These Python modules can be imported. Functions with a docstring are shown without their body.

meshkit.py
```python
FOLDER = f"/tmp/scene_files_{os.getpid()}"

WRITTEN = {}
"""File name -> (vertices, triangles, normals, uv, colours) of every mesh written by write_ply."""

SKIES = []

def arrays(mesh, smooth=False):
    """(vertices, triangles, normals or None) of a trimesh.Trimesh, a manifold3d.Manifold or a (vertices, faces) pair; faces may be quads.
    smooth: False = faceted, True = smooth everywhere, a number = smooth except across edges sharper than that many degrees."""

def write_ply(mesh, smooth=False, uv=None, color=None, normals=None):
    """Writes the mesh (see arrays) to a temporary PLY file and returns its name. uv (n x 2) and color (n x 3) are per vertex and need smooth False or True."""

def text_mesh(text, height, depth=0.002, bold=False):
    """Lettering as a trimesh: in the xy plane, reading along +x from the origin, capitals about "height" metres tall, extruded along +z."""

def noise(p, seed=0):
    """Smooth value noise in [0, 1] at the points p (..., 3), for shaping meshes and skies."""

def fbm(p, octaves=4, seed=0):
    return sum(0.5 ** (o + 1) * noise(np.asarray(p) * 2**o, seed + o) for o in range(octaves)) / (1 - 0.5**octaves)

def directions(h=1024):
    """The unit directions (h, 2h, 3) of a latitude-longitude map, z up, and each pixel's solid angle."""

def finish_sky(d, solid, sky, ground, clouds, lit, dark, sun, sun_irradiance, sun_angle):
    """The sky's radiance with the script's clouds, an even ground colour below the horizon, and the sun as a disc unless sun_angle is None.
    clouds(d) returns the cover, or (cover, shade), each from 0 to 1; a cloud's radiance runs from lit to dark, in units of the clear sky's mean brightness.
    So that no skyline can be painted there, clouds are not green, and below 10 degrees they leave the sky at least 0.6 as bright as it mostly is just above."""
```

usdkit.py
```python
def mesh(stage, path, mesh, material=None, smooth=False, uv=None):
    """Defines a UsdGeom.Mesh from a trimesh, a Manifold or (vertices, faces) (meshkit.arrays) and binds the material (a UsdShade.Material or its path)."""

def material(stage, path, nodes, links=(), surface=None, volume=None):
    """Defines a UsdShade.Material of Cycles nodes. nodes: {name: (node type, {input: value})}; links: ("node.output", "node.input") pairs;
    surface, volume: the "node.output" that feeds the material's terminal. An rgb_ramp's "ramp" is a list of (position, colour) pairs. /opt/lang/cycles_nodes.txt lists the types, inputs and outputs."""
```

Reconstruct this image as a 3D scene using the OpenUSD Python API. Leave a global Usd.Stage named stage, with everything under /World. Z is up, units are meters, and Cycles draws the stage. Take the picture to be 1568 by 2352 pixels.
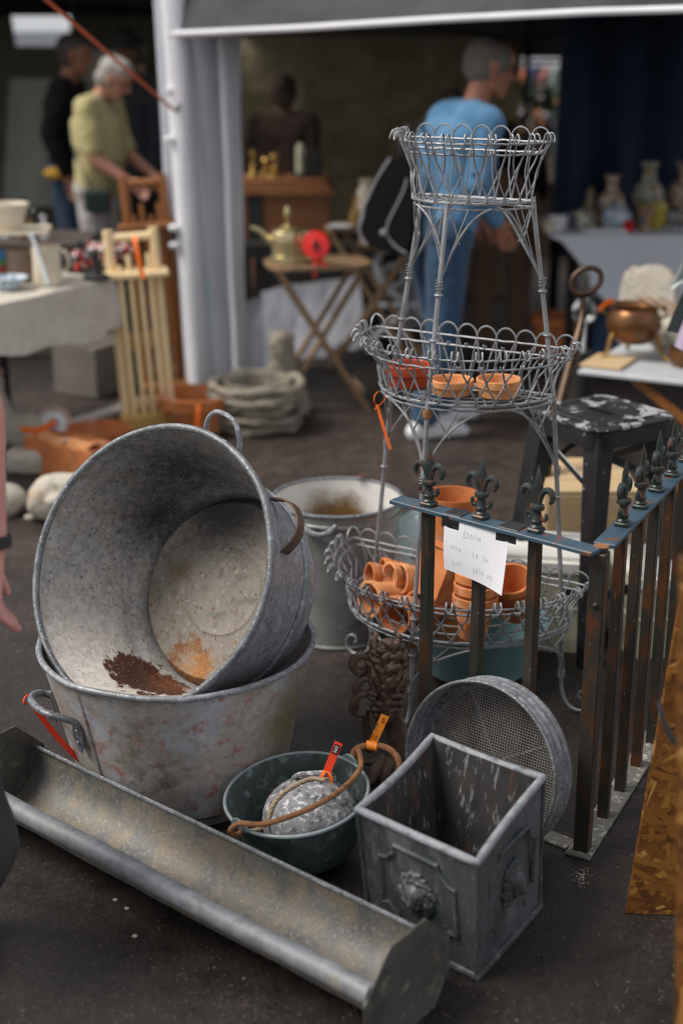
import math, random
import numpy as np, trimesh, manifold3d as m3, usdkit, meshkit
from pxr import Usd, UsdGeom, UsdLux, UsdShade, Gf, Sdf

stage = Usd.Stage.CreateInMemory()
UsdGeom.SetStageUpAxis(stage, 'Z'); UsdGeom.SetStageMetersPerUnit(stage, 1.0)
UsdGeom.Xform.Define(stage, '/World'); UsdGeom.Scope.Define(stage, '/World/Looks')
RNG = np.random.default_rng(7)

# ---------------------------------------------------------------- camera, sky, sun
TH = math.radians(18.4); EYE = 1.73; FPX = 3267.0
cam = UsdGeom.Camera.Define(stage, '/World/camera')
cam.CreateHorizontalApertureAttr(24.0); cam.CreateVerticalApertureAttr(36.0); cam.CreateFocalLengthAttr(50.0)
cam.CreateFStopAttr(1.55); cam.CreateFocusDistanceAttr(3.3); cam.CreateClippingRangeAttr(Gf.Vec2f(0.05, 2000))
cam.CreateExposureAttr(1.38)
cx = UsdGeom.Xformable(cam.GetPrim())
cx.AddTranslateOp().Set(Gf.Vec3d(0, 0, EYE)); cx.AddRotateXOp().Set(90 - math.degrees(TH))

SUN_EL, SUN_ROT = math.radians(52), math.radians(-100)
sun = UsdLux.DistantLight.Define(stage, '/World/sun')
sun.CreateIntensityAttr(0.40); sun.CreateAngleAttr(28.0); sun.CreateNormalizeAttr(True); sun.CreateColorAttr(Gf.Vec3f(1.0, 0.95, 0.88))
sx = UsdGeom.Xformable(sun.GetPrim())
sx.AddRotateZOp().Set(-math.degrees(SUN_ROT)); sx.AddRotateXOp().Set(-(90 - math.degrees(SUN_EL)))
dome = UsdLux.DomeLight.Define(stage, '/World/sky')
dome.GetPrim().SetCustomDataByKey('kind', 'structure')
skym = usdkit.material(stage, '/World/Looks/sky', {
    'sky': ('sky_texture', {'sky_type': 'single_scattering', 'sun_disc': False, 'sun_elevation': SUN_EL, 'sun_rotation': SUN_ROT, 'aerosol_density': 2.0}),
    'tc': ('texture_coordinate', {}),
    'n': ('noise_texture', {'scale': 2.2, 'detail': 6.0, 'roughness': 0.55}),
    'cl': ('rgb_ramp', {'ramp': [(0.25, (3.4, 3.45, 3.65)), (0.75, (5.6, 5.5, 5.5))]}),
    'mx': ('mix', {'fac': 0.86}),
    'bg': ('background_shader', {'strength': 0.062})},
    [('tc.generated', 'n.vector'), ('n.fac', 'cl.fac'), ('sky.color', 'mx.color1'), ('cl.color', 'mx.color2'), ('mx.color', 'bg.color')], surface='bg.background')
UsdShade.MaterialBindingAPI.Apply(dome.GetPrim()).Bind(skym)

# ---------------------------------------------------------------- helpers
_F = np.array([0, math.cos(TH), -math.sin(TH)]); _U = np.array([0, math.sin(TH), math.cos(TH)]); _R = np.array([1.0, 0, 0]); _C = np.array([0, 0, EYE])
def _ray(px, py): return _R * (px - 784) / FPX + _U * (1176 - py) / FPX + _F
def G(px, py, z=0.0):
    d = _ray(px, py); return _C + d * ((z - EYE) / d[2])
def Y(px, py, y):
    d = _ray(px, py); return _C + d * (y / d[1])
V = lambda *a: np.array(a, float)
def unit(v): v = np.asarray(v, float); return v / np.linalg.norm(v)

names, origin = {}, {}
def _free(parent, name):
    k = (str(parent), name); n = names.get(k, 0); names[k] = n + 1
    return name if n == 0 else f'{name}_{n:03d}'
def _data(p, label, cat, group, kind):
    for k, v in (('label', label), ('category', cat), ('group', group), ('kind', kind)):
        if v: p.SetCustomDataByKey(k, v)
def thing(name, label, cat, loc=(0, 0, 0), group=None, kind=None):
    path = '/World/' + _free('/World', name)
    x = UsdGeom.Xform.Define(stage, path); x.AddTranslateOp().Set(Gf.Vec3d(*map(float, loc)))
    x.AddRotateZOp().Set(0.0)
    _data(x.GetPrim(), label, cat, group, kind); origin[path] = np.asarray(loc, float)
    return path
def _tri(m):
    if isinstance(m, (list, tuple)) and len(m) and not isinstance(m[0], np.ndarray): m = trimesh.util.concatenate([_tri(x) for x in m])
    if hasattr(m, 'to_mesh'):
        q = m.to_mesh(); m = trimesh.Trimesh(np.array(q.vert_properties[:, :3]), np.array(q.tri_verts), process=False)
    return m
def obj(name, mesh, mat, parent=None, smooth=35, label=None, cat=None, group=None, kind=None):
    m = _tri(mesh).copy(); par = parent or '/World'
    o = origin.get(par, np.zeros(3)); m.apply_translation(-o)
    path = f'{par}/{_free(par, name)}'
    origin[path] = o
    pm = usdkit.mesh(stage, path, m, mat, smooth=smooth)
    _data(pm.GetPrim(), label, cat, group, kind)
    return path
def single(name, mesh, mat, label, cat, group=None, kind=None, smooth=35):
    return obj(name, mesh, mat, None, smooth, label, cat, group, kind)
def dup(src, loc, rz=0.0, label=None, cat=None, group=None):
    base = src.rsplit('/', 1)[1]
    while base[-1].isdigit(): base = base[:-1]
    path = '/World/' + _free('/World', base.rstrip('_'))
    sp = stage.GetPrimAtPath(src)
    x = UsdGeom.Xform.Define(stage, path); x.GetPrim().GetReferences().AddInternalReference(src)
    x.GetPrim().SetInstanceable(True)
    UsdGeom.Xformable(x).ClearXformOpOrder()
    x.AddTranslateOp(opSuffix='at').Set(Gf.Vec3d(*map(float, loc))); x.AddRotateZOp(opSuffix='at').Set(math.degrees(rz))
    was = sp.GetCustomData()
    _data(x.GetPrim(), label or was.get('label'), cat or was.get('category'), group or was.get('group'), None)
    return path

def cat(*ms): return trimesh.util.concatenate([_tri(m) for m in ms])
def rot(a, ang): return trimesh.transformations.rotation_matrix(ang, a)[:3, :3]
def frame(m, o=(0, 0, 0), x=None, y=None, z=None):
    """mesh from local axes to world ones; two axes given, the third follows"""
    m = _tri(m).copy()
    if x is None and y is None and z is None:
        m.apply_translation(o); return m
    if x is not None: x = unit(x)
    if z is not None:
        z = unit(z)
        if x is None: x = unit(np.cross([0, 1, 0] if abs(z[1]) < .9 else [1, 0, 0], z))
        x = unit(x - z * np.dot(x, z)); y = np.cross(z, x)
    elif y is not None:
        y = unit(y - x * np.dot(x, y)); z = np.cross(x, y)
    else:
        z = V(0, 0, 1); x = unit(V(x[0], x[1], 0)); y = np.cross(z, x)
    T = np.eye(4); T[:3, 0], T[:3, 1], T[:3, 2], T[:3, 3] = x, y, z, o
    m.apply_transform(T); return m
def box(sx, sy, sz, c=(0, 0, 0)):
    m = trimesh.creation.box((sx, sy, sz)); m.apply_translation(c); return m
def rbox(sx, sy, sz, b=0.004, c=(0, 0, 0)):
    b = min(b, sx * .45, sy * .45, sz * .45); h = V(sx, sy, sz) / 2; p = []
    for s in np.ndindex(2, 2, 2):
        s = V(*s) * 2 - 1
        for k in range(3):
            q = h - b; q[k] = h[k]; p.append(q * s)
    m = trimesh.convex.convex_hull(np.array(p)); m.apply_translation(c); return m
def beam(a, b, w, t, up=(0, 0, 1), bev=0.003):
    a, b = V(*a), V(*b); x = unit(b - a); u = V(*up)
    if abs(np.dot(x, u)) > .98: u = V(1, 0, 0)
    z = unit(u - x * np.dot(u, x))
    return frame(rbox(np.linalg.norm(b - a), w, t, bev), (a + b) / 2, x=x, y=np.cross(z, x))
def tube(path, r, n=8, closed=False, cap=True):
    p = np.asarray(path, float); N = len(p); r = np.broadcast_to(r, (N,))
    if closed: t = np.roll(p, -1, 0) - np.roll(p, 1, 0)
    else: t = np.gradient(p, axis=0)
    t /= np.linalg.norm(t, axis=1, keepdims=True) + 1e-12
    a = np.cross(t[0], [0, 0, 1] if abs(t[0][2]) < .9 else [1, 0, 0]); A = []
    for i in range(N):
        a = a - t[i] * np.dot(a, t[i]); a = a / (np.linalg.norm(a) + 1e-12); A.append(a)
    A = np.array(A)
    if closed:
        b0 = A[-1] - t[0] * np.dot(A[-1], t[0]); ang = math.atan2(np.dot(np.cross(b0, A[0]), t[0]), np.dot(b0, A[0]))
        k = np.linspace(0, ang, N); A = A * np.cos(k)[:, None] + np.cross(t, A) * np.sin(k)[:, None]
    B = np.cross(t, A); an = np.arange(n) * 2 * np.pi / n
    v = p[:, None] + r[:, None, None] * (np.cos(an)[None, :, None] * A[:, None] + np.sin(an)[None, :, None] * B[:, None])
    v = v.reshape(-1, 3); M_ = N if closed else N - 1
    i, j = np.meshgrid(np.arange(M_), np.arange(n), indexing='ij'); i2, j2 = (i + 1) % N, (j + 1) % n
    q = np.stack([i * n + j, i * n + j2, i2 * n + j2, i2 * n + j], -1).reshape(-1, 4)
    f = np.vstack([q[:, [0, 1, 2]], q[:, [0, 2, 3]]])
    if cap and not closed:
        v = np.vstack([v, p[0], p[-1]]); a_, b_ = len(v) - 2, len(v) - 1; k = np.arange(n)
        f = np.vstack([f, np.stack([np.full(n, a_), (k + 1) % n, k], 1), np.stack([np.full(n, b_), (N - 1) * n + k, (N - 1) * n + (k + 1) % n], 1)])
    return trimesh.Trimesh(v, f, process=False)
def lathe(prof, n=48, closed=False, wob=None):
    """profile of (r, z), revolved about z; closed joins its ends"""
    p = np.asarray(prof, float); N = len(p); an = np.arange(n) * 2 * np.pi / n
    v = np.stack([p[:, 0][:, None] * np.cos(an), p[:, 0][:, None] * np.sin(an), np.broadcast_to(p[:, 1][:, None], (N, n))], -1).reshape(-1, 3)
    M_ = N if closed else N - 1
    i, j = np.meshgrid(np.arange(M_), np.arange(n), indexing='ij'); i2, j2 = (i + 1) % N, (j + 1) % n
    q = np.stack([i * n + j, i * n + j2, i2 * n + j2, i2 * n + j], -1).reshape(-1, 4)
    m = trimesh.Trimesh(v, np.vstack([q[:, [0, 1, 2]], q[:, [0, 2, 3]]]), process=False)
    m.update_faces(m.area_faces > 1e-12)
    if wob: m.vertices = m.vertices + wob(m.vertices)
    return m
def torus(R, r, n=40, k=8, a0=0, a1=2 * math.pi):
    full = abs(a1 - a0) > 6.28; t = np.linspace(a0, a1, n, endpoint=not full)
    return tube(np.stack([R * np.cos(t), R * np.sin(t), 0 * t], 1), r, k, closed=full)
def prism(poly, h, z0=0.0):
    from shapely.geometry import Polygon
    m = trimesh.creation.extrude_polygon(Polygon(poly), h, engine='earcut'); m.apply_translation((0, 0, z0)); return m
def ball(c, r, n=2, s=(1, 1, 1)):
    m = trimesh.creation.icosphere(n, 1.0); m.apply_scale(np.asarray(s) * r); m.apply_translation(c); return m
def spline(pts, n=40):
    from scipy.interpolate import CubicSpline
    p = np.asarray(pts, float); d = np.r_[0, np.cumsum(np.linalg.norm(np.diff(p, axis=0), axis=1) ** .6)]
    return CubicSpline(d, p)(np.linspace(0, d[-1], n))
def grid(fn, nu, nv, thick=0.0):
    """cloth: fn(u, v) arrays -> (.., 3)"""
    u, v = np.meshgrid(np.linspace(0, 1, nu), np.linspace(0, 1, nv), indexing='ij')
    p = fn(u, v).reshape(-1, 3); i, j = np.meshgrid(np.arange(nu - 1), np.arange(nv - 1), indexing='ij')
    q = np.stack([i * nv + j, (i + 1) * nv + j, (i + 1) * nv + j + 1, i * nv + j + 1], -1).reshape(-1, 4)
    f = np.vstack([q[:, [0, 1, 2]], q[:, [0, 2, 3]]]); m = trimesh.Trimesh(p, f, process=False)
    if thick:
        n = np.array(m.vertex_normals); b = trimesh.Trimesh(p - n * thick, f[:, ::-1], process=False)
        e = np.r_[np.arange(nv), np.arange(nv * 2 - 1, nu * nv, nv), np.arange(nu * nv - 2, (nu - 1) * nv - 1, -1), np.arange((nu - 2) * nv, 0, -nv)]
        e2 = np.roll(e, -1); N = len(p)
        m = trimesh.Trimesh(np.vstack([m.vertices, b.vertices]), np.vstack([f, b.faces + N, np.stack([e, e2 + N, e2], 1), np.stack([e, e + N, e2 + N], 1)]), process=False)
    return m
def lumpy(m, amp, sc, seed=0, oct=3):
    m = _tri(m).copy(); n = np.array(m.vertex_normals)
    m.vertices = m.vertices + n * ((meshkit.fbm(m.vertices * sc + seed * 7.3, oct, seed) - .5) * 2 * amp)[:, None]; return m
def dent(m, amp, sc, seed=0):
    m = _tri(m).copy(); p = m.vertices * sc; m.vertices = m.vertices + (np.stack([meshkit.fbm(p + k * 17.3, 2, seed + k) for k in range(3)], 1) - .5) * 2 * amp; return m
def chain(*segs, res=0.012, it=12):
    """union of hulls of spheres; a segment is a list of (point, radius)"""
    ms = []
    for s in segs:
        pts = []
        for c, r in s:
            q = trimesh.creation.icosphere(2, float(r)).vertices + np.asarray(c, float); pts.append(q)
        ms.append(m3.Manifold.hull_points(np.vstack(pts)))
    u = m3.Manifold.batch_boolean(ms, m3.OpType.Add).refine_to_length(res)
    m = _tri(u); m.merge_vertices()
    if it: trimesh.smoothing.filter_taubin(m, lamb=.5, nu=.53, iterations=it)
    return m

# ---------------------------------------------------------------- materials
def mat(name, c1, c2=None, sc=12, det=6, rough=.6, metal=0., patch=(), spots=(), masks=(), bump=None, bump2=None, stretch=(1, 1, 1), rnd=0., spec=.5, sheen=0., loc=(0, 0, 0), trans=0., rough_var=.12, nrough=.6, over=(), cell=None):
    """c1..c2 over a noise; patch: (colour, scale, lo, hi) over thresholded noise; spots: (colour, scale, radius) over a voronoi; masks: (colour, centre, r0, r1, wobble, scale) about a point"""
    c2 = c2 or c1
    nd = {'geo': ('geometry', {}), 'map': ('mapping', {'scale': stretch, 'location': loc}), 'n0': ('noise_texture', {'scale': float(sc), 'detail': float(det), 'roughness': float(nrough)}),
          'r0': ('map_range', {'from_min': .3, 'from_max': .7, 'clamp': True}), 'm0': ('mix', {'color1': c1, 'color2': c2}),
          'p': ('principled_bsdf', {'roughness': rough, 'metallic': metal, 'specular_ior_level': spec})}
    ln = [('geo.position', 'map.vector'), ('map.vector', 'n0.vector'), ('n0.fac', 'r0.value'), ('r0.result', 'm0.fac')]
    last = 'm0.color'
    for i, (c, s, lo, hi) in enumerate(patch):
        nd[f'pm{i}'] = ('mapping', {'scale': stretch, 'location': (3.1 + i * 5.7, 1.7 * i, 9.2 + i)}); nd[f'pn{i}'] = ('noise_texture', {'scale': float(s), 'detail': 7.0, 'roughness': .62})
        nd[f'pr{i}'] = ('map_range', {'from_min': lo, 'from_max': hi, 'clamp': True}); nd[f'px{i}'] = ('mix', {'color2': c})
        ln += [('geo.position', f'pm{i}.vector'), (f'pm{i}.vector', f'pn{i}.vector'), (f'pn{i}.fac', f'pr{i}.value'), (f'pr{i}.result', f'px{i}.fac'), (last, f'px{i}.color1')]; last = f'px{i}.color'
    for i, (c, s, rad) in enumerate(spots):
        nd[f'sv{i}'] = ('voronoi_texture', {'scale': float(s), 'randomness': 1.0}); nd[f'sr{i}'] = ('map_range', {'from_min': rad, 'from_max': rad * .7, 'clamp': True}); nd[f'sx{i}'] = ('mix', {'color2': c})
        ln += [('map.vector', f'sv{i}.vector'), (f'sv{i}.distance', f'sr{i}.value'), (f'sr{i}.result', f'sx{i}.fac'), (last, f'sx{i}.color1')]; last = f'sx{i}.color'
    for i, (c, ctr, r0, r1, wob, s) in enumerate(masks):
        nd[f'kn{i}'] = ('noise_texture', {'scale': float(s), 'detail': 8.0, 'roughness': .68}); nd[f'kd{i}'] = ('vector_math', {'math_type': 'distance', 'vector2': tuple(map(float, ctr))})
        nd[f'ka{i}'] = ('math', {'math_type': 'multiply_add', 'value2': float(wob)}); nd[f'kr{i}'] = ('map_range', {'from_min': float(r1) + wob * .5, 'from_max': float(r0) + wob * .5, 'clamp': True}); nd[f'kx{i}'] = ('mix', {'color2': c})
        ln += [('geo.position', f'kn{i}.vector'), ('geo.position', f'kd{i}.vector1'), (f'kn{i}.fac', f'ka{i}.value1'), (f'kd{i}.value', f'ka{i}.value3'), (f'ka{i}.value', f'kr{i}.value'), (f'kr{i}.result', f'kx{i}.fac'), (last, f'kx{i}.color1')]; last = f'kx{i}.color'
    for i, (c, s, lo, hi) in enumerate(over):
        nd[f'on{i}'] = ('noise_texture', {'scale': float(s), 'detail': 6.0, 'roughness': .65}); nd[f'or{i}'] = ('map_range', {'from_min': lo, 'from_max': hi, 'clamp': True}); nd[f'ox{i}'] = ('mix', {'color2': c})
        ln += [('geo.position', f'on{i}.vector'), (f'on{i}.fac', f'or{i}.value'), (f'or{i}.result', f'ox{i}.fac'), (last, f'ox{i}.color1')]; last = f'ox{i}.color'
    if cell:      # crystal spangle
        nd['cv'] = ('voronoi_texture', {'scale': float(cell[0])}); nd['cs'] = ('separate_color', {}); nd['cr'] = ('map_range', {'to_min': 1 - cell[1], 'to_max': 1 + cell[1]}); nd['ch'] = ('hsv', {})
        ln += [('map.vector', 'cv.vector'), ('cv.color', 'cs.color'), ('cs.g', 'cr.value'), ('cr.result', 'ch.value'), (last, 'ch.color')]; last = 'ch.color'
    if rnd:
        nd['oi'] = ('object_info', {}); nd['or'] = ('map_range', {'to_min': 1 - rnd, 'to_max': 1 + rnd}); nd['hv'] = ('hsv', {})
        ln += [('oi.random', 'or.value'), ('or.result', 'hv.value'), (last, 'hv.color')]; last = 'hv.color'
    ln.append((last, 'p.base_color'))
    nd['rr'] = ('map_range', {'to_min': max(rough - rough_var, .03), 'to_max': min(rough + rough_var, 1.)}); ln += [('n0.fac', 'rr.value'), ('rr.result', 'p.roughness')]
    if bump:
        nd['bn'] = ('noise_texture', {'scale': float(bump[0]), 'detail': 5.0, 'roughness': .6}); nd['b'] = ('bump', {'strength': float(bump[1]), 'distance': float(bump[2]) if len(bump) > 2 else .003})
        ln += [('map.vector', 'bn.vector'), ('bn.fac', 'b.height'), ('b.normal', 'p.normal')]
        if bump2:
            nd['bn2'] = ('noise_texture', {'scale': float(bump2[0]), 'detail': 3.0}); nd['b2'] = ('bump', {'strength': float(bump2[1]), 'distance': float(bump2[2])})
            ln += [('geo.position', 'bn2.vector'), ('bn2.fac', 'b2.height'), ('b2.normal', 'b.normal')]
    if sheen: nd['p'][1]['sheen_weight'] = sheen
    surf = 'p.BSDF'
    if trans:
        nd['tl'] = ('translucent_bsdf', {}); nd['mc'] = ('mix_closure', {'fac': trans}); ln += [(last, 'tl.color'), ('p.BSDF', 'mc.closure1'), ('tl.BSDF', 'mc.closure2')]; surf = 'mc.closure'
    return usdkit.material(stage, '/World/Looks/' + name, nd, ln, surface=surf)
# ---------------------------------------------------------------- materials used
UC = V(-.443, 3.045, .587)                       # centre of the leaning tub's mouth
_th, _ph = -.58, .502
UN = V(math.cos(_ph) * math.sin(_th), -math.cos(_ph) * math.cos(_th), math.sin(_ph)); UF = V(math.cos(_th), math.sin(_th), 0); UE = np.cross(UF, UN)
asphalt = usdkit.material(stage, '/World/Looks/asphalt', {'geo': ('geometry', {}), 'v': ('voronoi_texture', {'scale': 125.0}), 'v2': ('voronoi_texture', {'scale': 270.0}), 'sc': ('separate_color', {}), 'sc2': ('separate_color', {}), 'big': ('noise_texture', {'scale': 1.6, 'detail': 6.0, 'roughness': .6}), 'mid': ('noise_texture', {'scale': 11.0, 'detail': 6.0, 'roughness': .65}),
    'r': ('rgb_ramp', {'ramp': [(0, (.010, .0062, .0047)), (.4, (.0200, .0130, .0100)), (.72, (.033, .0220, .0172)), (.93, (.054, .0385, .031)), (1, (.13, .105, .09))]}), 'mx': ('mix', {'fac': .45}), 'br': ('map_range', {'from_min': .32, 'from_max': .68, 'to_min': .34, 'to_max': .80}), 'mr': ('map_range', {'from_min': .3, 'from_max': .7, 'to_min': .62, 'to_max': 1.35}), 'mm': ('math', {'math_type': 'multiply'}), 'sp': ('separate_xyz', {}), 'wn': ('noise_texture', {'scale': .9, 'detail': 5.0, 'roughness': .6}), 'wa': ('math', {'math_type': 'multiply_add', 'value2': 1.6}), 'w1': ('map_range', {'from_min': 4.3, 'from_max': 5.5, 'clamp': True}), 'w2': ('map_range', {'from_min': 8.3, 'from_max': 7.4, 'clamp': True}), 'w3': ('math', {'math_type': 'multiply'}), 'w4': ('map_range', {'to_min': 1.0, 'to_max': 2.5}), 'm5': ('math', {'math_type': 'multiply'}), 'hv': ('hsv', {}),  # paler band across the mid-ground: the open aisle's brighter light put into the colour
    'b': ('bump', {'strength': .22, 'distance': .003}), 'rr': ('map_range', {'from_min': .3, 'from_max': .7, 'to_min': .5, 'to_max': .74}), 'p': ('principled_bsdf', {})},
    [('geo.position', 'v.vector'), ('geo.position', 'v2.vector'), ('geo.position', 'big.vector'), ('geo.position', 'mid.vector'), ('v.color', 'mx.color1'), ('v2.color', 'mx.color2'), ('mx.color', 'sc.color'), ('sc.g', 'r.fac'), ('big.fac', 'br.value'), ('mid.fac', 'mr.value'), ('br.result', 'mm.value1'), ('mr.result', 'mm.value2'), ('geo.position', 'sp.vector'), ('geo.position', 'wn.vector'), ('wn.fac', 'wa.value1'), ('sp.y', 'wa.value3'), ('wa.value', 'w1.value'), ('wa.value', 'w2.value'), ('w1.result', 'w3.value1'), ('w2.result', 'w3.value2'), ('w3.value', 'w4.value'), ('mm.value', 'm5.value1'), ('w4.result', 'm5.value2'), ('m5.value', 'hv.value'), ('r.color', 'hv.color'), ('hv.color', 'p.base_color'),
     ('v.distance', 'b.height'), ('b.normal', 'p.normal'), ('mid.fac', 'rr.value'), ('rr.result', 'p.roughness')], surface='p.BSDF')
galv = mat('galvanised', (.09, .094, .102), (.20, .21, .225), sc=26, patch=[((.36, .375, .40), 120, .55, .68), ((.05, .05, .05), 60, .58, .70)], rough=.5, metal=.35, bump=(160, .18), stretch=(1, 1, 1))
galv_out = mat('galvanised_outer', (.17, .178, .195), (.28, .29, .315), sc=22, patch=[((.42, .43, .46), 150, .53, .66), ((.07, .072, .08), 42, .57, .72), ((.2, .11, .075), 30, .66, .76)], rough=.5, metal=.3, bump=(180, .25), cell=(70, .22))
def tubp(e, f, n): return UC + UE * e + UF * f + UN * n
tub_in = mat('tub_lining', (.32, .318, .316), (.47, .455, .44), sc=9, patch=[((.46, .465, .48), 130, .54, .64), ((.06, .062, .067), 105, .57, .67), ((.36, .31, .26), 14, .50, .68)],
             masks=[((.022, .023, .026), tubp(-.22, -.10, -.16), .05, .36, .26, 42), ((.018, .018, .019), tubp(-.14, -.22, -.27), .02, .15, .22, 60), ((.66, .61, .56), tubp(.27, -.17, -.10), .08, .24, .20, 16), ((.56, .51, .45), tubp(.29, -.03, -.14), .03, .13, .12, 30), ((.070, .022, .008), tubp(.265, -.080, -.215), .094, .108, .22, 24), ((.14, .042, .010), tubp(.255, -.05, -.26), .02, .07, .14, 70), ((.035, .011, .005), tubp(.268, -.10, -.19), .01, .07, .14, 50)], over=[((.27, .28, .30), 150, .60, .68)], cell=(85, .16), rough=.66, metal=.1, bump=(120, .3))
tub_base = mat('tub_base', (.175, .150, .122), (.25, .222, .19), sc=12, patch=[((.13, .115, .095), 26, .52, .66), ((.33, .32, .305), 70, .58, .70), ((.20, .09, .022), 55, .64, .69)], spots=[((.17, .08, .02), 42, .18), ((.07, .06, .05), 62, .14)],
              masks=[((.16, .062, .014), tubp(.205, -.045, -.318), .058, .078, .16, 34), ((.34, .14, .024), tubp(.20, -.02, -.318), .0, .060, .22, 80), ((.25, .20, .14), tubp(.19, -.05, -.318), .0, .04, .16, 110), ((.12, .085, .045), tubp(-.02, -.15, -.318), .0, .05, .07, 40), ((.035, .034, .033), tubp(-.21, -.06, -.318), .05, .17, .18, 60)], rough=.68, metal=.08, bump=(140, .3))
tub_low = mat('tub_patina', (.28, .245, .21), (.37, .345, .32), sc=7, patch=[((.36, .37, .40), 9, .5, .62), ((.32, .155, .13), 26, .54, .66), ((.13, .10, .065), 11, .56, .72), ((.45, .45, .47), 90, .6, .7)], masks=[((.17, .14, .08), (-.10, 2.98, .22), .05, .16, .12, 20)], rough=.62, metal=.12, bump=(90, .3), cell=(60, .12))
trough_m = mat('trough_zinc', (.072, .074, .070), (.14, .142, .138), sc=14, patch=[((.17, .142, .105), 16, .42, .60), ((.26, .225, .18), 120, .54, .72), ((.075, .082, .088), 90, .56, .74)], rough=.55, metal=.25, bump=(110, .3))
trough_roll = mat('trough_roll', (.12, .128, .138), (.21, .22, .235), sc=40, patch=[((.11, .11, .11), 26, .58, .75), ((.26, .22, .17), 22, .62, .76)], rough=.58, metal=.25, bump=(120, .12))
trough_end = mat('trough_end', (.045, .043, .037), (.095, .091, .080), sc=7, patch=[((.19, .175, .15), 26, .54, .7), ((.04, .038, .034), 12, .56, .72), ((.13, .075, .04), 20, .64, .74)], rough=.5, metal=.3, bump=(60, .25))
verdi = mat('verdigris', (.035, .052, .049), (.085, .115, .108), sc=10, patch=[((.19, .25, .25), 34, .55, .70), ((.022, .032, .03), 20, .56, .72), ((.19, .11, .05), 16, .66, .76)], rough=.52, metal=.3, bump=(70, .2))
verdi_rim = mat('verdigris_rim', (.22, .28, .29), (.33, .38, .39), sc=30, patch=[((.26, .16, .08), 30, .62, .74)], rough=.45, metal=.4)
rust = mat('rusty_iron', (.17, .068, .026), (.30, .13, .05), sc=40, patch=[((.08, .035, .02), 60, .55, .7)], rough=.8, bump=(160, .4))
dome_m = mat('mottled_aluminium', (.16, .16, .165), (.30, .30, .305), sc=24, patch=[((.58, .58, .59), 75, .52, .60), ((.045, .045, .047), 60, .53, .64)], rough=.62, metal=.12, bump=(110, .35))
rope_m = mat('rope', (.36, .26, .16), (.50, .38, .25), sc=120, rough=.9)
lead = mat('lead_grey', (.044, .050, .053), (.088, .097, .103), sc=9, patch=[((.17, .182, .195), 24, .56, .72), ((.02, .034, .038), 12, .54, .72), ((.25, .255, .265), 150, .60, .70), ((.20, .205, .215), 7, .60, .74)], rough=.5, metal=.3, bump=(70, .22), stretch=(1, 1, .45))
lead_edge = mat('lead_edge', (.19, .20, .22), (.31, .325, .345), sc=40, patch=[((.11, .117, .125), 30, .54, .68), ((.40, .41, .43), 80, .6, .7)], rough=.66, metal=.15, bump=(90, .6))
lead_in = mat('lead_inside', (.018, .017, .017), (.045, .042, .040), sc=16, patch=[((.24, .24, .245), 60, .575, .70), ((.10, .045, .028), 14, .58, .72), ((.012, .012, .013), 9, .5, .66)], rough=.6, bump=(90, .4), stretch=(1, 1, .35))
mesh_m = mat('sieve_wire', (.19, .185, .17), (.27, .265, .25), sc=60, rough=.5, metal=.4)
cast = mat('cast_iron_brown', (.085, .052, .034), (.15, .098, .068), sc=26, patch=[((.21, .17, .14), 50, .6, .74), ((.16, .07, .03), 40, .64, .74)], rough=.5, metal=.35, bump=(120, .3))
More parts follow.
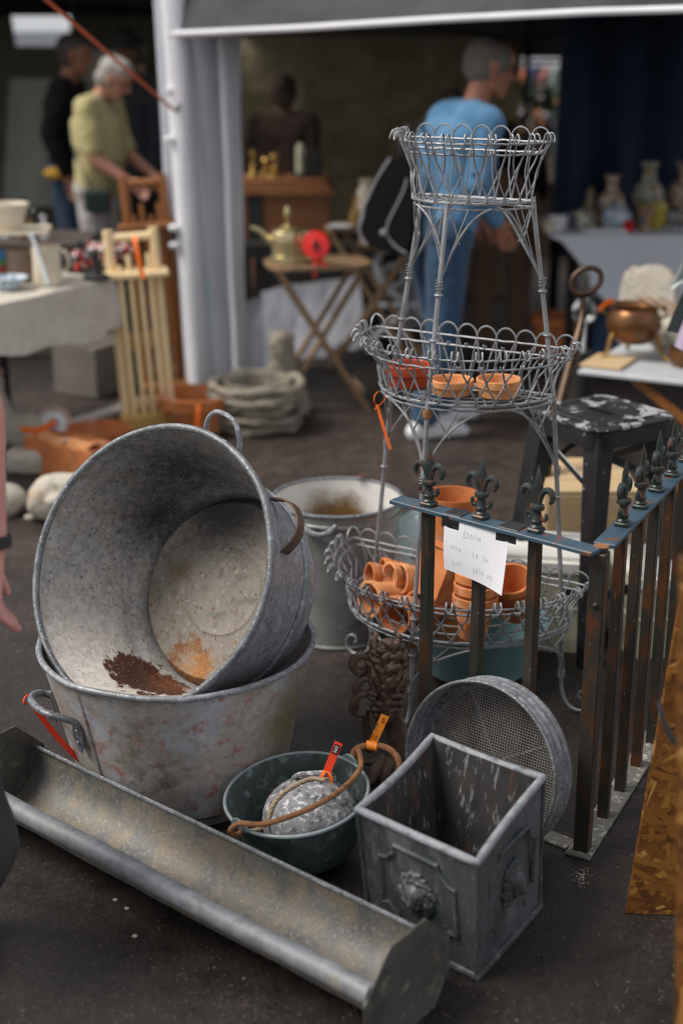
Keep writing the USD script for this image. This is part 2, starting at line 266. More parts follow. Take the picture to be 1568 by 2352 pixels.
iron_bar = mat('railing_bar', (.019, .021, .018), (.042, .034, .024), sc=14, patch=[((.095, .033, .010), 22, .49, .64), ((.10, .10, .08), 60, .66, .74)], spots=[((.30, .27, .22), 55, .06)], rough=.45, metal=.2, bump=(110, .4), stretch=(1, 1, .4))
blue_rail = mat('blue_rail', (.026, .055, .085), (.046, .085, .12), sc=16, patch=[((.14, .052, .02), 26, .565, .62), ((.12, .16, .20), 40, .64, .74)], rough=.42, bump=(60, .3))
finial_m = mat('finial_green', (.018, .027, .026), (.04, .052, .048), sc=30, patch=[((.11, .045, .02), 42, .52, .66), ((.15, .16, .14), 70, .64, .74)], rough=.4, metal=.25, bump=(120, .35))
plate_m = mat('lichen_plate', (.10, .10, .085), (.16, .155, .13), sc=22, patch=[((.36, .35, .31), 70, .54, .64), ((.17, .08, .035), 26, .6, .7)], spots=[((.42, .41, .38), 48, .13)], rough=.75, bump=(110, .4))
paper = mat('paper', (.76, .76, .80), (.80, .80, .84), sc=6, rough=.8, trans=.12)
ink = mat('pencil', (.22, .22, .24), rough=.7)
tape = mat('black_tape', (.010, .010, .011), (.018, .018, .02), sc=40, rough=.35, bump=(60, .4))
wire = mat('zinc_wire', (.17, .176, .186), (.33, .34, .355), sc=30, patch=[((.42, .43, .45), 90, .6, .7), ((.14, .115, .085), 26, .62, .74)], rough=.5, metal=.4, bump=(260, .2))
wire_leg = mat('stand_leg', (.18, .185, .19), (.34, .35, .365), sc=26, patch=[((.20, .14, .09), 14, .56, .72), ((.42, .43, .45), 70, .6, .7)], rough=.5, metal=.4, bump=(160, .3), stretch=(1, 1, .5))
terra = mat('terracotta', (.42, .125, .034), (.55, .19, .055), sc=16, patch=[((.58, .27, .12), 22, .60, .76), ((.22, .062, .018), 24, .56, .72), ((.55, .40, .30), 13, .56, .74), ((.14, .06, .03), 60, .64, .74)], rough=.85, rnd=.15, bump=(140, .2))
terra_pale = mat('terracotta_pale', (.52, .205, .070), (.62, .28, .11), sc=16, patch=[((.60, .44, .35), 16, .54, .70), ((.30, .12, .05), 26, .58, .72)], rough=.85, bump=(140, .2))
terra_red = mat('terracotta_glazed', (.30, .040, .012), (.38, .06, .018), sc=20, rough=.35)
enamel_w = mat('enamel_stained', (.55, .535, .50), (.62, .60, .57), sc=10, patch=[((.36, .32, .26), 20, .58, .72)], masks=[((.13, .065, .014), (-.03, 4.21, .24), .10, .17, .14, 12), ((.13, .065, .014), (.13, 4.15, .33), .02, .04, .05, 30), ((.06, .03, .01), (-.03, 4.21, .18), .06, .13, .10, 16)], rough=.45, stretch=(1, 1, .3))
bucket_m = mat('bucket_zinc', (.20, .205, .195), (.30, .305, .30), sc=8, patch=[((.12, .115, .10), 12, .55, .7), ((.38, .38, .37), 30, .62, .72)], rough=.5, metal=.35, bump=(60, .2))
mint = mat('mint_enamel', (.42, .60, .60), (.47, .65, .65), sc=5, rough=.25)
teal = mat('teal_enamel', (.10, .19, .20), (.13, .235, .24), sc=5, rough=.25)
cream = mat('cream_enamel', (.42, .41, .28), (.48, .47, .34), sc=6, patch=[((.28, .27, .16), 10, .6, .72)], rough=.3)
cream_lid = mat('cream_lid', (.70, .69, .63), (.75, .74, .69), sc=6, rough=.3)
card = mat('pale_wood', (.40, .28, .15), (.48, .35, .20), sc=18, rough=.7, stretch=(1, 6, 6))
stool_m = mat('black_paint', (.010, .010, .011), (.018, .018, .02), sc=20, patch=[((.34, .34, .35), 26, .66, .69), ((.10, .10, .10), 90, .66, .74)], rough=.32, bump=(60, .2))
stool_top = mat('worn_black_paint', (.012, .013, .015), (.024, .026, .029), sc=20, patch=[((.33, .33, .345), 15, .525, .545), ((.015, .015, .017), 60, .56, .62)], masks=[((.014, .015, .017), (.753, 4.0, .70), .05, .085, .07, 30)], rough=.4, bump=(40, .2))
bronze = mat('dark_bronze', (.022, .014, .010), (.065, .034, .018), sc=30, rough=.35, metal=.7)
copper = mat('copper_pot', (.11, .05, .022), (.22, .10, .042), sc=14, patch=[((.10, .06, .035), 20, .56, .7)], rough=.32, metal=.75)
grey_pipe = mat('grey_piping', (.24, .24, .26), rough=.5)
white_metal = mat('white_metal', (.36, .38, .40), (.43, .45, .47), sc=10, rough=.4)
stone_w = mat('white_stone', (.40, .355, .285), (.50, .455, .385), sc=10, patch=[((.42, .29, .17), 9, .60, .74), ((.22, .20, .17), 22, .57, .72), ((.30, .29, .20), 14, .62, .74)], rough=.9, bump=(50, .9, .008))
stone_g = mat('lichen_stone', (.17, .145, .11), (.27, .24, .185), sc=14, patch=[((.42, .40, .30), 18, .55, .68), ((.12, .11, .09), 26, .57, .7)], rough=.95, bump=(60, .6, .006))
osb_m = None
pine = mat('pine', (.80, .60, .32), (.86, .68, .41), sc=14, rough=.5, stretch=(4, 4, .4))
pine_dark = mat('varnished_pine', (.50, .30, .085), (.58, .36, .12), sc=14, rough=.45, stretch=(1, 1, 4))
oak = mat('oak_brown', (.19, .115, .06), (.29, .185, .10), sc=12, patch=[((.12, .07, .035), 20, .58, .72)], rough=.6, stretch=(3, 3, 3))
chestw = mat('chest_wood', (.15, .052, .018), (.22, .085, .03), sc=9, rough=.45, stretch=(1, 4, 6))
orange_wood = mat('orange_wood', (.20, .072, .018), (.27, .105, .028), sc=14, rough=.4)
linen = mat('linen', (.44, .395, .33), (.52, .475, .41), sc=26, rough=.95, bump=(300, .25), bump2=(14, .5, .012))
wcloth = mat('white_cloth', (.74, .77, .86), (.78, .81, .89), sc=5, rough=.95, bump2=(10, .3, .01), bump=(300, .1))
tent_w = mat('white_tent_cloth', (.80, .81, .85), (.85, .86, .89), sc=5, rough=.85, trans=.35, bump=(40, .1), bump2=(7, .5, .012))
tent_low = mat('white_low_wall', (.74, .75, .79), (.79, .80, .84), sc=5, rough=.85, trans=.62, bump=(40, .1), bump2=(6, .8, .02))
tent_g = mat('grey_canopy', (.046, .048, .050), (.062, .065, .068), sc=6, rough=.8, bump=(30, .2), bump2=(8, .8, .012))
tent_roof = mat('grey_roof', (.10, .102, .105), (.12, .122, .125), sc=5, rough=.9)
tent_trim = mat('white_trim', (.72, .72, .76), rough=.8)
navy = mat('navy_cloth', (.010, .022, .055), (.014, .030, .072), sc=4, rough=.9, bump2=(5, .6, .02), bump=(200, .1))
olive = mat('olive_sheet', (.24, .195, .12), (.34, .285, .175), sc=1.1, patch=[((.42, .36, .22), .9, .52, .62)], rough=.16, trans=.40, bump=(5, .9, .04), bump2=(1.7, .9, .12), rough_var=.1)
darkcloth = mat('dark_cloth', (.010, .009, .008), (.016, .014, .012), sc=10, rough=.95)
brass = mat('brass', (.50, .42, .22), (.60, .51, .28), sc=8, rough=.28, metal=.85)
brass_old = mat('old_brass', (.30, .17, .05), (.40, .25, .08), sc=10, rough=.35, metal=.8)
redpl = mat('red_plastic', (.62, .012, .010), (.68, .02, .014), sc=5, rough=.3)
orange_tag = mat('orange_tag', (.85, .16, .015), (.90, .19, .02), sc=5, rough=.4)
red_tag = mat('red_tag', (.78, .045, .012), (.82, .06, .015), sc=5, rough=.4)
amber_tag = mat('amber_tag', (.88, .25, .02), (.92, .28, .025), sc=5, rough=.4)
black = mat('matt_black', (.010, .010, .010), (.014, .014, .014), sc=10, rough=.6)
gloss_black = mat('gloss_black', (.006, .006, .007), rough=.15)
white_gl = mat('white_glaze', (.68, .68, .70), (.72, .72, .74), sc=6, rough=.2)
creamware = mat('creamware', (.60, .52, .38), (.66, .58, .44), sc=6, rough=.3)
stoneware = mat('brown_stoneware', (.24, .165, .12), (.30, .21, .155), sc=9, rough=.4)
silver = mat('silver', (.5, .5, .5), (.55, .55, .55), rough=.2, metal=.9)
glassy = usdkit.material(stage, '/World/Looks/clear_glass', {'f': ('fresnel', {'IOR': 1.5}), 't': ('transparent_bsdf', {'color': (.80, .83, .82)}), 'g': ('glossy_bsdf', {'roughness': .04, 'color': (.9, .9, .9)}), 'x': ('mix_closure', {})}, [('f.fac', 'x.fac'), ('t.BSDF', 'x.closure1'), ('g.BSDF', 'x.closure2')], surface='x.closure')
def painted(name, base, cols, sc=26, rough=.22):
    return mat(name, base, base, sc=10, patch=[(c, sc * (1 + .23 * i), .54, .57) for i, c in enumerate(cols)], rough=rough)
imari = painted('imari_red', (.60, .50, .38), [(.28, .06, .02), (.05, .06, .14), (.30, .13, .03)], 24)
imari_b = painted('imari_pale', (.62, .59, .48), [(.20, .22, .16), (.32, .20, .06), (.10, .14, .20)], 22)
delft = painted('blue_white', (.50, .58, .64), [(.10, .16, .26), (.20, .28, .36)], 26)
gaudy = painted('gaudy_red', (.35, .30, .12), [(.45, .03, .02), (.50, .36, .05), (.06, .10, .30)], 40)
redblack = painted('red_black', (.02, .012, .012), [(.5, .02, .02), (.55, .50, .46), (.30, .02, .02)], 26)
def cloth(name, c, v=.82): return mat(name, tuple(x * v for x in c), c, sc=7, rough=.95, bump=(260, .15), bump2=(9, .7, .014), sheen=.1)
blue_knit = cloth('blue_knit', (.072, .19, .335)); denim = cloth('denim', (.020, .058, .115)); denim_d = cloth('dark_denim', (.02, .05, .09))
yellow = cloth('yellow_cotton', (.46, .40, .19)); offwhite = cloth('pale_trousers', (.42, .38, .37)); blackc = mat('black_cotton', (.006, .0055, .0055), (.009, .008, .008), sc=8, rough=.95, spec=.12, bump2=(9, .7, .014), bump=(200, .1)); brownc = cloth('brown_cord', (.10, .055, .032)); darkbrown = cloth('dark_brown_cloth', (.05, .026, .016))
lilac = cloth('lilac_cotton', (.50, .40, .52)); mintc = cloth('pale_mint_cotton', (.42, .47, .45)); greenblack = cloth('green_black_cloth', (.010, .020, .020)); tealc = cloth('teal_cotton', (.03, .14, .16))
skin = mat('skin', (.42, .19, .12), (.50, .245, .165), sc=14, rough=.5, patch=[((.38, .12, .075), 20, .6, .75)])
skin_tan = mat('tanned_skin', (.26, .105, .058), (.34, .145, .085), sc=14, rough=.5)
skin_pink = mat('pink_skin', (.46, .20, .165), (.52, .25, .21), sc=14, rough=.5)
hair_s = mat('short_grey_hair', (.085, .072, .062), (.15, .13, .115), sc=60, rough=.8)
hair_g = mat('grey_hair', (.22, .20, .18), (.34, .31, .28), sc=60, rough=.7, stretch=(1, 1, .3)); hair_d = mat('dark_hair', (.02, .015, .012), (.04, .03, .025), sc=60, rough=.6)
white_sh = mat('white_shoe', (.62, .63, .65), (.68, .69, .70), sc=10, rough=.6)
lips = mat('lips', (.30, .10, .08), rough=.5); eye_w = mat('eye', (.06, .045, .035), rough=.2)
plaid = usdkit.material(stage, '/World/Looks/plaid', {'geo': ('geometry', {}), 'w1': ('wave_texture', {'scale': 6.0, 'bands_direction': 'x'}), 'w2': ('wave_texture', {'scale': 6.0, 'bands_direction': 'z'}), 'a': ('math', {'math_type': 'maximum'}),
    'r': ('rgb_ramp', {'ramp': [(0, (.010, .014, .020)), (.86, (.014, .018, .026)), (.97, (.07, .08, .09))]}), 'p': ('principled_bsdf', {'roughness': .9})},
    [('geo.position', 'w1.vector'), ('geo.position', 'w2.vector'), ('w1.fac', 'a.value1'), ('w2.fac', 'a.value2'), ('a.value', 'r.fac'), ('r.color', 'p.base_color')], surface='p.BSDF')
_nd = {'geo': ('geometry', {}), 'nz': ('noise_texture', {'scale': 7.0, 'detail': 2.0}), 'wob': ('mix', {'mix_type': 'linear_light', 'fac': .010}), 'g': ('noise_texture', {'scale': 220.0, 'detail': 4.0}), 'gm': ('mix', {'mix_type': 'multiply', 'fac': .5}), 'b': ('bump', {'strength': .45, 'distance': .002}), 'p': ('principled_bsdf', {'roughness': .5})}
_ln = [('geo.position', 'nz.vector'), ('geo.position', 'wob.color1'), ('nz.color', 'wob.color2'), ('geo.position', 'g.vector')]
_rp = [[(.0, (.15, .050, .006)), (.5, (.18, .064, .008)), (1, (.21, .080, .010))], [(.0, (.11, .036, .004)), (.5, (.19, .07, .009)), (1, (.23, .092, .012))], [(.0, (.17, .06, .007)), (.8, (.22, .085, .011)), (1, (.42, .20, .036))], [(.0, (.075, .024, .003)), (.6, (.16, .055, .006)), (1, (.30, .13, .02))]]
_last = None
for _k, (_ry, _sx, _sz, _thr) in enumerate(((.25, 18, 60, -1.), (-.55, 20, 85, .55), (1.15, 19, 90, .62), (.75, 24, 100, .66))):
    _nd[f'mp{_k}'] = ('mapping', {'rotation': (0, _ry, 0), 'scale': (_sx, 1.5, _sz), 'location': (3.3 * _k, 0, 1.7 * _k)}); _nd[f'v{_k}'] = ('voronoi_texture', {'scale': 1.0, 'randomness': .85}); _nd[f's{_k}'] = ('separate_color', {}); _nd[f'r{_k}'] = ('rgb_ramp', {'ramp': _rp[_k]})
    _ln += [('wob.color', f'mp{_k}.vector'), (f'mp{_k}.vector', f'v{_k}.vector'), (f'v{_k}.color', f's{_k}.color'), (f's{_k}.r', f'r{_k}.fac')]
    if _k:
        _nd[f't{_k}'] = ('math', {'math_type': 'greater_than', 'value2': _thr}); _nd[f'x{_k}'] = ('mix', {}); _ln += [(f's{_k}.g', f't{_k}.value1'), (f't{_k}.value', f'x{_k}.fac'), (_last, f'x{_k}.color1'), (f'r{_k}.color', f'x{_k}.color2')]; _last = f'x{_k}.color'
    else: _last = 'r0.color'
_ln += [(_last, 'gm.color1'), ('g.color', 'gm.color2'), ('gm.color', 'p.base_color'), (_last, 'b.height'), ('b.normal', 'p.normal')]
osb_m = usdkit.material(stage, '/World/Looks/strand_board', _nd, _ln, surface='p.BSDF')

strand_m = usdkit.material(stage, '/World/Looks/wood_strand', {'geo': ('geometry', {}), 'at': ('attribute', {'attribute': 'tone'}), 'r': ('rgb_ramp', {'ramp': [(0, (.085, .028, .004)), (.3, (.15, .052, .007)), (.6, (.20, .078, .011)), (.85, (.26, .11, .018)), (.97, (.40, .20, .045)), (1, (.48, .27, .08))]}), 'g': ('noise_texture', {'scale': 190.0, 'detail': 5.0, 'roughness': .7}), 'gr': ('map_range', {'from_min': .25, 'from_max': .75, 'to_min': .55, 'to_max': 1.25}), 'hv': ('hsv', {}), 'b': ('bump', {'strength': .4, 'distance': .002}), 'p': ('principled_bsdf', {'roughness': .55})},
    [('at.fac', 'r.fac'), ('geo.position', 'g.vector'), ('g.fac', 'gr.value'), ('gr.result', 'hv.value'), ('r.color', 'hv.color'), ('hv.color', 'p.base_color'), ('g.fac', 'b.height'), ('b.normal', 'p.normal')], surface='p.BSDF')
# ---------------------------------------------------------------- ground
def g_fn(u, v): return np.stack([(u - .5) * 400, (v - .5) * 400, 0 * u], -1)
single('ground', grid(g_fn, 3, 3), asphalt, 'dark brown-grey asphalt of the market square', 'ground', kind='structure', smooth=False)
litter = [(292, 2103, .006), (308, 2146, .005), (232, 1875, .003)]
for i, (px, py, r) in enumerate([(265, 2070, .0042), (292, 2090, .0045), (310, 2154, .005)]):
    p = G(px, py); single('pebble', lumpy(ball((p[0], p[1], r * .6), r, 2, (1.2, .8, .6)), r * .15, 200, i), stone_w, ['small white pebble on the dark asphalt, leftmost of three in front of the trough', 'small white pebble on the asphalt, the middle of three in front of the trough', 'long white pebble on the asphalt, the lowest of three in front of the trough'][i], 'pebble')
pm = []
for i in range(55):
    p = G(1340 + RNG.normal(0, 13), 2013 + RNG.normal(0, 12)); r = RNG.uniform(.0006, .0022); pm.append(ball((p[0], p[1], r * .4), r, 1, (1, 1, .5)))
single('paint_flakes', cat(*pm), stone_w, 'spatter of white paint flakes on the asphalt in front of the railing', 'paint flakes', kind='stuff')

gm_ = []
for i in range(1500):
    px = RNG.uniform(-40, 1620); py = 2380 - 1150 * RNG.random() ** 1.3; p = G(px, py); r = RNG.uniform(.0007, .0021) * (1 + .5 * (RNG.random() < .06))
    o = trimesh.creation.icosphere(0, r); o.apply_scale((RNG.uniform(.7, 1.4), RNG.uniform(.7, 1.4), .7)); o.apply_translation((p[0], p[1], r * .4)); gm_.append(o)
single('grit', cat(*gm_), mat('grit_stone', (.05, .04, .033), (.20, .165, .135), sc=30, rough=.9), 'loose grit scattered over the asphalt in the foreground', 'grit', kind='stuff', smooth=False)

# ---------------------------------------------------------------- lower tub
LT = V(-.389, 3.105, 0); LB, LR, LH = .227, .323, .379
t = thing('galvanised_tub', 'round galvanised tub with pink and grey patina standing on the asphalt behind the trough', 'tub', LT)
def wall(rb, rt, h, th, n=96, wavy=.002):
    z = np.linspace(0, h, 14); r = rb + (rt - rb) * z / h
    out = np.c_[r, z]; inn = np.c_[r[::-1] - th, z[::-1]]
    return lathe(np.vstack([out, inn]), n, closed=True)
zz = np.linspace(.038, LH, 12)
def lr(z): return LB + .012 + (LR - LB - .012) * (z / LH)
dl = lambda m: dent(m, .0055, 5.0, 3)
obj('wall', dl(frame(lathe(np.vstack([np.c_[lr(zz), zz], np.c_[lr(zz[::-1]) - .003, zz[::-1]]]), 120, True), LT)), tub_low, t)
obj('foot_ring', frame(lathe([(LB - .012, 0), (LB - .003, 0), (LB - .001, .036), (lr(.04) - .003, .044), (lr(.04) - .008, .044), (LB - .012, .036)], 96, True), LT), tub_low, t)
obj('floor', frame(lathe([(0, .05), (lr(.05) - .004, .05)], 64), LT), galv, t)
obj('rim', dl(frame(torus(LR, .0075, 120, 10), LT + V(0, 0, LH))), galv_out, t)
def tub_point(az, z, off=0): return LT + V(math.cos(az) * (lr(z) + off), math.sin(az) * (lr(z) + off), z)
# handle: a bent bar riveted to the wall by two leaf plates
ha = math.radians(-147)
hp = spline([tub_point(ha - .20, .285, .002), tub_point(ha - .20, .297, .028), tub_point(ha - .12, .302, .05), tub_point(ha, .302, .055), tub_point(ha + .14, .300, .05), tub_point(ha + .22, .29, .028), tub_point(ha + .235, .265, .003)], 36)
h = obj('handle', tube(hp, .0088, 10), galv, t)
for s, zc in ((-.20, .262), (.235, .238)):
    c = tub_point(ha + s, zc, .004); nrm = unit(V(math.cos(ha + s), math.sin(ha + s), -.12))
    leaf = prism([(-.005, .036), (-.018, .012), (-.02, -.008), (-.008, -.042), (.004, -.047), (.016, -.014), (.017, .012), (.007, .036)], .004)
    lp = obj('mounting_plate', frame(leaf, c, z=nrm, x=np.cross([0, 0, 1], nrm)), galv, h)
    for dz in (.012, -.018): obj('rivet', ball(c + nrm * .004 + V(0, 0, dz), .0048, 1, (1, 1, .8)), galv_out, h)
obj('seam', tube(np.array([tub_point(ha + .36, z, .0015) for z in np.linspace(.06, .37, 12)]), .003, 5), tub_low, t)

def ribbon(pts, w, side, th=.0006):
    p = np.asarray(pts, float); s = unit(side) if np.ndim(side) == 1 else np.asarray(side)
    n = len(p); a = p - s * w / 2; b = p + s * w / 2; tg = np.gradient(p, axis=0); nr = np.cross(tg, np.broadcast_to(s, p.shape)); nr /= np.linalg.norm(nr, axis=1, keepdims=True)
    v = np.vstack([a, b, a + nr * th, b + nr * th]); f = []
    for i in range(n - 1):
        for q in ((i, i + 1, n + i + 1, n + i), (2 * n + i, 3 * n + i, 3 * n + i + 1, 2 * n + i + 1), (i, 2 * n + i, 2 * n + i + 1, i + 1), (n + i, n + i + 1, 3 * n + i + 1, 3 * n + i)): f += [(q[0], q[1], q[2]), (q[0], q[2], q[3])]
    return trimesh.Trimesh(v, f, process=False)
def print_box(o, ux, uy, nz, w, h, text, mat_bg, mat_tx, parent, bg_name='printed_box'):
    """a dark printed rectangle with characters, on a tag"""
    b = obj(bg_name, frame(box(w, h, .0004), o + nz * .0006, x=ux, y=uy), mat_bg, parent, smooth=False)
    if text:
        m = meshkit.text_mesh(text, h * .5, .0003, bold=True); m.apply_translation(-m.bounds.mean(0)); k = min(1, w * .85 / (m.bounds[1][0] - m.bounds[0][0])); m.apply_scale(k)
        obj('printed_number', frame(m, o + nz * .0011, x=ux, y=uy), mat_tx, b, smooth=False)
# red price tag hanging from the handle
ta = hp[10] + V(-.002, -.009, -.006); tb = Y(203, 1758, ta[1] + .045) + V(0, -.012, 0)
tb = ta + (tb - ta)
tg = thing('price_tag', 'long red price tag tied to the handle of the lower galvanised tub', 'price tag', ta)
tp = np.linspace(ta, tb, 10) + np.outer(np.sin(np.linspace(0, np.pi, 10)), V(-.004, -.004, -.003))
sd = unit(np.cross(tb - ta, V(.2, -1, .3)))
obj('strip', ribbon(tp, .013, sd), red_tag, tg, smooth=False)
nz_ = unit(np.cross(unit(tb - ta), sd)); nz_ = nz_ if nz_[1] < 0 else -nz_
print_box(tp[-2] * .75 + tp[-1] * .25 + nz_ * .001, unit(tb - ta), np.cross(nz_, unit(tb - ta)), nz_, .022, .011, '0901', black, paper, tg)
obj('tie', tube(spline([ta + V(.004, .006, 0), ta + V(-.006, 0, .014), ta + V(-.012, -.012, .004), ta], 14), .0022, 6), red_tag, tg)

# ---------------------------------------------------------------- leaning tub
def uf(m): return dent(frame(m, UC, x=UF, z=UN), .0055, 5.0, 9)          # local z is the mouth's normal, z = 0 at the mouth
UR, UB, UD = .330, .245, .345
t = thing('leaning_tub', 'big galvanised tub tipped sideways inside the lower tub, its rust-stained inside showing', 'tub', UC)
zz = np.linspace(-UD, 0, 26); rr = UB + (UR - UB) * (zz + UD) / UD
rr = rr + .006 * np.exp(-((zz + .275) / .012) ** 2)
obj('outer_wall', uf(lathe(np.c_[rr, zz], 120)), galv_out, t)
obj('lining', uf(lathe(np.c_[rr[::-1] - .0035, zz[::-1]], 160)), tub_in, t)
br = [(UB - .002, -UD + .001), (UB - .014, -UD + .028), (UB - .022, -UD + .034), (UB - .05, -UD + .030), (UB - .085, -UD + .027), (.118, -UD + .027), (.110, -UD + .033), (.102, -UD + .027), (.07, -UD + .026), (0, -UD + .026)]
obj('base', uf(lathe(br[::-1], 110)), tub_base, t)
obj('underside', uf(lathe([(0, -UD + .012), (UB - .012, -UD + .012), (UB - .001, -UD), (UB + .001, -UD)], 64)), galv_out, t)
obj('rim', uf(torus(UR, .0085, 140, 10)), galv, t)
obj('wall_bead', uf(lathe([(UB + (UR - UB) * .27 + .004, -UD * .73 - .008), (UB + (UR - UB) * .27 + .0095, -UD * .73), (UB + (UR - UB) * .27 + .004, -UD * .73 + .008)], 100)), galv_out, t)
# seam inside
sa = math.radians(62)
def upx(a, z, off=0):   # a: 0 along UF (right), 90 deg = up in the mouth's plane
    r = UB + (UR - UB) * (z + UD) / UD + off
    return UC + UF * r * math.cos(a) - UE * r * math.sin(a) + UN * z
obj('inside_seam', tube(np.array([upx(math.radians(66) - .12 * k, -.01 - .30 * k, -.0045) for k in np.linspace(0, 1, 16)]), .0028, 5), galv_out, t)
a0 = math.radians(74)
hp2 = spline([upx(a0 + .14, -.03, .002), upx(a0 + .15, -.005, .03), upx(a0 + .08, .012, .052), upx(a0, .014, .056), upx(a0 - .08, .012, .052), upx(a0 - .15, -.005, .03), upx(a0 - .14, -.03, .002)], 30)
obj('wire_handle', tube(hp2, .0062, 8), galv_out, t)
a1 = math.radians(32); k = []
for s in np.linspace(-1, 1, 19): k.append(upx(a1 + .21 * s, -.085 , .002 + .050 * max(0, 1 - abs(s) ** 2.4)))
obj('strap_handle', ribbon(k, .030, UN, .004), cast, t)

# ---------------------------------------------------------------- trough
TA = unit(V(.811, -.680, 0)); TP = unit(V(.627, .775, 0))         # along, and across towards the rear
def tr(s, q, z): return TN + TA * s + TP * q + V(0, 0, z)
TN = V(.1205, 2.187, 0); TL = 1.19                                  # middle of the near end; the trough runs back from it
t = thing('feed_trough', 'long galvanised feed trough with one thick rolled edge lying across the foreground', 'trough', TN)
a = np.linspace(math.radians(-6), math.radians(186), 40); R_ = .098
prof = np.c_[np.cos(a) * -R_ * -1, -np.sin(a) * R_ * .98 + .128]
prof = np.c_[np.cos(a) * R_, .128 - np.sin(a) * R_]
inner = prof; outer = np.c_[prof[:, 0] * 1.02, (prof[:, 1] - .128) * 1.02 + .128]
ss = np.linspace(-TL, .0, 60)
def sheet(pr, flip):
    v = np.array([[tr(s, q, z) for q, z in pr] for s in ss]); n, m_ = v.shape[:2]
    def f_(u, w): return v[(u * (n - 1)).round().astype(int), (w * (m_ - 1)).round().astype(int)]
    g = grid(f_, n, m_); 
    if flip: g.invert()
    return g
obj('channel', (lambda m: dent(m, .004, 6, 4))(cat(sheet(inner, False), sheet(outer, True))), trough_m, t)
obj('rolled_edge', dent(tube([tr(s, -R_ - .010, .134) for s in np.linspace(-TL, .0, 50)], .0215, 20), .004, 6, 4), trough_roll, t)
obj('thin_edge', tube([tr(s, R_ + .001, .137) for s in np.linspace(-TL, .0, 24)], .0052, 8), galv, t)
octo = [(-.075, 0), (-.128, .06), (-.132, .125), (-.062, .205), (.045, .208), (.122, .132), (.126, .062), (.08, 0)]
def plate(s, n_): return frame(prism([(x_ * 1.0, y_) for x_, y_ in octo], .004), tr(s, 0, .001), x=TP, y=(0, 0, 1))
obj('end_plate', plate(.002, 1), trough_end, t, smooth=False)
obj('end_plate', plate(-TL + .002, 1), trough_end, t, smooth=False, label='dark far end plate of the trough with a pressed crease')
for s in (.0035, -TL + .0035): obj('edge_bead', tube([tr(s, x_, z_ + .001) for x_, z_ in octo], .0034, 6, closed=True), trough_end, t)
obj('crease', tube([tr(-TL - .0025, x_, .140) for x_ in (-.12, .118)], .0035, 6), galv, t)
for sg in (-1, 1): obj('foot_rod', tube([tr(-TL + .03, sg * .05, .008), tr(-TL + .03, sg * .13, .008), tr(-TL + .03, sg * .135, .03)], .006, 8), rust, t)

# ---------------------------------------------------------------- verdigris pan, float and tags
PC = V(-.084, 2.77, 0.02); PN = unit(V(-.10, -.09, 1)); PX = unit(np.cross([0, 1, 0], PN))
def pf(m): return frame(m, PC, x=PX, z=PN)
t = thing('preserving_pan', 'dark green verdigris pan with rusty bail handle beside the lead planter', 'pan', PC - V(0, 0, .02))
pz = np.array([(.0, .0), (.085, .0), (.108, .004), (.120, .016), (.130, .05), (.143, .10), (.153, .138), (.158, .146)])
po = pz; pi_ = np.c_[np.maximum(pz[:, 0] - .003, 0), pz[:, 1] + .003]
obj('bowl', pf(lathe(np.vstack([po, pi_[::-1]]), 80)), verdi, t)
obj('rim', pf(torus(.1575, .0042, 100, 8)).apply_translation(PN * .146), verdi_rim, t)
def pp(a, r, z): return PC + (PX * math.cos(a) + np.cross(PN, PX) * math.sin(a)) * r + PN * z
ea, eb = math.radians(-139), math.radians(41)
for a_ in (ea, eb):
    e = obj('ear', frame(prism([(.026 * math.cos(k), .022 * math.sin(k)) for k in np.linspace(0, math.pi, 14)], .005), pp(a_, .156, .142), x=-(PX * math.sin(a_)) + np.cross(PN, PX) * math.cos(a_), y=PN), verdi_rim, t)
bl = [pp(ea, .176, .150), pp(ea, .180, .162), pp(ea - .0, .166, .170)]
arc = []
fr = unit(np.cross(pp(ea, 1, 0) - pp(eb, 1, 0), PN)); fr = fr if fr[1] < 0 else -fr
for k in np.linspace(0, math.pi, 26):
    arc.append(PC + PN * (.162 + .016 * math.sin(k)) + (pp(ea, 1, 0) - PC) * .170 * math.cos(k) + fr * .118 * math.sin(k) * 0.9)
obj('bail', tube(spline([pp(ea, .150, .138), pp(ea, .172, .132), pp(ea, .183, .148)] + arc[1:-1:3] + [pp(eb, .183, .165), pp(eb, .172, .14)], 70), .0062, 9), rust, t)
# rust arm sticking out behind on the far side
far = [pp(eb, .168, .150), pp(eb + .05, .19, .160), pp(eb - .10, .225, .165), pp(eb - .28, .245, .155), pp(eb - .38, .240, .12)]
obj('hook_arm', tube(spline(far, 24), .0075, 9), rust, t)
# the float
FC = PC + V(.016, -.012, .052)
f = thing('mooring_float', 'mottled grey domed metal float with a loop on top sitting inside the green pan', 'float', FC - V(0, 0, .05))
obj('shell', lumpy(ball(FC + V(0, 0, .028), .107, 4, (1, 1, .86)), .0012, 30, 3), dome_m, f, smooth=True)
top = FC + V(.006, .028, .113)
lp = [top + V(-.040, -.003, -.014), top + V(-.041, -.008, .006), top + V(-.030, -.010, .014), top + V(0, -.008, .016), top + V(.032, -.004, .014), top + V(.043, 0, .004), top + V(.044, .002, -.016)]
obj('loop', tube(spline(lp, 26), .0062, 9), dome_m, f)
rp = spline([top + V(.016, -.012, .014), top + V(.020, -.024, .002), top + V(.0, -.022, .004), top + V(-.028, -.036, -.004), top + V(-.066, -.055, -.022), top + V(-.096, -.086, -.062), pp(ea, .140, .125), pp(ea, .142, .135)], 90)
sc_ = FC + V(0, 0, .028); q_ = (rp - sc_) / V(.107, .107, .092); k_ = np.linalg.norm(q_, axis=1, keepdims=True); rp = np.where(k_ < 1.045, sc_ + (rp - sc_) * 1.045 / k_, rp)
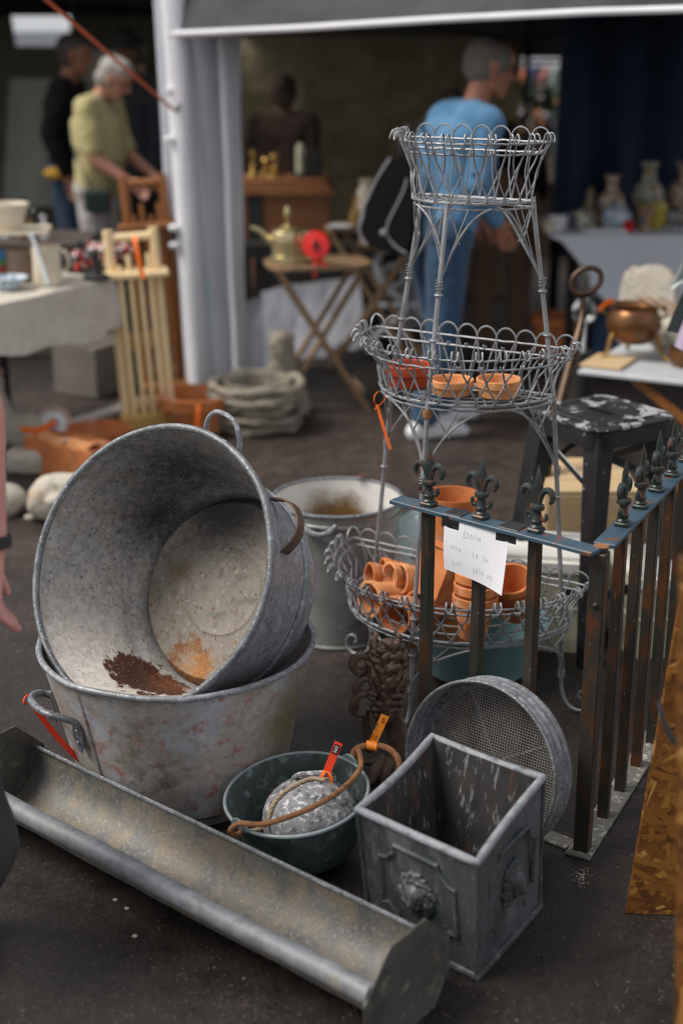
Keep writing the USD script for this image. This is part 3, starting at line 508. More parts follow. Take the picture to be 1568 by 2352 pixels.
tg_ = np.gradient(rp, axis=0); tg_ /= np.linalg.norm(tg_, axis=1, keepdims=True); s1 = np.cross(tg_, [0, 0, 1]); s1 /= np.linalg.norm(s1, axis=1, keepdims=True); s2 = np.cross(tg_, s1)
rm = []
for ph in (0, 2.09, 4.19):
    w = np.linspace(0, 62, 90) + ph; rm.append(tube(rp + (np.cos(w)[:, None] * s1 + np.sin(w)[:, None] * s2) * .0022, .0025, 6))
single('rope', cat(*rm), rope_m, 'thin twisted rope running from the grey float to the ear of the green pan', 'rope')
# red tag on the float's loop, amber tag on the pan's arm
a_ = top + V(.026, -.010, .010); b_ = a_ + V(.030, .01, .078)
tg = thing('price_tag', 'red price tag with a dark printed box fixed to the loop of the grey float', 'price tag', a_)
sd = unit(V(.9, -.25, -.30)); obj('strip', ribbon(np.linspace(a_, b_, 6), .018, sd), red_tag, tg, smooth=False)
obj('clip', cat(ribbon(spline([a_ + V(-.012, -.006, -.012), a_ + V(-.006, -.008, .008), a_ + V(.0, 0, .014)], 8), .008, sd), ribbon(spline([a_ + V(.012, -.006, -.016), a_ + V(.012, -.008, .006), a_ + V(.004, 0, .014)], 8), .008, sd)), orange_tag, tg, smooth=False)
up_ = unit(b_ - a_); nz_ = unit(np.cross(sd, up_)); nz_ = nz_ if nz_[1] < 0 else -nz_
print_box(a_ * .2 + b_ * .8 + nz_ * .001, up_, np.cross(nz_, up_), nz_, .022, .013, '563', gloss_black, paper, tg)
a_ = np.array(spline(far, 24)[9]); b_ = a_ + V(.030, -.01, .080)
tg = thing('price_tag', 'amber price tag with handwriting wrapped round the rusty arm of the green pan', 'price tag', a_)
sd = unit(V(.93, -.2, -.30)); obj('strip', ribbon(np.linspace(a_, b_, 6), .019, sd), amber_tag, tg, smooth=False)
obj('wrap', ribbon([a_ + V(0, 0, -.001) + (.0095) * (math.cos(k) * V(0, .4, 1) + math.sin(k) * V(0, -1, .4)) for k in np.linspace(0, 6.28, 16)], .024, unit(V(1, -.25, -.05))), amber_tag, tg)
up_ = unit(b_ - a_); nz_ = unit(np.cross(sd, up_)); nz_ = nz_ if nz_[1] < 0 else -nz_
STROKE = {'L': [[(0, 1), (0, 0), (.6, 0)]], 'A': [[(0, 0), (.35, 1), (.7, 0)], [(.15, .4), (.55, .4)]], 'R': [[(0, 0), (0, 1), (.5, .9), (.5, .6), (0, .5), (.6, 0)]], 'G': [[(.6, .8), (.3, 1), (0, .5), (.3, 0), (.6, .2), (.6, .45), (.35, .45)]], 'E': [[(.6, 1), (0, 1), (0, 0), (.6, 0)], [(0, .5), (.5, .5)]],
 'P': [[(0, 0), (0, 1), (.5, .9), (.5, .6), (0, .5)]], 'N': [[(0, 0), (0, 1), (.6, 0), (.6, 1)]], 'C': [[(.6, .85), (.3, 1), (0, .5), (.3, 0), (.6, .15)]], 'O': [[(.3, 1), (0, .5), (.3, 0), (.6, .5), (.3, 1)]], 'T': [[(0, 1), (.7, 1)], [(.35, 1), (.35, 0)]], 'M': [[(0, 0), (.1, .7), (.35, .2), (.6, .7), (.7, 0)]], 'm': [[(0, 0), (0, .5)], [(0, .4), (.2, .55), (.3, .4), (.3, 0)], [(.3, .4), (.5, .55), (.6, .4), (.6, 0)]],
 '£': [[(.6, .9), (.35, 1.1), (.3, .4), (.1, 0), (.65, 0)], [(.1, .5), (.5, .5)], [(.0, -.2), (.7, -.2)]], '5': [[(.6, 1), (.1, 1), (.1, .6), (.5, .55), (.5, .1), (0, 0)]], '0': [[(.3, .9), (0, .45), (.3, 0), (.6, .45), (.3, .9)]], '/': [[(0, -.1), (.5, 1.2)]], '1': [[(.2, 1), (.2, 0)]], '2': [[(0, .8), (.3, 1), (.5, .7), (0, 0), (.6, 0)]], '4': [[(.4, 0), (.4, 1), (0, .3), (.65, .3)]], '.': [[(.1, 0), (.14, .06)]], '9': [[(.5, .6), (.1, .5), (.1, .95), (.5, .95), (.45, 0)]], ' ': []}
def hand(text, o, ux, uy, nz, h, r, seed=0):
    rg = np.random.default_rng(seed); x = 0; ms = []
    for ch in text:
        dy = rg.uniform(-.06, .06); sc = rg.uniform(.9, 1.08)
        for st in STROKE[ch]:
            p = [o + ux * (x + q[0] * sc) * h + uy * (q[1] * sc + dy) * h + nz * r * .6 for q in st]
            ms.append(tube(p, r, 4))
        x += .85
    return cat(*ms)
obj('handwriting', cat(hand('LARGE COPPER', a_ - up_ * -.014 + sd * -.006 + nz_ * .0009, up_, np.cross(nz_, up_), nz_, .0048, .00035, 2), hand('PAN', a_ + up_ * .018 + sd * .004 + nz_ * .0009, up_, np.cross(nz_, up_), nz_, .0048, .00035, 3), hand('£90', a_ + up_ * .066 + sd * .003 + nz_ * .0009, up_, np.cross(nz_, up_), nz_, .006, .0006, 4)), black, tg, smooth=False)

# ---------------------------------------------------------------- lead planter
top4 = [G(1095, 1983, .278), G(1246, 1787, .285), G(992, 1692, .272), G(822, 1860, .275)]   # front, right, back, left
f0, r0 = G(1095, 2250), G(1237, 2087); l0 = V(*(np.array(top4[3])[:2] * 1.0), 0); sh = (f0 + (top4[3] - top4[0]) * .93); l0 = V(sh[0], sh[1], 0); b0 = V(*(r0 + (l0 - f0))[:2], 0)
bot4 = [f0, r0, b0, l0]
PLC = sum(bot4) / 4
t = thing('lead_planter', 'square grey lead planter with a lion mask in a panel on each face', 'planter', PLC)
ctr_t = sum(top4) / 4; ctr_b = sum(bot4) / 4; th = .010
def inset(q, c, d): return [p + unit(c - p) * d for p in q]
ti, bi = inset(top4, ctr_t, th * 1.5), inset(bot4, ctr_b, th * 1.5)
def quadgrid(a, b, c, d, n, seed, amp):     # a,b bottom; c,d top above b,a
    def fn(u, v):
        u, v = u[..., None], v[..., None]; p = (a * (1 - u) + b * u) * (1 - v) + (d * (1 - u) + c * u) * v
        nr = unit(np.cross(b - a, d - a)); w = (meshkit.fbm(p * 9 + seed, 3, seed) - .5)[..., None] * np.sin(np.pi * np.clip(u, 0, 1)) * np.sin(np.pi * np.clip(v, .0, 1))
        return p + nr * w * amp
    return grid(fn, n, n)
face_names = []
for i in range(4):
    j = (i + 1) % 4
    a_, b_, c_, d_ = bot4[i], bot4[j], top4[j], top4[i]
    m = quadgrid(a_, b_, c_, d_, 14, i, .012); fo = obj('side', m, lead, t, smooth=40)
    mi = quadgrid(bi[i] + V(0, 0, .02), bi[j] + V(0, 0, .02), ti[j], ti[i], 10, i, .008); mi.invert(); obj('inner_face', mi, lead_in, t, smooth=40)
    if i in (0, 3):      # faces seen
        nr = unit(np.cross(b_ - a_, d_ - a_)); nr = -nr if np.dot(nr, (a_ + b_) / 2 - PLC) < 0 else nr
        ux = unit(b_ - a_); uy = unit(np.cross(nr, ux)); W = np.linalg.norm((b_ - a_ + c_ - d_) / 2); Hh = np.linalg.norm(d_ - a_) * .96
        o = (a_ + b_ + c_ + d_) / 4 + nr * .002
        def q(x_, y_, z_=0): return o + ux * x_ + uy * y_ + nr * z_
        w_, h_ = W * .315, Hh * .335; c2 = .034
        line = [(-w_ + c2, h_ + .004), (w_ - c2, h_ + .004), (w_ - c2, h_ - c2 * .35), (w_ - c2 * .35, h_ - c2), (w_ + .004, h_ - c2), (w_ + .004, -h_ + c2), (w_ - c2 * .35, -h_ + c2), (w_ - c2, -h_ + c2 * .35), (w_ - c2, -h_ - .004), (-w_ + c2, -h_ - .004), (-w_ + c2, -h_ + c2 * .35), (-w_ + c2 * .35, -h_ + c2), (-w_ - .004, -h_ + c2), (-w_ - .004, h_ - c2), (-w_ + c2 * .35, h_ - c2), (-w_ + c2, h_ - c2 * .35)]
        obj('panel_moulding', cat(tube([q(x_, y_, .001) for x_, y_ in line], .0046, 8, closed=True), tube([q(x_ * .95, y_ * .95, .0) for x_, y_ in line], .0025, 6, closed=True)), lead, t)
        rg_ = np.random.default_rng(11 + i)
        ls = [[((0, .004, .004), .024), ((0, -.006, .006), .020)], [((0, .004, .016), .011), ((0, -.010, .024), .0095)], [((-.008, -.016, .016), .0085), ((.008, -.016, .016), .0085)], [((-.012, .010, .016), .007), ((.012, .010, .016), .007)], [((0, -.026, .010), .009), ((0, -.020, .012), .010)], [((-.024, .020, .006), .008), ((-.020, .014, .008), .008)], [((.024, .020, .006), .008), ((.020, .014, .008), .008)]]
        for ring, (n_, R1, r1) in enumerate(((11, .031, .0085), (14, .0415, .0085))):
            for k in range(n_):
                an = 2 * math.pi * (k + ring * .5) / n_ + rg_.uniform(-.12, .12); rr_ = R1 + rg_.uniform(-.003, .003); pz_ = .005 - ring * .0035
                q0_ = V(rr_ * .92 * math.cos(an), rr_ * 1.06 * math.sin(an), pz_); tq = V(-math.sin(an + .5), math.cos(an + .5), 0) * .006
                ls.append([(q0_ - tq, r1 * .7), (q0_ + tq, r1 * rg_.uniform(.8, 1.1))])
        lm = [chain(*ls, res=.0035, it=1)]
        L = cat(*lm); obj('lion_mask', frame(L, o, x=ux, y=uy), lead, t, smooth=True)
    obj('corner_seam', tube(np.linspace(bot4[i], top4[i], 9) + RNG.normal(0, .0008, (9, 3)), .0055, 8), lead, t)
rimp = []
for i in range(4):
    p = np.linspace(top4[i], top4[(i + 1) % 4], 12)[:-1]; sag = np.sin(np.linspace(0, np.pi, 12))[:-1]
    p = p + np.outer(sag * (.006 if i in (0, 2) else .003), unit(ctr_t - (p[0] + p[-1]) / 2)) - np.outer(sag * .003, V(0, 0, 1)); rimp.append(p)
rimp = np.vstack(rimp); obj('rim', tube(rimp, .0088, 10, closed=True), lead_edge, t)
bp = np.vstack([np.linspace(bot4[i], bot4[(i + 1) % 4], 8)[:-1] for i in range(4)]) + V(0, 0, .006); obj('base_edge', tube(PLC + (bp - PLC) * V(1.02, 1.02, 1), .0075, 8, closed=True), lead, t)
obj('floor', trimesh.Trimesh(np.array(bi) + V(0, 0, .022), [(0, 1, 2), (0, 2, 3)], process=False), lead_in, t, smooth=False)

# ---------------------------------------------------------------- railing
FCN = V(.5395, 2.789, 0); RZ = .720; DR = unit(V(.302, .593, 0)); DL = unit(V(-.423, .346, 0))
t = thing('iron_railing', 'corner section of rusty iron railing with a blue flat top bar and fleur-de-lis finials', 'railing', FCN)
LLen = .535; RLen = 1.25
bar_t = .010; bw = .048
nR = unit(np.cross([0, 0, 1], DR)); nL = unit(np.cross([0, 0, 1], DL))
mit = FCN + V(0, 0, RZ)
cf = mit - DR * .024 * 1.1 - DL * .024 * 1.1      # outer corner towards the camera
def rail(a, b, w, tk, name, m_, par=None, lab=None, bev=.0015): return obj(name, beam(a, b, w, tk, bev=bev), m_, par or t, smooth=False, label=lab)
rail(mit + DR * -.02, mit + DL * (LLen), bw, bar_t, 'top_bar', blue_rail)
rail(mit + DR * .026 + V(0, 0, .0), mit + DR * RLen, bw, bar_t, 'top_bar', blue_rail)
patchc = mit + V(0, 0, .0062)
obj('rust_patch', frame(lathe([(0, .0006), (.012, .0009), (.016, .0003), (.0165, -.001)], 18), patchc + DR * .006), rust, t)
posts = [(FCN, .034)] + [(FCN + DR * (.158 + .1385 * k), .0245) for k in range(8)] + [(FCN + DL * (.157 + .142 * k), .0245) for k in range(3)]
def fleur():
    ms = [rbox(.032, .032, .010, .003, (0, 0, .005)), lathe([(0, .009), (.0135, .009), (.015, .013), (.0115, .017), (.0125, .022), (.0135, .026), (.011, .029), (.0085, .040), (.0075, .050), (.0, .050)], 14),
          lathe([(.0, .047), (.010, .047), (.0155, .050), (.0165, .055), (.0155, .060), (.010, .063), (0, .063)], 16)]
    ms.append(m3.Manifold.hull_points(np.array([(0, 0, .152), (-.004, -.006, .120), (.004, -.006, .120), (.004, .006, .12), (-.004, .006, .12), (-.0125, 0, .100), (.0125, 0, .100), (0, .0085, .096), (0, -.0085, .096), (-.007, 0, .062), (.007, 0, .062), (0, .006, .062), (0, -.006, .062)])))
    for s in (-1, 1):
        ms.append(tube(spline([(s * .004, 0, .060), (s * .008, 0, .078), (s * .017, 0, .094), (s * .029, 0, .097), (s * .037, 0, .086), (s * .0355, 0, .074), (s * .031, 0, .0705)], 20), np.interp(np.linspace(0, 1, 20), [0, .45, .8, 1], [.0055, .0075, .0065, .0045]), 9))
        ms.append(tube(spline([(s * .006, 0, .043), (s * .013, 0, .030), (s * .021, 0, .029), (s * .0245, 0, .037), (s * .022, 0, .043)], 12), np.interp(np.linspace(0, 1, 12), [0, 1], [.0045, .0048]), 7))
    return cat(*ms)
FL = fleur()
for i, (p, w) in enumerate(posts):
    d = DL if i > 8 else DR
    po = obj('post', beam(p + V(0, 0, .004), p + V(0, 0, RZ - .0055), w, w, up=d, bev=.002), iron_bar, t, smooth=False)
    if i:
        obj('finial', frame(FL, p + V(0, 0, RZ + .005), x=d), finial_m, t)
rail(FCN + DR * -.035 + V(0, 0, .004), FCN + DR * RLen + V(0, 0, .004), .058, .006, 'base_bar', plate_m)
rail(FCN + DL * .03 + V(0, 0, .004), FCN + DL * LLen + V(0, 0, .004), .045, .006, 'base_bar', plate_m)
obj('rivet', ball(FCN + V(-.006, -.018, .60), .007, 1, (1, .6, 1)), iron_bar, t)
# the sheet of paper taped to the bar
pa = G(1034, 1187, RZ); 
px0 = mit + DL * (.376); px1 = mit + DL * (.206); fr_ = -unit(np.cross(DL, [0, 0, 1])); fr_ = fr_ if fr_[1] < 0 else -fr_
sg = thing('price_sheet', 'white sheet of paper with pencilled prices taped to the blue bar of the railing', 'sign', px0)
offs = fr_ * (bw / 2 + .004)
def sheet_fn(u, v):
    u, v = u[..., None], v[..., None]; w = px1 - px0
    return px0 + offs + w * (u * (1 - .02 * v) + .012 * v) + V(0, 0, -1) * (.002 + (.120 + .020 * u) * v) + fr_ * (.006 * np.sin(v * 2.4) + .016 * (v ** 2) * u ** 3 - .004 * np.sin(3.0 * u) * v) + w * .03 * v * v * (1 - u) * .5
obj('sheet', grid(sheet_fn, 14, 14, .0005), paper, sg, smooth=True)
ux_, uy_ = unit(px1 - px0), V(0, 0, 1)
def on_sheet(u, v): return sheet_fn(np.array(u), np.array(v)) + fr_ * .0012
def hand_sheet(text, u0, v0, hu, hv, r, seed):
    rg = np.random.default_rng(seed); x = 0; ms = []
    for ch in text:
        dy = rg.uniform(-.07, .07); sc = rg.uniform(.9, 1.1)
        for st_ in STROKE[ch]:
            pp_ = np.array(st_, float); pp_ = np.vstack([np.linspace(pp_[k], pp_[k + 1], 4)[:-1] for k in range(len(pp_) - 1)] + [pp_[-1:]])
            ms.append(tube(np.array([on_sheet(u0 + (x + q[0] * sc) * hu, v0 - (q[1] * sc + dy) * hv) - fr_ * .0006 for q in pp_]), r, 4))
        x += .85
    return cat(*ms)
obj('handwriting', cat(hand_sheet('£50/M', .30, .27, .066, .095, .00042, 5), hand_sheet('TOTAL', .10, .56, .050, .065, .00032, 6), hand_sheet('10.2m', .46, .585, .064, .085, .00034, 7), hand_sheet('LOT', .15, .85, .055, .065, .0003, 8), hand_sheet('£450.00', .47, .85, .058, .085, .00038, 9)), ink, sg, smooth=False, kind='stuff')
for u_, wd in ((-.0, .046), (.84, .052)):
    c_ = px0 + (px1 - px0) * u_
    top_ = c_ + V(0, 0, bar_t / 2 + .0012)
    bnd = [top_ - fr_ * .022, top_ + fr_ * (bw / 2 + .0005), top_ + fr_ * (bw / 2 + .0055) - V(0, 0, .004), top_ + fr_ * (bw / 2 + .0062) - V(0, 0, .030)]
    obj('tape_strip', ribbon([b + ux_ * (.02 if u_ > .5 else .016) for b in bnd], wd, ux_, .0006), tape, sg, smooth=False)

# ---------------------------------------------------------------- garden sieve
n2 = unit(V(-.61, -.75, .17)); SC = V(.303, 2.815, .194); SR = .195
if True:
    fx = unit(np.cross([0, 0, 1], n2)); 
    def sf(m): return frame(m, SC, x=fx, z=n2)
    t = thing('garden_sieve', 'round galvanised garden sieve leaning against the railing behind the lead planter', 'sieve', SC - V(0, 0, .2))
    hz = np.linspace(0, -.075, 16); hr = SR + .0016 * np.sin(hz * 260)
    obj('hoop', sf(lathe(np.vstack([np.c_[hr, hz], np.c_[hr[::-1] - .002, hz[::-1]]]), 100, True)), galv_out, t)
    obj('rim', sf(torus(SR, .0042, 110, 8)), galv, t)
    obj('inner_ring', sf(lathe([(SR - .004, -.066), (SR - .026, -.069), (SR - .026, -.071), (SR - .004, -.072)], 80)), galv, t)
    R2 = SR - .005; ms = []
    for k in np.arange(-R2 + .004, R2, .0066):
        l = math.sqrt(max(R2 * R2 - k * k, 0))
        ms += [box(.0013, 2 * l, .0013, (k, 0, -.0705)), box(2 * l, .0013, .0013, (0, k, -.0692))]
    obj('wire_mesh', sf(cat(*ms)), mesh_m, t, smooth=False, kind='stuff')
    for a_ in (.55, .55 + math.pi / 2): obj('support_wire', sf(tube([(-R2 * math.cos(a_), -R2 * math.sin(a_), -.073), (R2 * math.cos(a_), R2 * math.sin(a_), -.073)], .0028, 6)), galv, t)

# ---------------------------------------------------------------- cast lion-paw leg
base = G(890, 1770); 
t = thing('cast_iron_leg', 'brown cast iron leg with curly mane and paw standing behind the green pan', 'ornament', base)
bx = lambda x, y, z: base + V(x, y, z)
body = chain([(bx(0, 0, .30), .030), (bx(-.008, 0, .24), .034)], [(bx(-.008, 0, .24), .034), (bx(.004, .0, .17), .026)], [(bx(.004, 0, .17), .024), (bx(.022, 0, .11), .026)], [(bx(.022, 0, .11), .026), (bx(.030, -.005, .055), .036)], [(bx(.030, -.005, .055), .034), (bx(.012, -.035, .026), .026)],
             [(bx(.030, -.005, .055), .036), (bx(.052, .01, .03), .030)], res=.012)
obj('leg', lumpy(body, .0035, 60, 4), cast, t, smooth=True)
cur = []
rg = np.random.default_rng(5); mseg = [[(bx(-.002, .002, .325), .031), (bx(-.006, .002, .26), .040)], [(bx(-.006, .002, .26), .040), (bx(.0, .002, .17), .032)]]
for row in range(10):
    z_ = .345 - row * .0195; n_ = 6; w_ = (.72, .95, 1.05, 1.1, 1.15, 1.12, 1.05, 1., .92, .8)[row]
    for k in range(n_):
        a_ = -math.pi * (-.06 + 1.08 * (k + .5 * (row % 2)) / (n_ - .5)) + rg.uniform(-.3, .3); nn = V(math.cos(a_), math.sin(a_), 0); t1 = V(-math.sin(a_), math.cos(a_), 0)
        c = bx(-.005, .002, z_ + rg.uniform(-.012, .012)) + nn * .034 * w_ * rg.uniform(.9, 1.12); tl_ = rg.uniform(-.8, .8); t1 = t1 * math.cos(tl_) + V(0, 0, 1) * math.sin(tl_); sw = rg.choice([-1, 1])
        p_ = [c - t1 * sw * .013 + V(0, 0, .006), c + nn * .007 + V(0, 0, .002), c + t1 * sw * .012 + nn * .003 - V(0, 0, .008)]
        mseg += [[(p_[0], .0065), (p_[1], .0088)], [(p_[1], .0088), (p_[2], .0068)]]
cur = [lumpy(chain(*mseg, res=.005, it=2), .0015, 80, 3, 3)]
obj('mane', cat(*cur), cast, t, smooth=True)
for k, dx in enumerate((-.03, -.006, .018, .042)):
    obj('toe', chain([(bx(.012 + dx * .8, -.028, .045), .015), (bx(.002 + dx * 1.2, -.062, .028), .0165)], [(bx(.002 + dx * 1.2, -.062, .028), .0165), (bx(-.004 + dx * 1.3, -.078, .013), .011)], res=.01), cast, t, smooth=True)
scr = []
for pts, r in (([(-.045, 0, .30), (-.075, 0, .31), (-.088, 0, .285), (-.072, 0, .268), (-.060, 0, .28)], .011), ([(-.04, 0, .25), (-.07, 0, .245), (-.08, 0, .22), (-.06, 0, .21)], .011), ([(-.035, 0, .20), (-.075, 0, .205), (-.085, 0, .17), (-.055, 0, .16)], .0125), ([(-.055, .01, .165), (-.052, .01, .10), (-.042, .01, .05)], .010), ([(-.042, .01, .055), (-.075, 0, .06), (-.085, 0, .035), (-.05, -.01, .03), (0, -.02, .03)], .012)):
    scr.append(tube(spline([bx(*q) for q in pts], 18), r, 8))
obj('scrollwork', lumpy(cat(*scr), .002, 70, 2), cast, t)

# ---------------------------------------------------------------- boards at the right edge
def board(name, a, b, up, th, lab, wid, seed):
    ux = unit(b - a); nz = unit(np.cross(ux, up)); nz = nz if nz[1] > 0 else -nz
    t = thing(name, lab, 'board', a); W_ = np.linalg.norm(b - a); Hh_ = np.linalg.norm(up); uy = unit(up)
    p = np.array([a, b, b + up, a + up]); obj('panel', trimesh.convex.convex_hull(np.vstack([p, p + nz * th])), osb_m, t, smooth=False)
    rg = np.random.default_rng(seed); q = []
    for k in range(1500):      # pressed wood strands on the face
        l_, w_ = rg.uniform(.022, .052), rg.uniform(.004, .012); an = rg.normal(0, .75) if rg.random() < .75 else rg.uniform(0, 3.14)
        c_ = V(rg.uniform(.002, wid), rg.uniform(.002, Hh_ - .002)); d_ = V(math.cos(an), math.sin(an)); e_ = V(-d_[1], d_[0])
        poly = [c_ - d_ * l_ + e_ * w_ * rg.uniform(.5, 1), c_ - d_ * l_ * rg.uniform(.8, 1) - e_ * w_ * rg.uniform(.6, 1), c_ + d_ * l_ * rg.uniform(.8, 1) - e_ * w_ * rg.uniform(.5, 1), c_ + d_ * l_ + e_ * w_ * rg.uniform(.6, 1)]
        z_ = .0002 + .0000007 * k
        q.append([a + ux * np.clip(x_, 0, W_) + uy * np.clip(y_, 0, Hh_) - nz * z_ for x_, y_ in poly])
    v = np.array(q).reshape(-1, 3); k4 = np.arange(len(q)) * 4
    ws = obj('wood_strands', trimesh.Trimesh(v, np.vstack([np.stack([k4, k4 + 1, k4 + 2], 1), np.stack([k4, k4 + 2, k4 + 3], 1)]), process=False), strand_m, t, smooth=False, kind='stuff')
    UsdGeom.PrimvarsAPI(stage.GetPrimAtPath(ws)).CreatePrimvar('tone', Sdf.ValueTypeNames.FloatArray, 'vertex').Set([float(x_) for x_ in np.repeat(rg.random(len(q)), 4)])
a_ = G(1438, 2100); a_[2] = .002; b_ = a_ + V(.78, -.05, 0)
tl = Y(1570, 1335, a_[1] + .03)
board('strand_board', a_, b_, (tl - a_) * 1.22, .018, 'amber strand board leaning at the right edge, the farther of two', .26, 21)
a2 = Y(1551, 2352, 1.86); a3 = Y(1558, 1560, 1.90); dv = a3 - a2; a2 = a2 - dv * ((a2[2] - .002) / dv[2])
board('strand_board', a2, a2 + V(.8, -.12, 0), dv * (1.02 / dv[2]), .018, 'amber strand board at the right edge, the nearer of two with its cut edge showing', .22, 22)
cp = [Y(1512, 1612, 2.46), Y(1520, 1640, 2.40), Y(1540, 1690, 2.36), Y(1568, 1720, 2.33), Y(1600, 1735, 2.30)]
single('black_strap', ribbon(spline(cp, 16), .014, unit(V(.3, -.5, .8)), .002), black, 'thin black strap crossing the farther strand board', 'strap')
# ---------------------------------------------------------------- three-tier wire plant stand
SM = V(.341, 3.665); SA = .557
sd_ = V(math.cos(SA), -math.sin(SA)); sb_ = V(-math.sin(SA), -math.cos(SA))
st = thing('plant_stand', 'three-tier half-round grey wirework plant stand on scrolled feet behind the railing', 'plant stand', (SM[0], SM[1], 0))
def dpt(u, R, z):
    """a point on the D-shaped outline: u in [0, 1), the bow first, then the straight back"""
    L = math.pi * R + 2 * R; s = (u % 1.0) * L
    if s < math.pi * R:
        a = s / R; p = SM + R * (math.cos(a) * sd_ + math.sin(a) * sb_)
    else:
        p = SM + sd_ * (-R + (s - math.pi * R))
    return V(p[0], p[1], z)
def dnorm(u):
    L = math.pi + 2; s = (u % 1.0) * L
    if s < math.pi: n = math.cos(s) * sd_ + math.sin(s) * sb_
    else: n = -sb_
    return V(n[0], n[1], 0)
def ring(R, z, n=110, jit=0.): return np.array([dpt(k / n, R, z) for k in range(n)]) + RNG.normal(0, 1, (n, 3)) * jit
TIERS = [(.320, .362, .261, .370, 32), (.238, .290, .866, .991, 27), (.160, .194, 1.350, 1.493, 19)]
LAST = []
for ti, (Rf, Rr, zf, zr, N) in enumerate(TIERS):
    rw = .0030
    for dz, dR in ((0, 0), (-.026 if ti else -.018, -.012)):
        obj('rim_wire', tube(ring(Rr + dR, zr + dz, jit=.0005), rw, 6, closed=True), wire, st)
    obj('floor_hoop', tube(ring(Rf, zf, jit=.0006), .0042, 7, closed=True), wire, st)
    obj('floor_hoop', tube(ring(Rf - .004, zf - .014, jit=.0006), .003, 7, closed=True), wire, st)
    for k in range(1, 6 if ti < 2 else 4):
        f_ = 1 - k * (.165 if ti < 2 else .22)
        obj('floor_wire', tube(np.array([dpt(j / 70, Rf * f_, zf + .001) for j in range(70)]), .0024, 5, closed=True), wire, st)
    for k in range(5):
        a_ = math.pi * (k + .5) / 5; e = SM + Rf * (math.cos(a_) * sd_ + math.sin(a_) * sb_); c = SM + sd_ * Rf * .2 * math.cos(a_)
        obj('floor_spoke', tube([V(c[0], c[1], zf - .003), V(e[0], e[1], zf - .003)], .0026, 5), wire, st)
    h = zr - zf
    for i in range(N):
        u0 = (i + .5) / N; pts = []
        j = RNG.normal(0, .06, 4)
        n_ = dnorm(u0)
        for t_ in np.linspace(0, 1, 9):
            du = np.interp(t_, [0, .35, .7, 1], [1.12, .62, .24, .22]) / N
            rr_ = Rf + (Rr - Rf) * np.interp(t_, [0, .5, .8, 1], [0, .15, .62, 1]) + .002
            pts.append((u0 - du * (1 + j[0] * .4), rr_, zf + h * t_))
        up = [dpt(*q) for q in pts]; dn = [dpt(2 * u0 - q[0], q[1], q[2]) for q in pts][::-1]
        k1 = .8 + .2 * (RNG.random() - .5)
        onbow = u0 < math.pi / (math.pi + 2) - .004
        if onbow:      # hooked outwards over the rim
            tt_ = unit(np.cross([0, 0, 1], n_)); hw = .0075
            pr = [(.004, .016), (.012, .0235), (.021, .0205), (.026, .009)]
            L_ = [dpt(u0, Rr + .002, zr) - tt_ * hw * s_ for s_ in (1, -1)]
            e0_, e1_ = (L_[0], L_[1]) if np.linalg.norm(L_[0] - up[-1]) < np.linalg.norm(L_[1] - up[-1]) else (L_[1], L_[0])
            arc = [e0_ + n_ * a__ * k1 + V(0, 0, b__) for a__, b__ in pr] + [(e0_ + e1_) / 2 + n_ * .0285 * k1 + V(0, 0, .002)] + [e1_ + n_ * a__ * k1 + V(0, 0, b__) for a__, b__ in pr[::-1]]
            path = up[:-1] + [e0_ * .5 + up[-1] * .5] + arc + [e1_ * .5 + dn[0] * .5] + dn[1:]
        else:          # upright wide arches along the straight back
            fx_ = lambda q: (lambda t_: u0 - np.interp(t_, [0, .5, 1], [1.0, .72, .52]) / N)((q[2] - zf) / h)
            up = [dpt(fx_(q), q[1], q[2]) for q in pts]; dn = [dpt(2 * u0 - fx_(q), q[1], q[2]) for q in pts][::-1]
            hh = .034; w = .52 / N; arc = [dpt(u0 - w * math.cos(k), Rr + .002, zr) + V(0, 0, hh * math.sin(k)) for k in np.linspace(0, math.pi, 11)[1:-1]]
            path = up + arc + dn
        obj('wire_loop', tube(spline(np.array(path), 64), .0026 if ti < 2 else .0023, 6), wire, st)
        if RNG.random() < .75:   # the little curl that ties the loop to the lower rim wire
            c = dpt(u0, Rr - .012, zr - .022); tt = unit(np.cross([0, 0, 1], n_))
            LAST.append(tube([c + n_ * (.0045 * math.cos(k)) + V(0, 0, .005 * math.sin(k)) + tt * .0012 * k for k in np.linspace(0, 7.5, 14)], .0016, 4))
obj('tie_wire', cat(*LAST), wire, st, kind='stuff')
LEGR = lambda z: np.interp(z, [0, .26, .866, 1.35], [.300, .292, .236, .156])
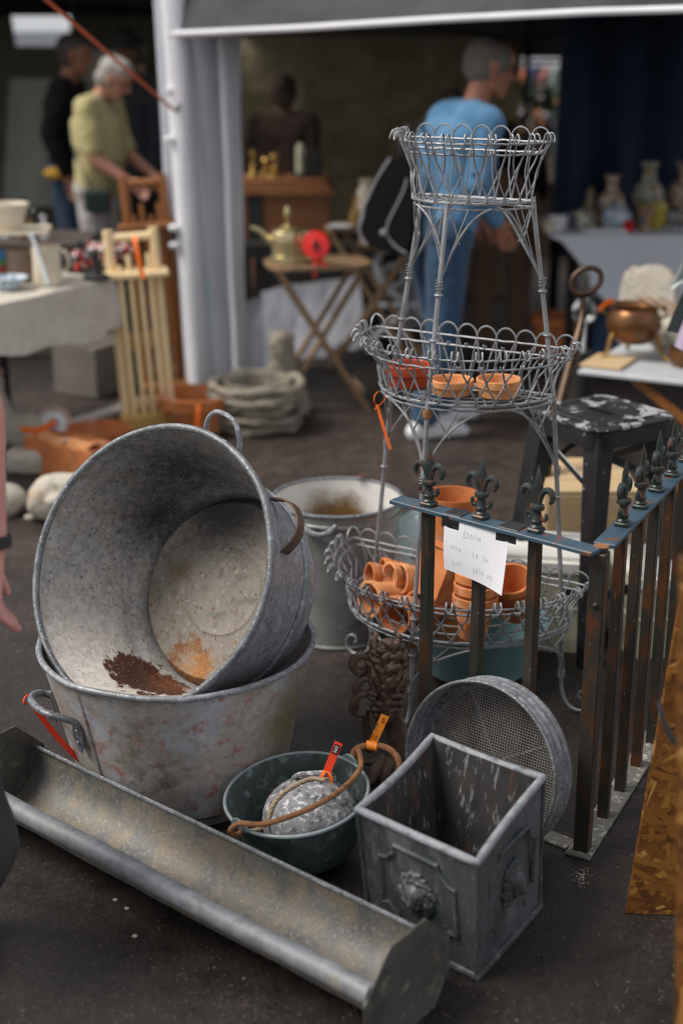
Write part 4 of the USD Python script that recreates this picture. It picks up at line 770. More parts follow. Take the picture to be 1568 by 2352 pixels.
for d, nm in ((-sd_, 'L'), (sd_, 'R'), (sb_, 'F')):
    def lp_(z, out=0.0): 
        r = LEGR(z) + out; return V(SM[0] + d[0] * r, SM[1] + d[1] * r, z)
    D3 = V(d[0], d[1], 0)
    leg = [lp_(z) for z in np.linspace(1.36, .10, 24)] + [lp_(.05, .004), lp_(.018, .02), lp_(.007, .045), lp_(.012, .07), lp_(.035, .085), lp_(.06, .078), lp_(.066, .060), lp_(.052, .050), lp_(.042, .058)]
    rad = [.0062] * 24 + list(np.linspace(.006, .0035, 9))
    lo = obj('leg', tube(spline(leg, 80), np.interp(np.linspace(0, 1, 80), np.linspace(0, 1, 33), rad), 8), wire_leg, st)
    for z in (.60, 1.13, .20, 1.02, .30): obj('collar', frame(torus(.0085, .003, 16, 6), lp_(z)), wire, lo)
    # bracket wires below each tier, with cross braces
    for (Rf, Rr, zf, zr, N) in TIERS:
        dep = .21 if zf > .4 else .17
        ub = {'R': 0.0, 'F': (math.pi / 2) / (math.pi + 2), 'L': math.pi / (math.pi + 2)}[nm]
        low = lp_(zf - dep)
        for s in (-1, 1):
            sp_ = .135 * s; a_ = dpt(ub + sp_, Rf, zf - .012); m1 = dpt(ub + sp_ * .62, Rf * .94, zf - .022 - dep * .08); m2 = dpt(ub + sp_ * .16, Rf * .98, zf - dep * .55)
            cv = spline([a_, m1, m2, low + V(0, 0, .01), low], 20); obj('bracket_wire', tube(cv, .0034, 6), wire, st)
            c1, c2 = cv[9], dpt(ub + sp_ * .08, Rf, zf - .014)
            obj('brace', tube([c2, c1, c1 + (c1 - c2) * .12], .0026, 5), wire, st)
            obj('brace', tube([dpt(ub + sp_ * .5, Rf, zf - .014), cv[13]], .0019, 5), wire, st)
        obj('wire_binding', tube([low + V(.0085 * math.cos(k), .0085 * math.sin(k), .0012 * k) for k in np.linspace(0, 22, 60)], .0018, 4), wire, lo)
tw = lambda z, o=0: V(SM[0] + sb_[0] * (LEGR(z) + o), SM[1] + sb_[1] * (LEGR(z) + o), z)
obj('rust_binding', frame(lathe([(.010, -.012), (.0125, -.006), (.012, .006), (.010, .012)], 12), tw(.838)), rust, st)
obj('rust_binding', frame(lathe([(.010, -.012), (.0125, -.006), (.012, .006), (.010, .012)], 12), tw(.235)), rust, st)
# orange tag on the middle tier
ub = math.pi / (math.pi + 2) - .005
a_ = Y(872, 903, 3.72); tg = thing('price_tag', 'thin orange price tag looped under the left end of the middle wire basket', 'price tag', a_)
obj('loop', ribbon(spline([a_ + V(-.012, 0, -.028), a_ + V(-.014, -.006, -.005), a_ + V(0, -.008, .008), a_ + V(.014, -.006, -.006), a_ + V(.004, -.002, -.028), a_ + V(-.014, -.002, -.045)], 22), .007, unit(V(.2, -.9, .2))), orange_tag, tg)
obj('strip', ribbon(spline([a_ + V(-.008, -.003, -.03), a_ + V(.004, -.005, -.07), a_ + V(.030, -.004, -.155)], 10), .0095, unit(V(.8, -.5, .15))), orange_tag, tg)

# ---------------------------------------------------------------- terracotta in the baskets
def pot_prof(r, h, lip, th=.006, rb=None):
    rb = rb or r * .68
    return [(0, 0), (rb, 0), (rb + (r - rb) * (1 - lip / h) * .92, h - lip), (r, h - lip + .001), (r + .001, h - .002), (r - .002, h), (r - th, h - .001), (r - th - .003, h - lip), (rb - th, th), (0, th)]
def pot(name, lab, c, r, h, lip, axis=(0, 0, 1), m=terra, rb=None, cat_='plant pot', group=None):
    return single(name, frame(lathe(pot_prof(r, h, lip, rb=rb), 48), c, z=axis), m, lab, cat_, group)
zf = TIERS[1][2] + .006
for (px, py, r, h, m_, lab) in ((940, 893, .060, .055, terra_red, 'dark red glazed terracotta dish in the middle wire basket, leftmost of three'), (1040, 912, .056, .036, terra_pale, 'pale terracotta saucer in the middle wire basket, between two other dishes'), (1149, 917, .058, .042, terra_pale, 'orange terracotta saucer in the middle wire basket, rightmost of three')):
    c = G(px, py, zf); c[1] += r * .8
    prof = [(0, 0), (r * .86, 0), (r * .93, h * .55), (r, h * .58), (r * 1.0, h - .002), (r - .003, h), (r - .007, h - .002), (r * .82, .008), (0, .008)]
    t = thing('terracotta_dish', lab, 'dish', c); obj('dish', frame(lathe(prof, 52), c), m_, t); obj('rim_roll', frame(torus(r - .003, .0032, 52, 6), c + V(0, 0, h - .001)), m_, t)
zf = TIERS[0][2] + .006
def lying(px, py, z, r, ln, ax, lab, m_=terra):
    c = Y(px, py, z); ax = unit(ax); return pot('terracotta_pot', lab, c - ax * ln, r, ln, .022, ax, m_, rb=r * .70, group=None)
lying(905, 1415, 3.47, .052, .105, (-.62, -.78, .08), 'terracotta pot lying with its open mouth towards the camera, lowest in the bottom basket', terra)
lying(846, 1378, 3.555, .050, .105, (-.78, -.6, .10), 'dusty terracotta pot lying on its side at the left of the bottom basket', terra_pale)
lying(846, 1325, 3.67, .040, .10, (-.9, -.3, .14), 'dark terracotta pot lying behind the dusty one in the bottom basket', terra)
lying(892, 1325, 3.62, .040, .09, (-.85, -.45, .16), 'small orange terracotta pot nested mouth first beside the dusty pot', terra_pale)
lying(918, 1330, 3.60, .042, .10, (-.88, -.4, .16), 'orange terracotta pot lying directly behind the front leg of the wire stand', terra_pale)
lying(875, 1313, 3.76, .040, .13, (-.95, -.2, .20), 'long terracotta pot lying highest at the back of the bottom basket', terra)
lying(958, 1400, 3.50, .050, .10, (-.70, -.68, .05), 'terracotta pot lying behind the one with its mouth to the camera', terra)
# nest of three standing on its tip, a pair leaning at the right
nb = G(1088, 1475, zf); nb[1] += .03
for k, lab in enumerate(('lowest terracotta pot of the upright nest in the bottom basket', 'middle terracotta pot of the upright nest in the bottom basket', 'top terracotta pot of the upright nest, mouth open under the price sheet')):
    pot('terracotta_pot', lab, nb + V(.002 * k, .004 * k, .002 + .030 * k), .058 - .001 * k, .115, .024, (.03, .04, 1), terra, rb=.034)
tb_ = G(1175, 1430, zf); tb_[1] += .04
pot('terracotta_pot', 'outer terracotta pot of the leaning pair at the right of the bottom basket', tb_ + V(.018, .0, .012), .060, .11, .024, (-.15, -.42, .9), terra, rb=.04)
pot('terracotta_pot', 'inner terracotta pot of the leaning pair at the right of the bottom basket', tb_ + V(.008, -.018, .040), .056, .105, .024, (-.18, -.42, .9), terra, rb=.038)
sq = G(1010, 1420, zf); 
t = thing('terracotta_trough', 'square-sided terracotta planter leaning among the pots in the bottom basket', 'planter', sq)
sax = unit(V(.35, .25, .9))
obj('body', frame(trimesh.Trimesh(*(lambda b_, t_: (np.array([(x * b_, y * b_, 0) for x, y in ((-1, -1), (1, -1), (1, 1), (-1, 1))] + [(x * t_, y * t_, .15) for x, y in ((-1, -1), (1, -1), (1, 1), (-1, 1))] + [(x * (t_ - .008), y * (t_ - .008), .15) for x, y in ((-1, -1), (1, -1), (1, 1), (-1, 1))] + [(x * (b_ - .008), y * (b_ - .008), .01) for x, y in ((-1, -1), (1, -1), (1, 1), (-1, 1))]), [(0, 2, 1), (0, 3, 2)] + [f for a0_ in (0, 4, 8) for k in range(4) for f in ((a0_ + k, a0_ + (k + 1) % 4, a0_ + 4 + (k + 1) % 4), (a0_ + k, a0_ + 4 + (k + 1) % 4, a0_ + 4 + k))] + [(12, 13, 14), (12, 14, 15)]))(.052, .066), process=False), sq + V(-.01, .06, .03), x=(.6, -.75, 0), z=sax), terra, t, smooth=False)
obj('lip', frame(cat(*[rbox(.142, .012, .018, .002, (0, s * .066, .145)) for s in (-1, 1)] + [rbox(.012, .130, .018, .002, (s * .066, 0, .145)) for s in (-1, 1)]), sq + V(-.01, .06, .03), x=(.6, -.75, 0), z=sax), terra, t, smooth=False)
c = G(1030, 1330, .30); 
tp_ = V(.315, 3.86, .0)
t = thing('terracotta_long_pot', 'tall stepped orange terracotta pot standing behind the price sheet', 'plant pot', tp_)
obj('body', frame(lathe([(0, 0), (.055, 0), (.062, .14), (.066, .141), (.070, .28), (.074, .282), (.079, .46), (.080, .50), (.075, .50), (.06, .06), (0, .05)], 48), tp_), terra, t)
# ---------------------------------------------------------------- enamel ware behind and below the stand
c = G(1100, 1522); c = V(.385, 3.73, 0)
t = thing('teal_basin', 'teal enamel basin standing on the asphalt under the wire stand', 'basin', c)
obj('bowl', frame(lathe([(0, .01), (.12, .01), (.15, .03), (.19, .14), (.20, .17), (.20, .176), (.186, .172), (.145, .045), (0, .03)], 64), c), teal, t); obj('rim', frame(torus(.2, .005, 64, 6), c + V(0, 0, .174)), teal, t)
c = Y(962, 1268, 3.98)
t = thing('mint_tray', 'pale mint enamel tray tilted behind the bottom wire basket', 'tray', c)
ax = unit(V(-.12, -.55, .82)); obj('plate', frame(lathe([(0, 0), (.145, 0), (.16, .012), (.165, .014), (.165, .010), (.15, -.006), (0, -.006)], 60), c + V(.06, .03, 0), z=ax), mint, t); obj('rim', frame(torus(.165, .0035, 60, 6), c + V(.06, .03, 0) + ax * .012, z=ax), teal, t)
cb = V(c[0] + .08, 4.08, 0); obj('stand_tub', frame(lathe([(0, 0), (.11, 0), (.135, .26), (.13, .26), (.105, .01), (0, .01)], 40), cb), teal, t)
def bin_(name, c, w, d, h, lab, yaw):
    t = thing(name, lab, 'bin', c); x_ = V(math.cos(yaw), math.sin(yaw), 0)
    from shapely.geometry import Polygon, box as sbox
    pl = sbox(-w / 2 + .04, -d / 2 + .04, w / 2 - .04, d / 2 - .04).buffer(.04, 6)
    def ext(p, hh, z0): q = trimesh.creation.extrude_polygon(p, hh, engine='earcut'); q.apply_translation((0, 0, z0)); return q
    obj('body', frame(ext(pl, h, 0), c, x=x_), cream, t); obj('lid', frame(cat(ext(pl.buffer(.008), .03, h + .001), ext(pl.buffer(-.015), .012, h + .031)), c, x=x_), cream_lid, t); obj('shadow_line', frame(ext(pl.buffer(.004), .006, h * .55), c, x=x_), cream_lid, t)  # thin raised band round the body in the pale lid enamel
    return t
bin_('bread_bin', V(.61, 4.02, 0), .30, .26, .25, 'cream enamel bread bin with pale lid standing behind the front railing bars', -.15)
bin_('bread_bin', V(.98, 3.98, 0), .30, .28, .22, 'low cream enamel bin behind the right-hand railing bars under the stool', .1)
c = V(.80, 4.50, 0)
t = thing('wooden_crate', 'pale wooden crate with a board lid behind the black stool', 'crate', c)
for i, y in enumerate((-.13, .0, .13)): obj('lid_board', rbox(.30, .122, .014, .002, c + V(0, y, .36)), card, t, smooth=False)
for s in (-1, 1): obj('side', rbox(.29, .014, .35, .002, c + V(0, s * .185, .176)), card, t, smooth=False); obj('end', rbox(.014, .35, .35, .002, c + V(s * .143, 0, .176)), card, t, smooth=False)

# ---------------------------------------------------------------- bucket
BC = V(-.012, 4.05, 0)
t = thing('galvanised_bucket', 'dirty galvanised bucket with a white rust-streaked inside behind the leaning tub', 'bucket', BC)
br_ = lambda z: .158 + .034 * z / .43
zz = np.linspace(.0, .43, 12)
obj('wall', frame(lathe(np.c_[br_(zz), zz], 80), BC), bucket_m, t)
obj('lining', frame(lathe(np.vstack([np.c_[br_(zz[::-1]) - .004, zz[::-1]], [[0, .02]]]), 80), BC), enamel_w, t)
obj('rim', frame(torus(.1925, .006, 90, 8), BC + V(0, 0, .43)), galv, t)
obj('band', frame(lathe([(br_(.395) + .001, .388), (br_(.395) + .006, .392), (br_(.395) + .006, .398), (br_(.395) + .001, .402)], 80), BC), bucket_m, t)
obj('foot_ring', frame(torus(.158, .006, 80, 8), BC + V(0, 0, .006)), bucket_m, t)
for a_ in (math.radians(-104),):
    p = BC + V(math.cos(a_) * .2, math.sin(a_) * .2, .395); tt = V(-math.sin(a_), math.cos(a_), 0)
    obj('lug', tube(spline([p - tt * .05 + V(0, .004, .004), p - tt * .03 - V(0, .012, .008), p - V(0, .018, .012), p + tt * .03 - V(0, .012, 0), p + tt * .045 + V(0, .004, .012)], 18), .009, 8), galv, t)
p = BC + V(.075, .168, .44); single('price_tag', ribbon([p + V(-.02, 0, 0), p + V(.0, -.004, .012), p + V(.022, 0, .006)], .016, (0, -1, .3)), orange_tag, 'scrap of orange price tag on the far rim of the galvanised bucket', 'price tag')

# ---------------------------------------------------------------- bar stool
SZ = .70
cs = [G(1232, 955, SZ), G(1400, 1008, SZ), G(1545, 935, SZ), G(1345, 888, SZ)]
SCn = sum(cs) / 4; sx_ = unit(cs[1] - cs[0]); 
t = thing('bar_stool', 'black metal bar stool with badly worn paint and a slot in its seat', 'stool', V(SCn[0], SCn[1], 0))
from shapely.geometry import box as sbox, LineString
W2 = .155
seat = sbox(-W2 + .05, -W2 + .05, W2 - .05, W2 - .05).buffer(.05, 8); slot = LineString([(-.038, 0), (.038, 0)]).buffer(.014, 6)
def ext(p, hh, z0): q = trimesh.creation.extrude_polygon(p, hh, engine='earcut'); q.apply_translation((0, 0, z0)); return q
syaw = unit(cs[1] - cs[0]); S0 = V(SCn[0], SCn[1], SZ)
obj('seat', frame(ext(seat.difference(slot), .008, -.008), S0, x=syaw), stool_top, t, smooth=False)
obj('seat_edge', frame(cat(tube([(x, y, -.006) for x, y in seat.exterior.coords[:-1]], .007, 8, closed=True), tube([(x, y, .002) for x, y in seat.buffer(-.03).exterior.coords[:-1]], .0028, 6, closed=True)), S0, x=syaw), stool_top, t)
obj('apron', frame(ext(seat.buffer(.002).difference(seat.buffer(-.003)), .05, -.062), S0, x=syaw), stool_m, t)
for sx2 in (-1, 1):
    for sy2 in (-1, 1):
        a_ = V(sx2 * .115, sy2 * .115, -.03); b_ = V(sx2 * .185, sy2 * .185, -SZ + .004)
        leg = trimesh.convex.convex_hull(np.vstack([a_ + q * .030 for q in np.array([(1, 1, 0), (1, -1, 0), (-1, 1, 0), (-1, -1, 0)])] + [b_ + q * .019 for q in np.array([(1, 1, 0), (1, -1, 0), (-1, 1, 0), (-1, -1, 0)])]))
        obj('leg', frame(leg, S0, x=syaw), stool_m, t, smooth=False)
for k in range(4):
    q = [(-1, -1), (1, -1), (1, 1), (-1, 1)]; a_, b_ = q[k], q[(k + 1) % 4]; f_ = .165
    obj('stretcher', frame(beam((a_[0] * f_, a_[1] * f_, -.50), (b_[0] * f_, b_[1] * f_, -.50), .012, .03), S0, x=syaw), stool_m, t, smooth=False)
    f_ = .13; obj('cross_brace', frame(beam((a_[0] * .12, a_[1] * .12, -.08), (b_[0] * f_, b_[1] * f_, -.20), .006, .022), S0, x=syaw), stool_m, t, smooth=False)
# ---------------------------------------------------------------- iron bar with ring
ra, rb_ = Y(1337, 682, 4.75), Y(1292, 905, 4.60); low = rb_ + (rb_ - ra) * 1.62; low = ra + (rb_ - ra) * ((ra[2] - .01) / (ra[2] - rb_[2]))
t = thing('ring_bar', 'dark iron bar with a big ring handle standing up behind the black stool', 'bar', low)
obj('bar', tube(spline([ra, ra * .8 + rb_ * .2 + V(.012, 0, 0), ra * .5 + rb_ * .5 + V(.010, 0, 0), rb_, low], 30), np.interp(np.linspace(0, 1, 30), [0, .12, .3, 1], [.012, .010, .020, .024]), 10), bronze, t)
rc = Y(1346, 645, 4.75); obj('ring', frame(tube([(.052 * math.cos(k), .040 * math.sin(k), 0) for k in np.linspace(0, 2 * math.pi, 36)[:-1]], .0095, 9, closed=True), rc, x=(.80, -.1, .55), z=(-.25, -.9, .32)), bronze, t)
# ---------------------------------------------------------------- main tent
def cloth_path(pts, z0, z1, nu, nv, fold=.0, seed=0, top_pts=None):
    """hanging cloth between plan paths: pts at the bottom, top_pts at the top"""
    top_pts = top_pts or pts; a = spline(pts, nu) if len(pts) > 2 else np.linspace(pts[0], pts[-1], nu); b = spline(top_pts, nu) if len(top_pts) > 2 else np.linspace(top_pts[0], top_pts[-1], nu)
    def fn(u, v):
        i = (u * (nu - 1)).round().astype(int); p = a[i] * (1 - v[..., None]) + b[i] * v[..., None]
        w = (meshkit.fbm(np.stack([p[..., 0] * 6, p[..., 1] * 6, v * 1.5 + seed], -1), 3, seed) - .5) * fold
        return np.stack([p[..., 0] + w, p[..., 1] - w * .8, (z0(u) if callable(z0) else z0) * (1 - v) + (z1(u) if callable(z1) else z1) * v], -1)
    return grid(fn, nu, nv, .004)
tent = thing('market_tent', 'grey-roofed market tent with a white gathered side wall on its front left post', 'tent', V(-.75, 7.2, 0))
Q = lambda px, y: Y(px, 400, y)[:2]
def pl(*xy): return [V(*q) for q in xy]
bot = pl((-.84, 7.10), (-.80, 7.14), (-.74, 7.00), (-.67, 7.02), (-.635, 7.17), (-.58, 7.16), (-.53, 7.02), (-.48, 7.08))
top = pl((-.895, 7.20), (-.855, 7.22), (-.84, 7.02), (-.745, 7.02), (-.735, 7.34), (-.62, 7.40), (-.60, 7.12), (-.475, 7.20))
obj('gathered_wall', cloth_path(bot, .02, 2.05, 64, 40, .035, 1, top), tent_w, tent, smooth=True)
low_a = pl((-.49, 7.09), (-.30, 7.50), (-.02, 8.0), (.30, 8.55), (.62, 9.1))
def zt(u): return .47 + .02 * np.sin(u * 9)
obj('low_wall', cloth_path(low_a, lambda u: .03 + .03 * np.sin(u * 7), zt, 60, 16, .14, 3), tent_low, tent, smooth=True)
obj('post', tube([(-.70, 7.28, 0), (-.79, 7.28, 2.05)], .021, 10), white_metal, tent)
obj('front_pole', tube([Y(480, 885, 7.18), Y(476, 640, 7.12)], .012, 8), mint, tent)
for px, py in ((396, 80), (392, 205), (389, 318), (399, 522), (401, 562)):
    p = Y(px, py, 7.02); obj('strap_tie', lumpy(rbox(.05, .04, .028, .008, p), .004, 40, 1), tent_trim, tent)
obj('buckle', rbox(.04, .03, .035, .006, Y(398, 541, 7.02)), black, tent)
vx = np.array([(-.79, 7.02), (-.2, 6.72), (.4, 6.38), (1.0, 6.0), (1.7, 5.6), (4.5, 5.5)])
vz = np.array([Y(px_, py_, y_)[2] for px_, py_, y_ in ((420, 79, 7.02), (690, 66, 6.72), (985, 46, 6.38), (1330, 28, 6.0), (1780, 14, 5.6), (1780, 14, 5.5))])
yfront = lambda x: np.interp(x, vx[:, 0], vx[:, 1])
def val_fn(u, v):
    x = np.interp(u, np.linspace(0, 1, 6), vx[:, 0]); y = np.interp(u, np.linspace(0, 1, 6), vx[:, 1]); z = np.interp(x, vx[:, 0], vz)
    w = (meshkit.fbm(np.stack([x * 2.5, v * 1.5, 0 * x], -1), 3, 4) - .5) * .09
    return np.stack([x, y + w * (1 - v * .5) + .10 * v, z + .34 * v], -1)
obj('valance', grid(val_fn, 90, 14, .004), tent_g, tent, smooth=True)
x_ = np.linspace(-.79, 4.5, 120); yy = np.interp(x_, vx[:, 0], vx[:, 1]) + (meshkit.fbm(np.stack([x_ * 2.5, 0 * x_, 0 * x_], -1), 3, 4) - .5) * .09
obj('valance_trim', tube(np.stack([x_, yy - .004, np.interp(x_, vx[:, 0], vz) + .004], 1), .0145, 8), tent_trim, tent)
def roof_fn(u, v): 
    x = -.85 + 5.6 * u; yf = yfront(x) + .06; y = yf + (10.4 - yf) * v; return np.stack([x, y, 1.99 + .75 * np.minimum(1 - abs(2 * u - 1), 1 - abs(2 * v - 1)) ], -1)
obj('roof', grid(roof_fn, 30, 30, .004), tent_roof, tent, smooth=True)
def rv(u, v): x = -.85 + 5.6 * u; return np.stack([x, 10.3 + .02 * np.sin(x * 9), 1.66 + .40 * v - .05 * np.sin(u * 3.14)], -1)
obj('rear_valance', grid(rv, 60, 4, .004), tent_roof, tent, smooth=True)
for a_, b_ in (((-.75, 8.7, 1.72), (1.0, 8.7, 2.0)), ((1.0, 8.7, 1.72), (-.75, 8.7, 2.0)), ((1.0, 8.7, 1.72), (2.8, 8.7, 2.0)), ((2.8, 8.7, 1.72), (1.0, 8.7, 2.0)), ((-.78, 7.2, 1.9), (-.78, 10.2, 1.9))): obj('truss_bar', tube([a_, b_], .013, 6), black, tent)
for x in (.98, 2.9): obj('rear_post', tube([(x + .3, 10.25, 0), (x + .3, 10.25, 2.0)], .022, 8), black, tent)
# rear clear sheet
def ol(u, v):
    x = -1.0 + 2.22 * u; w = meshkit.fbm(np.stack([x * 1.3, v * 2.2, 0 * x], -1), 4, 8) - .5; return np.stack([x, 10.15 + .22 * w, 1.75 * v], -1)
single('olive_sheet_wall', grid(ol, 60, 50, .004), olive, 'creased shiny olive sheet closing the back of the tent behind the chest', 'sheet wall', smooth=True)
# navy curtain
nx = pl((1.31, 8.95), (1.42, 8.88), (1.55, 9.0), (1.70, 8.9), (1.85, 9.0), (2.0, 8.92), (2.2, 9.0), (2.4, 8.93), (2.7, 9.0), (3.2, 8.95))
single('navy_curtain', cloth_path(nx, .45, 1.98, 90, 20, .05, 5), navy, 'dark navy curtain hanging behind the table of vases', 'curtain', smooth=True)
# orange guy rope
ga, gb = Y(398, 250, 6.98), Y(100, -8, 5.6)
t = thing('guy_strap', 'orange-red ratchet strap running from the tent post up to the left', 'strap', ga)
obj('webbing', ribbon(np.linspace(ga, ga + (gb - ga) * 2.2, 20), .024, unit(np.cross(gb - ga, V(.3, 1, .1))), .003), mat('strap_webbing', (.55, .10, .035), (.66, .15, .055), sc=90, rough=.8), t); obj('hook', tube(spline([ga + V(-.02, 0, .02), ga, ga + V(.018, 0, -.008), ga + V(.028, 0, .006), ga + V(.016, 0, .016)], 12), .007, 6), black, t)

# ---------------------------------------------------------------- left stall's shelter
lt = thing('left_shelter', 'dark shelter with an olive back wall over the stall at the left', 'tent', V(-2.6, 9, 0))
obj('roof', grid(lambda u, v: np.stack([-5.2 + 4.25 * u, 9.3 + 2.5 * v, 1.98 - .05 * np.sin(3 * v) + .3 * np.minimum(u, 1 - u)], -1), 10, 10, .004), darkcloth, lt, smooth=True)
obj('back_wall', grid(lambda u, v: np.stack([-5.0 + 4.0 * u, 11.6 + .05 * np.sin(9 * u), v * (2.05 - .37 * ((np.abs(-5.0 + 4.0 * u + 2.31) < .23)))], -1), 120, 4, .004), mat('dark_olive', (.07, .066, .045), (.11, .10, .07), sc=3, rough=.9), lt, smooth=True)
obj('side_panel', grid(lambda u, v: np.stack([-2.62 + .55 * u + .12 * v, 11.2 + .02 * np.sin(9 * u), .5 + .95 * v], -1), 8, 4, .004), mat('grey_panel', (.27, .27, .22), (.32, .32, .27), sc=3, rough=.8), lt)
obj('side_panel', grid(lambda u, v: np.stack([-1.98 + .48 * u, 11.3 + .02 * np.sin(9 * u), .5 + 1.15 * v], -1), 8, 4, .004), mat('grey_panel_light', (.36, .36, .30), (.42, .42, .35), sc=3, rough=.8), lt)
obj('rear_valance', grid(lambda u, v: np.stack([-5.0 + 4.0 * u, 11.45 + .03 * np.sin(14 * u), 1.90 - .06 * np.sin(np.pi * np.clip(u * 2.2 - .3, 0, 1)) + .3 * v], -1), 60, 3, .004), darkcloth, lt, smooth=True)
for k in (-1.35, -1.75): obj('hanging_lamp', cat(lathe([(0, .06), (.02, .06), (.09, 0), (.08, 0), (0, .05)], 20).apply_translation((k, 9.8, 1.70)), tube([(k, 9.8, 1.76), (k, 9.8, 2.05)], .006, 6)), black, lt)
obj('shelter_post', tube([(-3.0, 7.8, 0), (-3.0, 7.8, 2.0)], .04, 8), darkcloth, lt)
# the row of white marquees and the house beyond, seen through the gaps
def marquee(c, w, d, h, lab, m_=tent_trim):
    t = thing('white_marquee', lab, 'marquee', c); c = V(*c)
    obj('canopy', trimesh.Trimesh(np.array([c + V(-w / 2, -d / 2, h), c + V(w / 2, -d / 2, h), c + V(w / 2, d / 2, h), c + V(-w / 2, d / 2, h), c + V(0, 0, h + .7)]), [(0, 1, 4), (1, 2, 4), (2, 3, 4), (3, 0, 4)], process=False), m_, t, smooth=False)
    obj('valance', box(w, .01, .32, c + V(0, -d / 2, h - .16)), m_, t)
    for s in (-1, 1): obj('post', tube([c + V(s * w / 2 * .98, -d / 2 + .03, 0), c + V(s * w / 2 * .98, -d / 2 + .03, h)], .03, 8), m_, t)
    return t
marquee((2.2, 15.5, 0), 3.4, 2.5, 1.80, 'far white marquee seen through the gap beside the man in blue')
marquee((-2.95, 15, 0), 1.6, 2.0, 1.80, 'far white marquee glimpsed over the left stall', mat('grey_white_canvas', (.34, .36, .38), rough=.9))
hs = thing('brick_house', 'red brick house far behind the white marquees', 'house', (3.0, 24, 0))
brickm = mat('brick', (.20, .085, .05), (.28, .13, .08), sc=3, rough=.9)
obj('wall', box(30, 6, 6.0, (1.0, 27, 3.0)), brickm, hs)
for k in range(8):
    w = obj('window', box(1.1, .12, 1.5, (-8 + 2.4 * k, 23.96, 1.5)), tent_trim, hs); obj('pane', box(.95, .1, 1.35, (-8 + 2.4 * k, 23.92, 1.5)), gloss_black, w)
obj('roof', trimesh.Trimesh(np.array([(-15, 23.5, 6), (17, 23.5, 6), (17, 30.5, 6), (-15, 30.5, 6), (-15, 27, 9), (17, 27, 9)], float), [(0, 1, 5), (0, 5, 4), (2, 3, 4), (2, 4, 5), (0, 4, 3), (1, 2, 5)], process=False), tent_roof, hs, smooth=False)
# garments on a rail beyond the gap
gcols = [('red', (.45, .06, .05)), ('dark green', (.02, .05, .04)), ('dark brown', (.06, .035, .02)), ('rust brown', (.28, .09, .04)), ('dark blue', (.02, .04, .10)), ('dusty pink', (.40, .17, .14)), ('green grey', (.14, .17, .15))]
for k, (cn, cc) in enumerate(gcols):
    x = 1.20 + .085 * k; y = 11.9 + .05 * (k % 3)
    poly = [(-.16, .28), (-.05, .33), (.05, .33), (.16, .28), (.24, .02), (.17, -.02), (.13, .14), (.15, -.38), (-.15, -.38), (-.13, .14), (-.17, -.02), (-.24, .02)]
    g = frame(prism(poly, .05), (x, y, 1.20 - .03 * (k % 2)), x=(.45, .9, 0), y=(0, 0, 1)); single('hanging_garment', lumpy(g, .01, 9, k), mat(f'garment_cloth_{k}', tuple(c * .8 for c in cc), cc, sc=5, rough=.95), f'{cn} garment hanging on the far rail beyond the gap in the tent', 'garment', smooth=False)
def shrub(c, r, n, seed, lab, fl):
    rg = np.random.default_rng(seed); c = V(*c); t = thing('flowering_shrub', lab, 'shrub', V(c[0], c[1], 0)); q = []
    for k in range(n):
        d = unit(rg.normal(0, 1, 3)) * r * rg.random() ** .45 * (1 + .35 * math.sin(k * .37)); a_ = unit(rg.normal(0, 1, 3)); b_ = unit(np.cross(a_, rg.normal(0, 1, 3))); s_ = rg.uniform(.03, .06)
        p = c + d * V(1, 1, 1.1); q.append(np.array([p - a_ * s_, p + b_ * s_ * .5, p + a_ * s_, p - b_ * s_ * .5]))
    v = np.vstack(q); i = np.arange(n) * 4; f = np.vstack([np.stack([i, i + 1, i + 2], 1), np.stack([i, i + 2, i + 3], 1)])
    obj('foliage', trimesh.Trimesh(v, f, process=False), leaf_m, t, smooth=False, kind='stuff'); obj('stem', tube([V(c[0], c[1], 0), c], .03, 7), oak, t)
    for k in range(16):
        d = unit(rg.normal(0, 1, 3) * V(1, .3, 1) - V(0, 1.2, 0)) * r * rg.uniform(.7, 1.1); obj('flower', ball(c + d, rg.uniform(.014, .028), 1, (1, .6, 1)), fl[k % len(fl)], t)
leaf_m = mat('shrub_leaf', (.012, .028, .012), (.04, .065, .025), sc=9, rough=.5, trans=.2)
shrub((1.30, 11.3, 1.06), .17, 420, 3, 'dark flowering shrub nearest the man in blue, seen through the tent gap', [terra_pale, imari, lilac])
shrub((1.52, 11.6, 1.22), .19, 420, 4, 'dark flowering shrub beside the navy curtain, seen through the tent gap', [terra_pale, lilac, imari])
t = thing('garment_rail', 'dark clothes rail standing beyond the gap behind the man in blue', 'rail', (1.45, 12, 0)); obj('bar', tube([(1.0, 11.95, 1.56), (2.0, 12.0, 1.56)], .016, 8), black, t)
for x in (1.0, 2.0): obj('upright', tube([(x, 11.97, 0), (x, 11.97, 1.56)], .018, 8), black, t)
obj('lower_shelf', box(1.0, .4, .62, (1.5, 12.1, .31)), darkbrown, t)

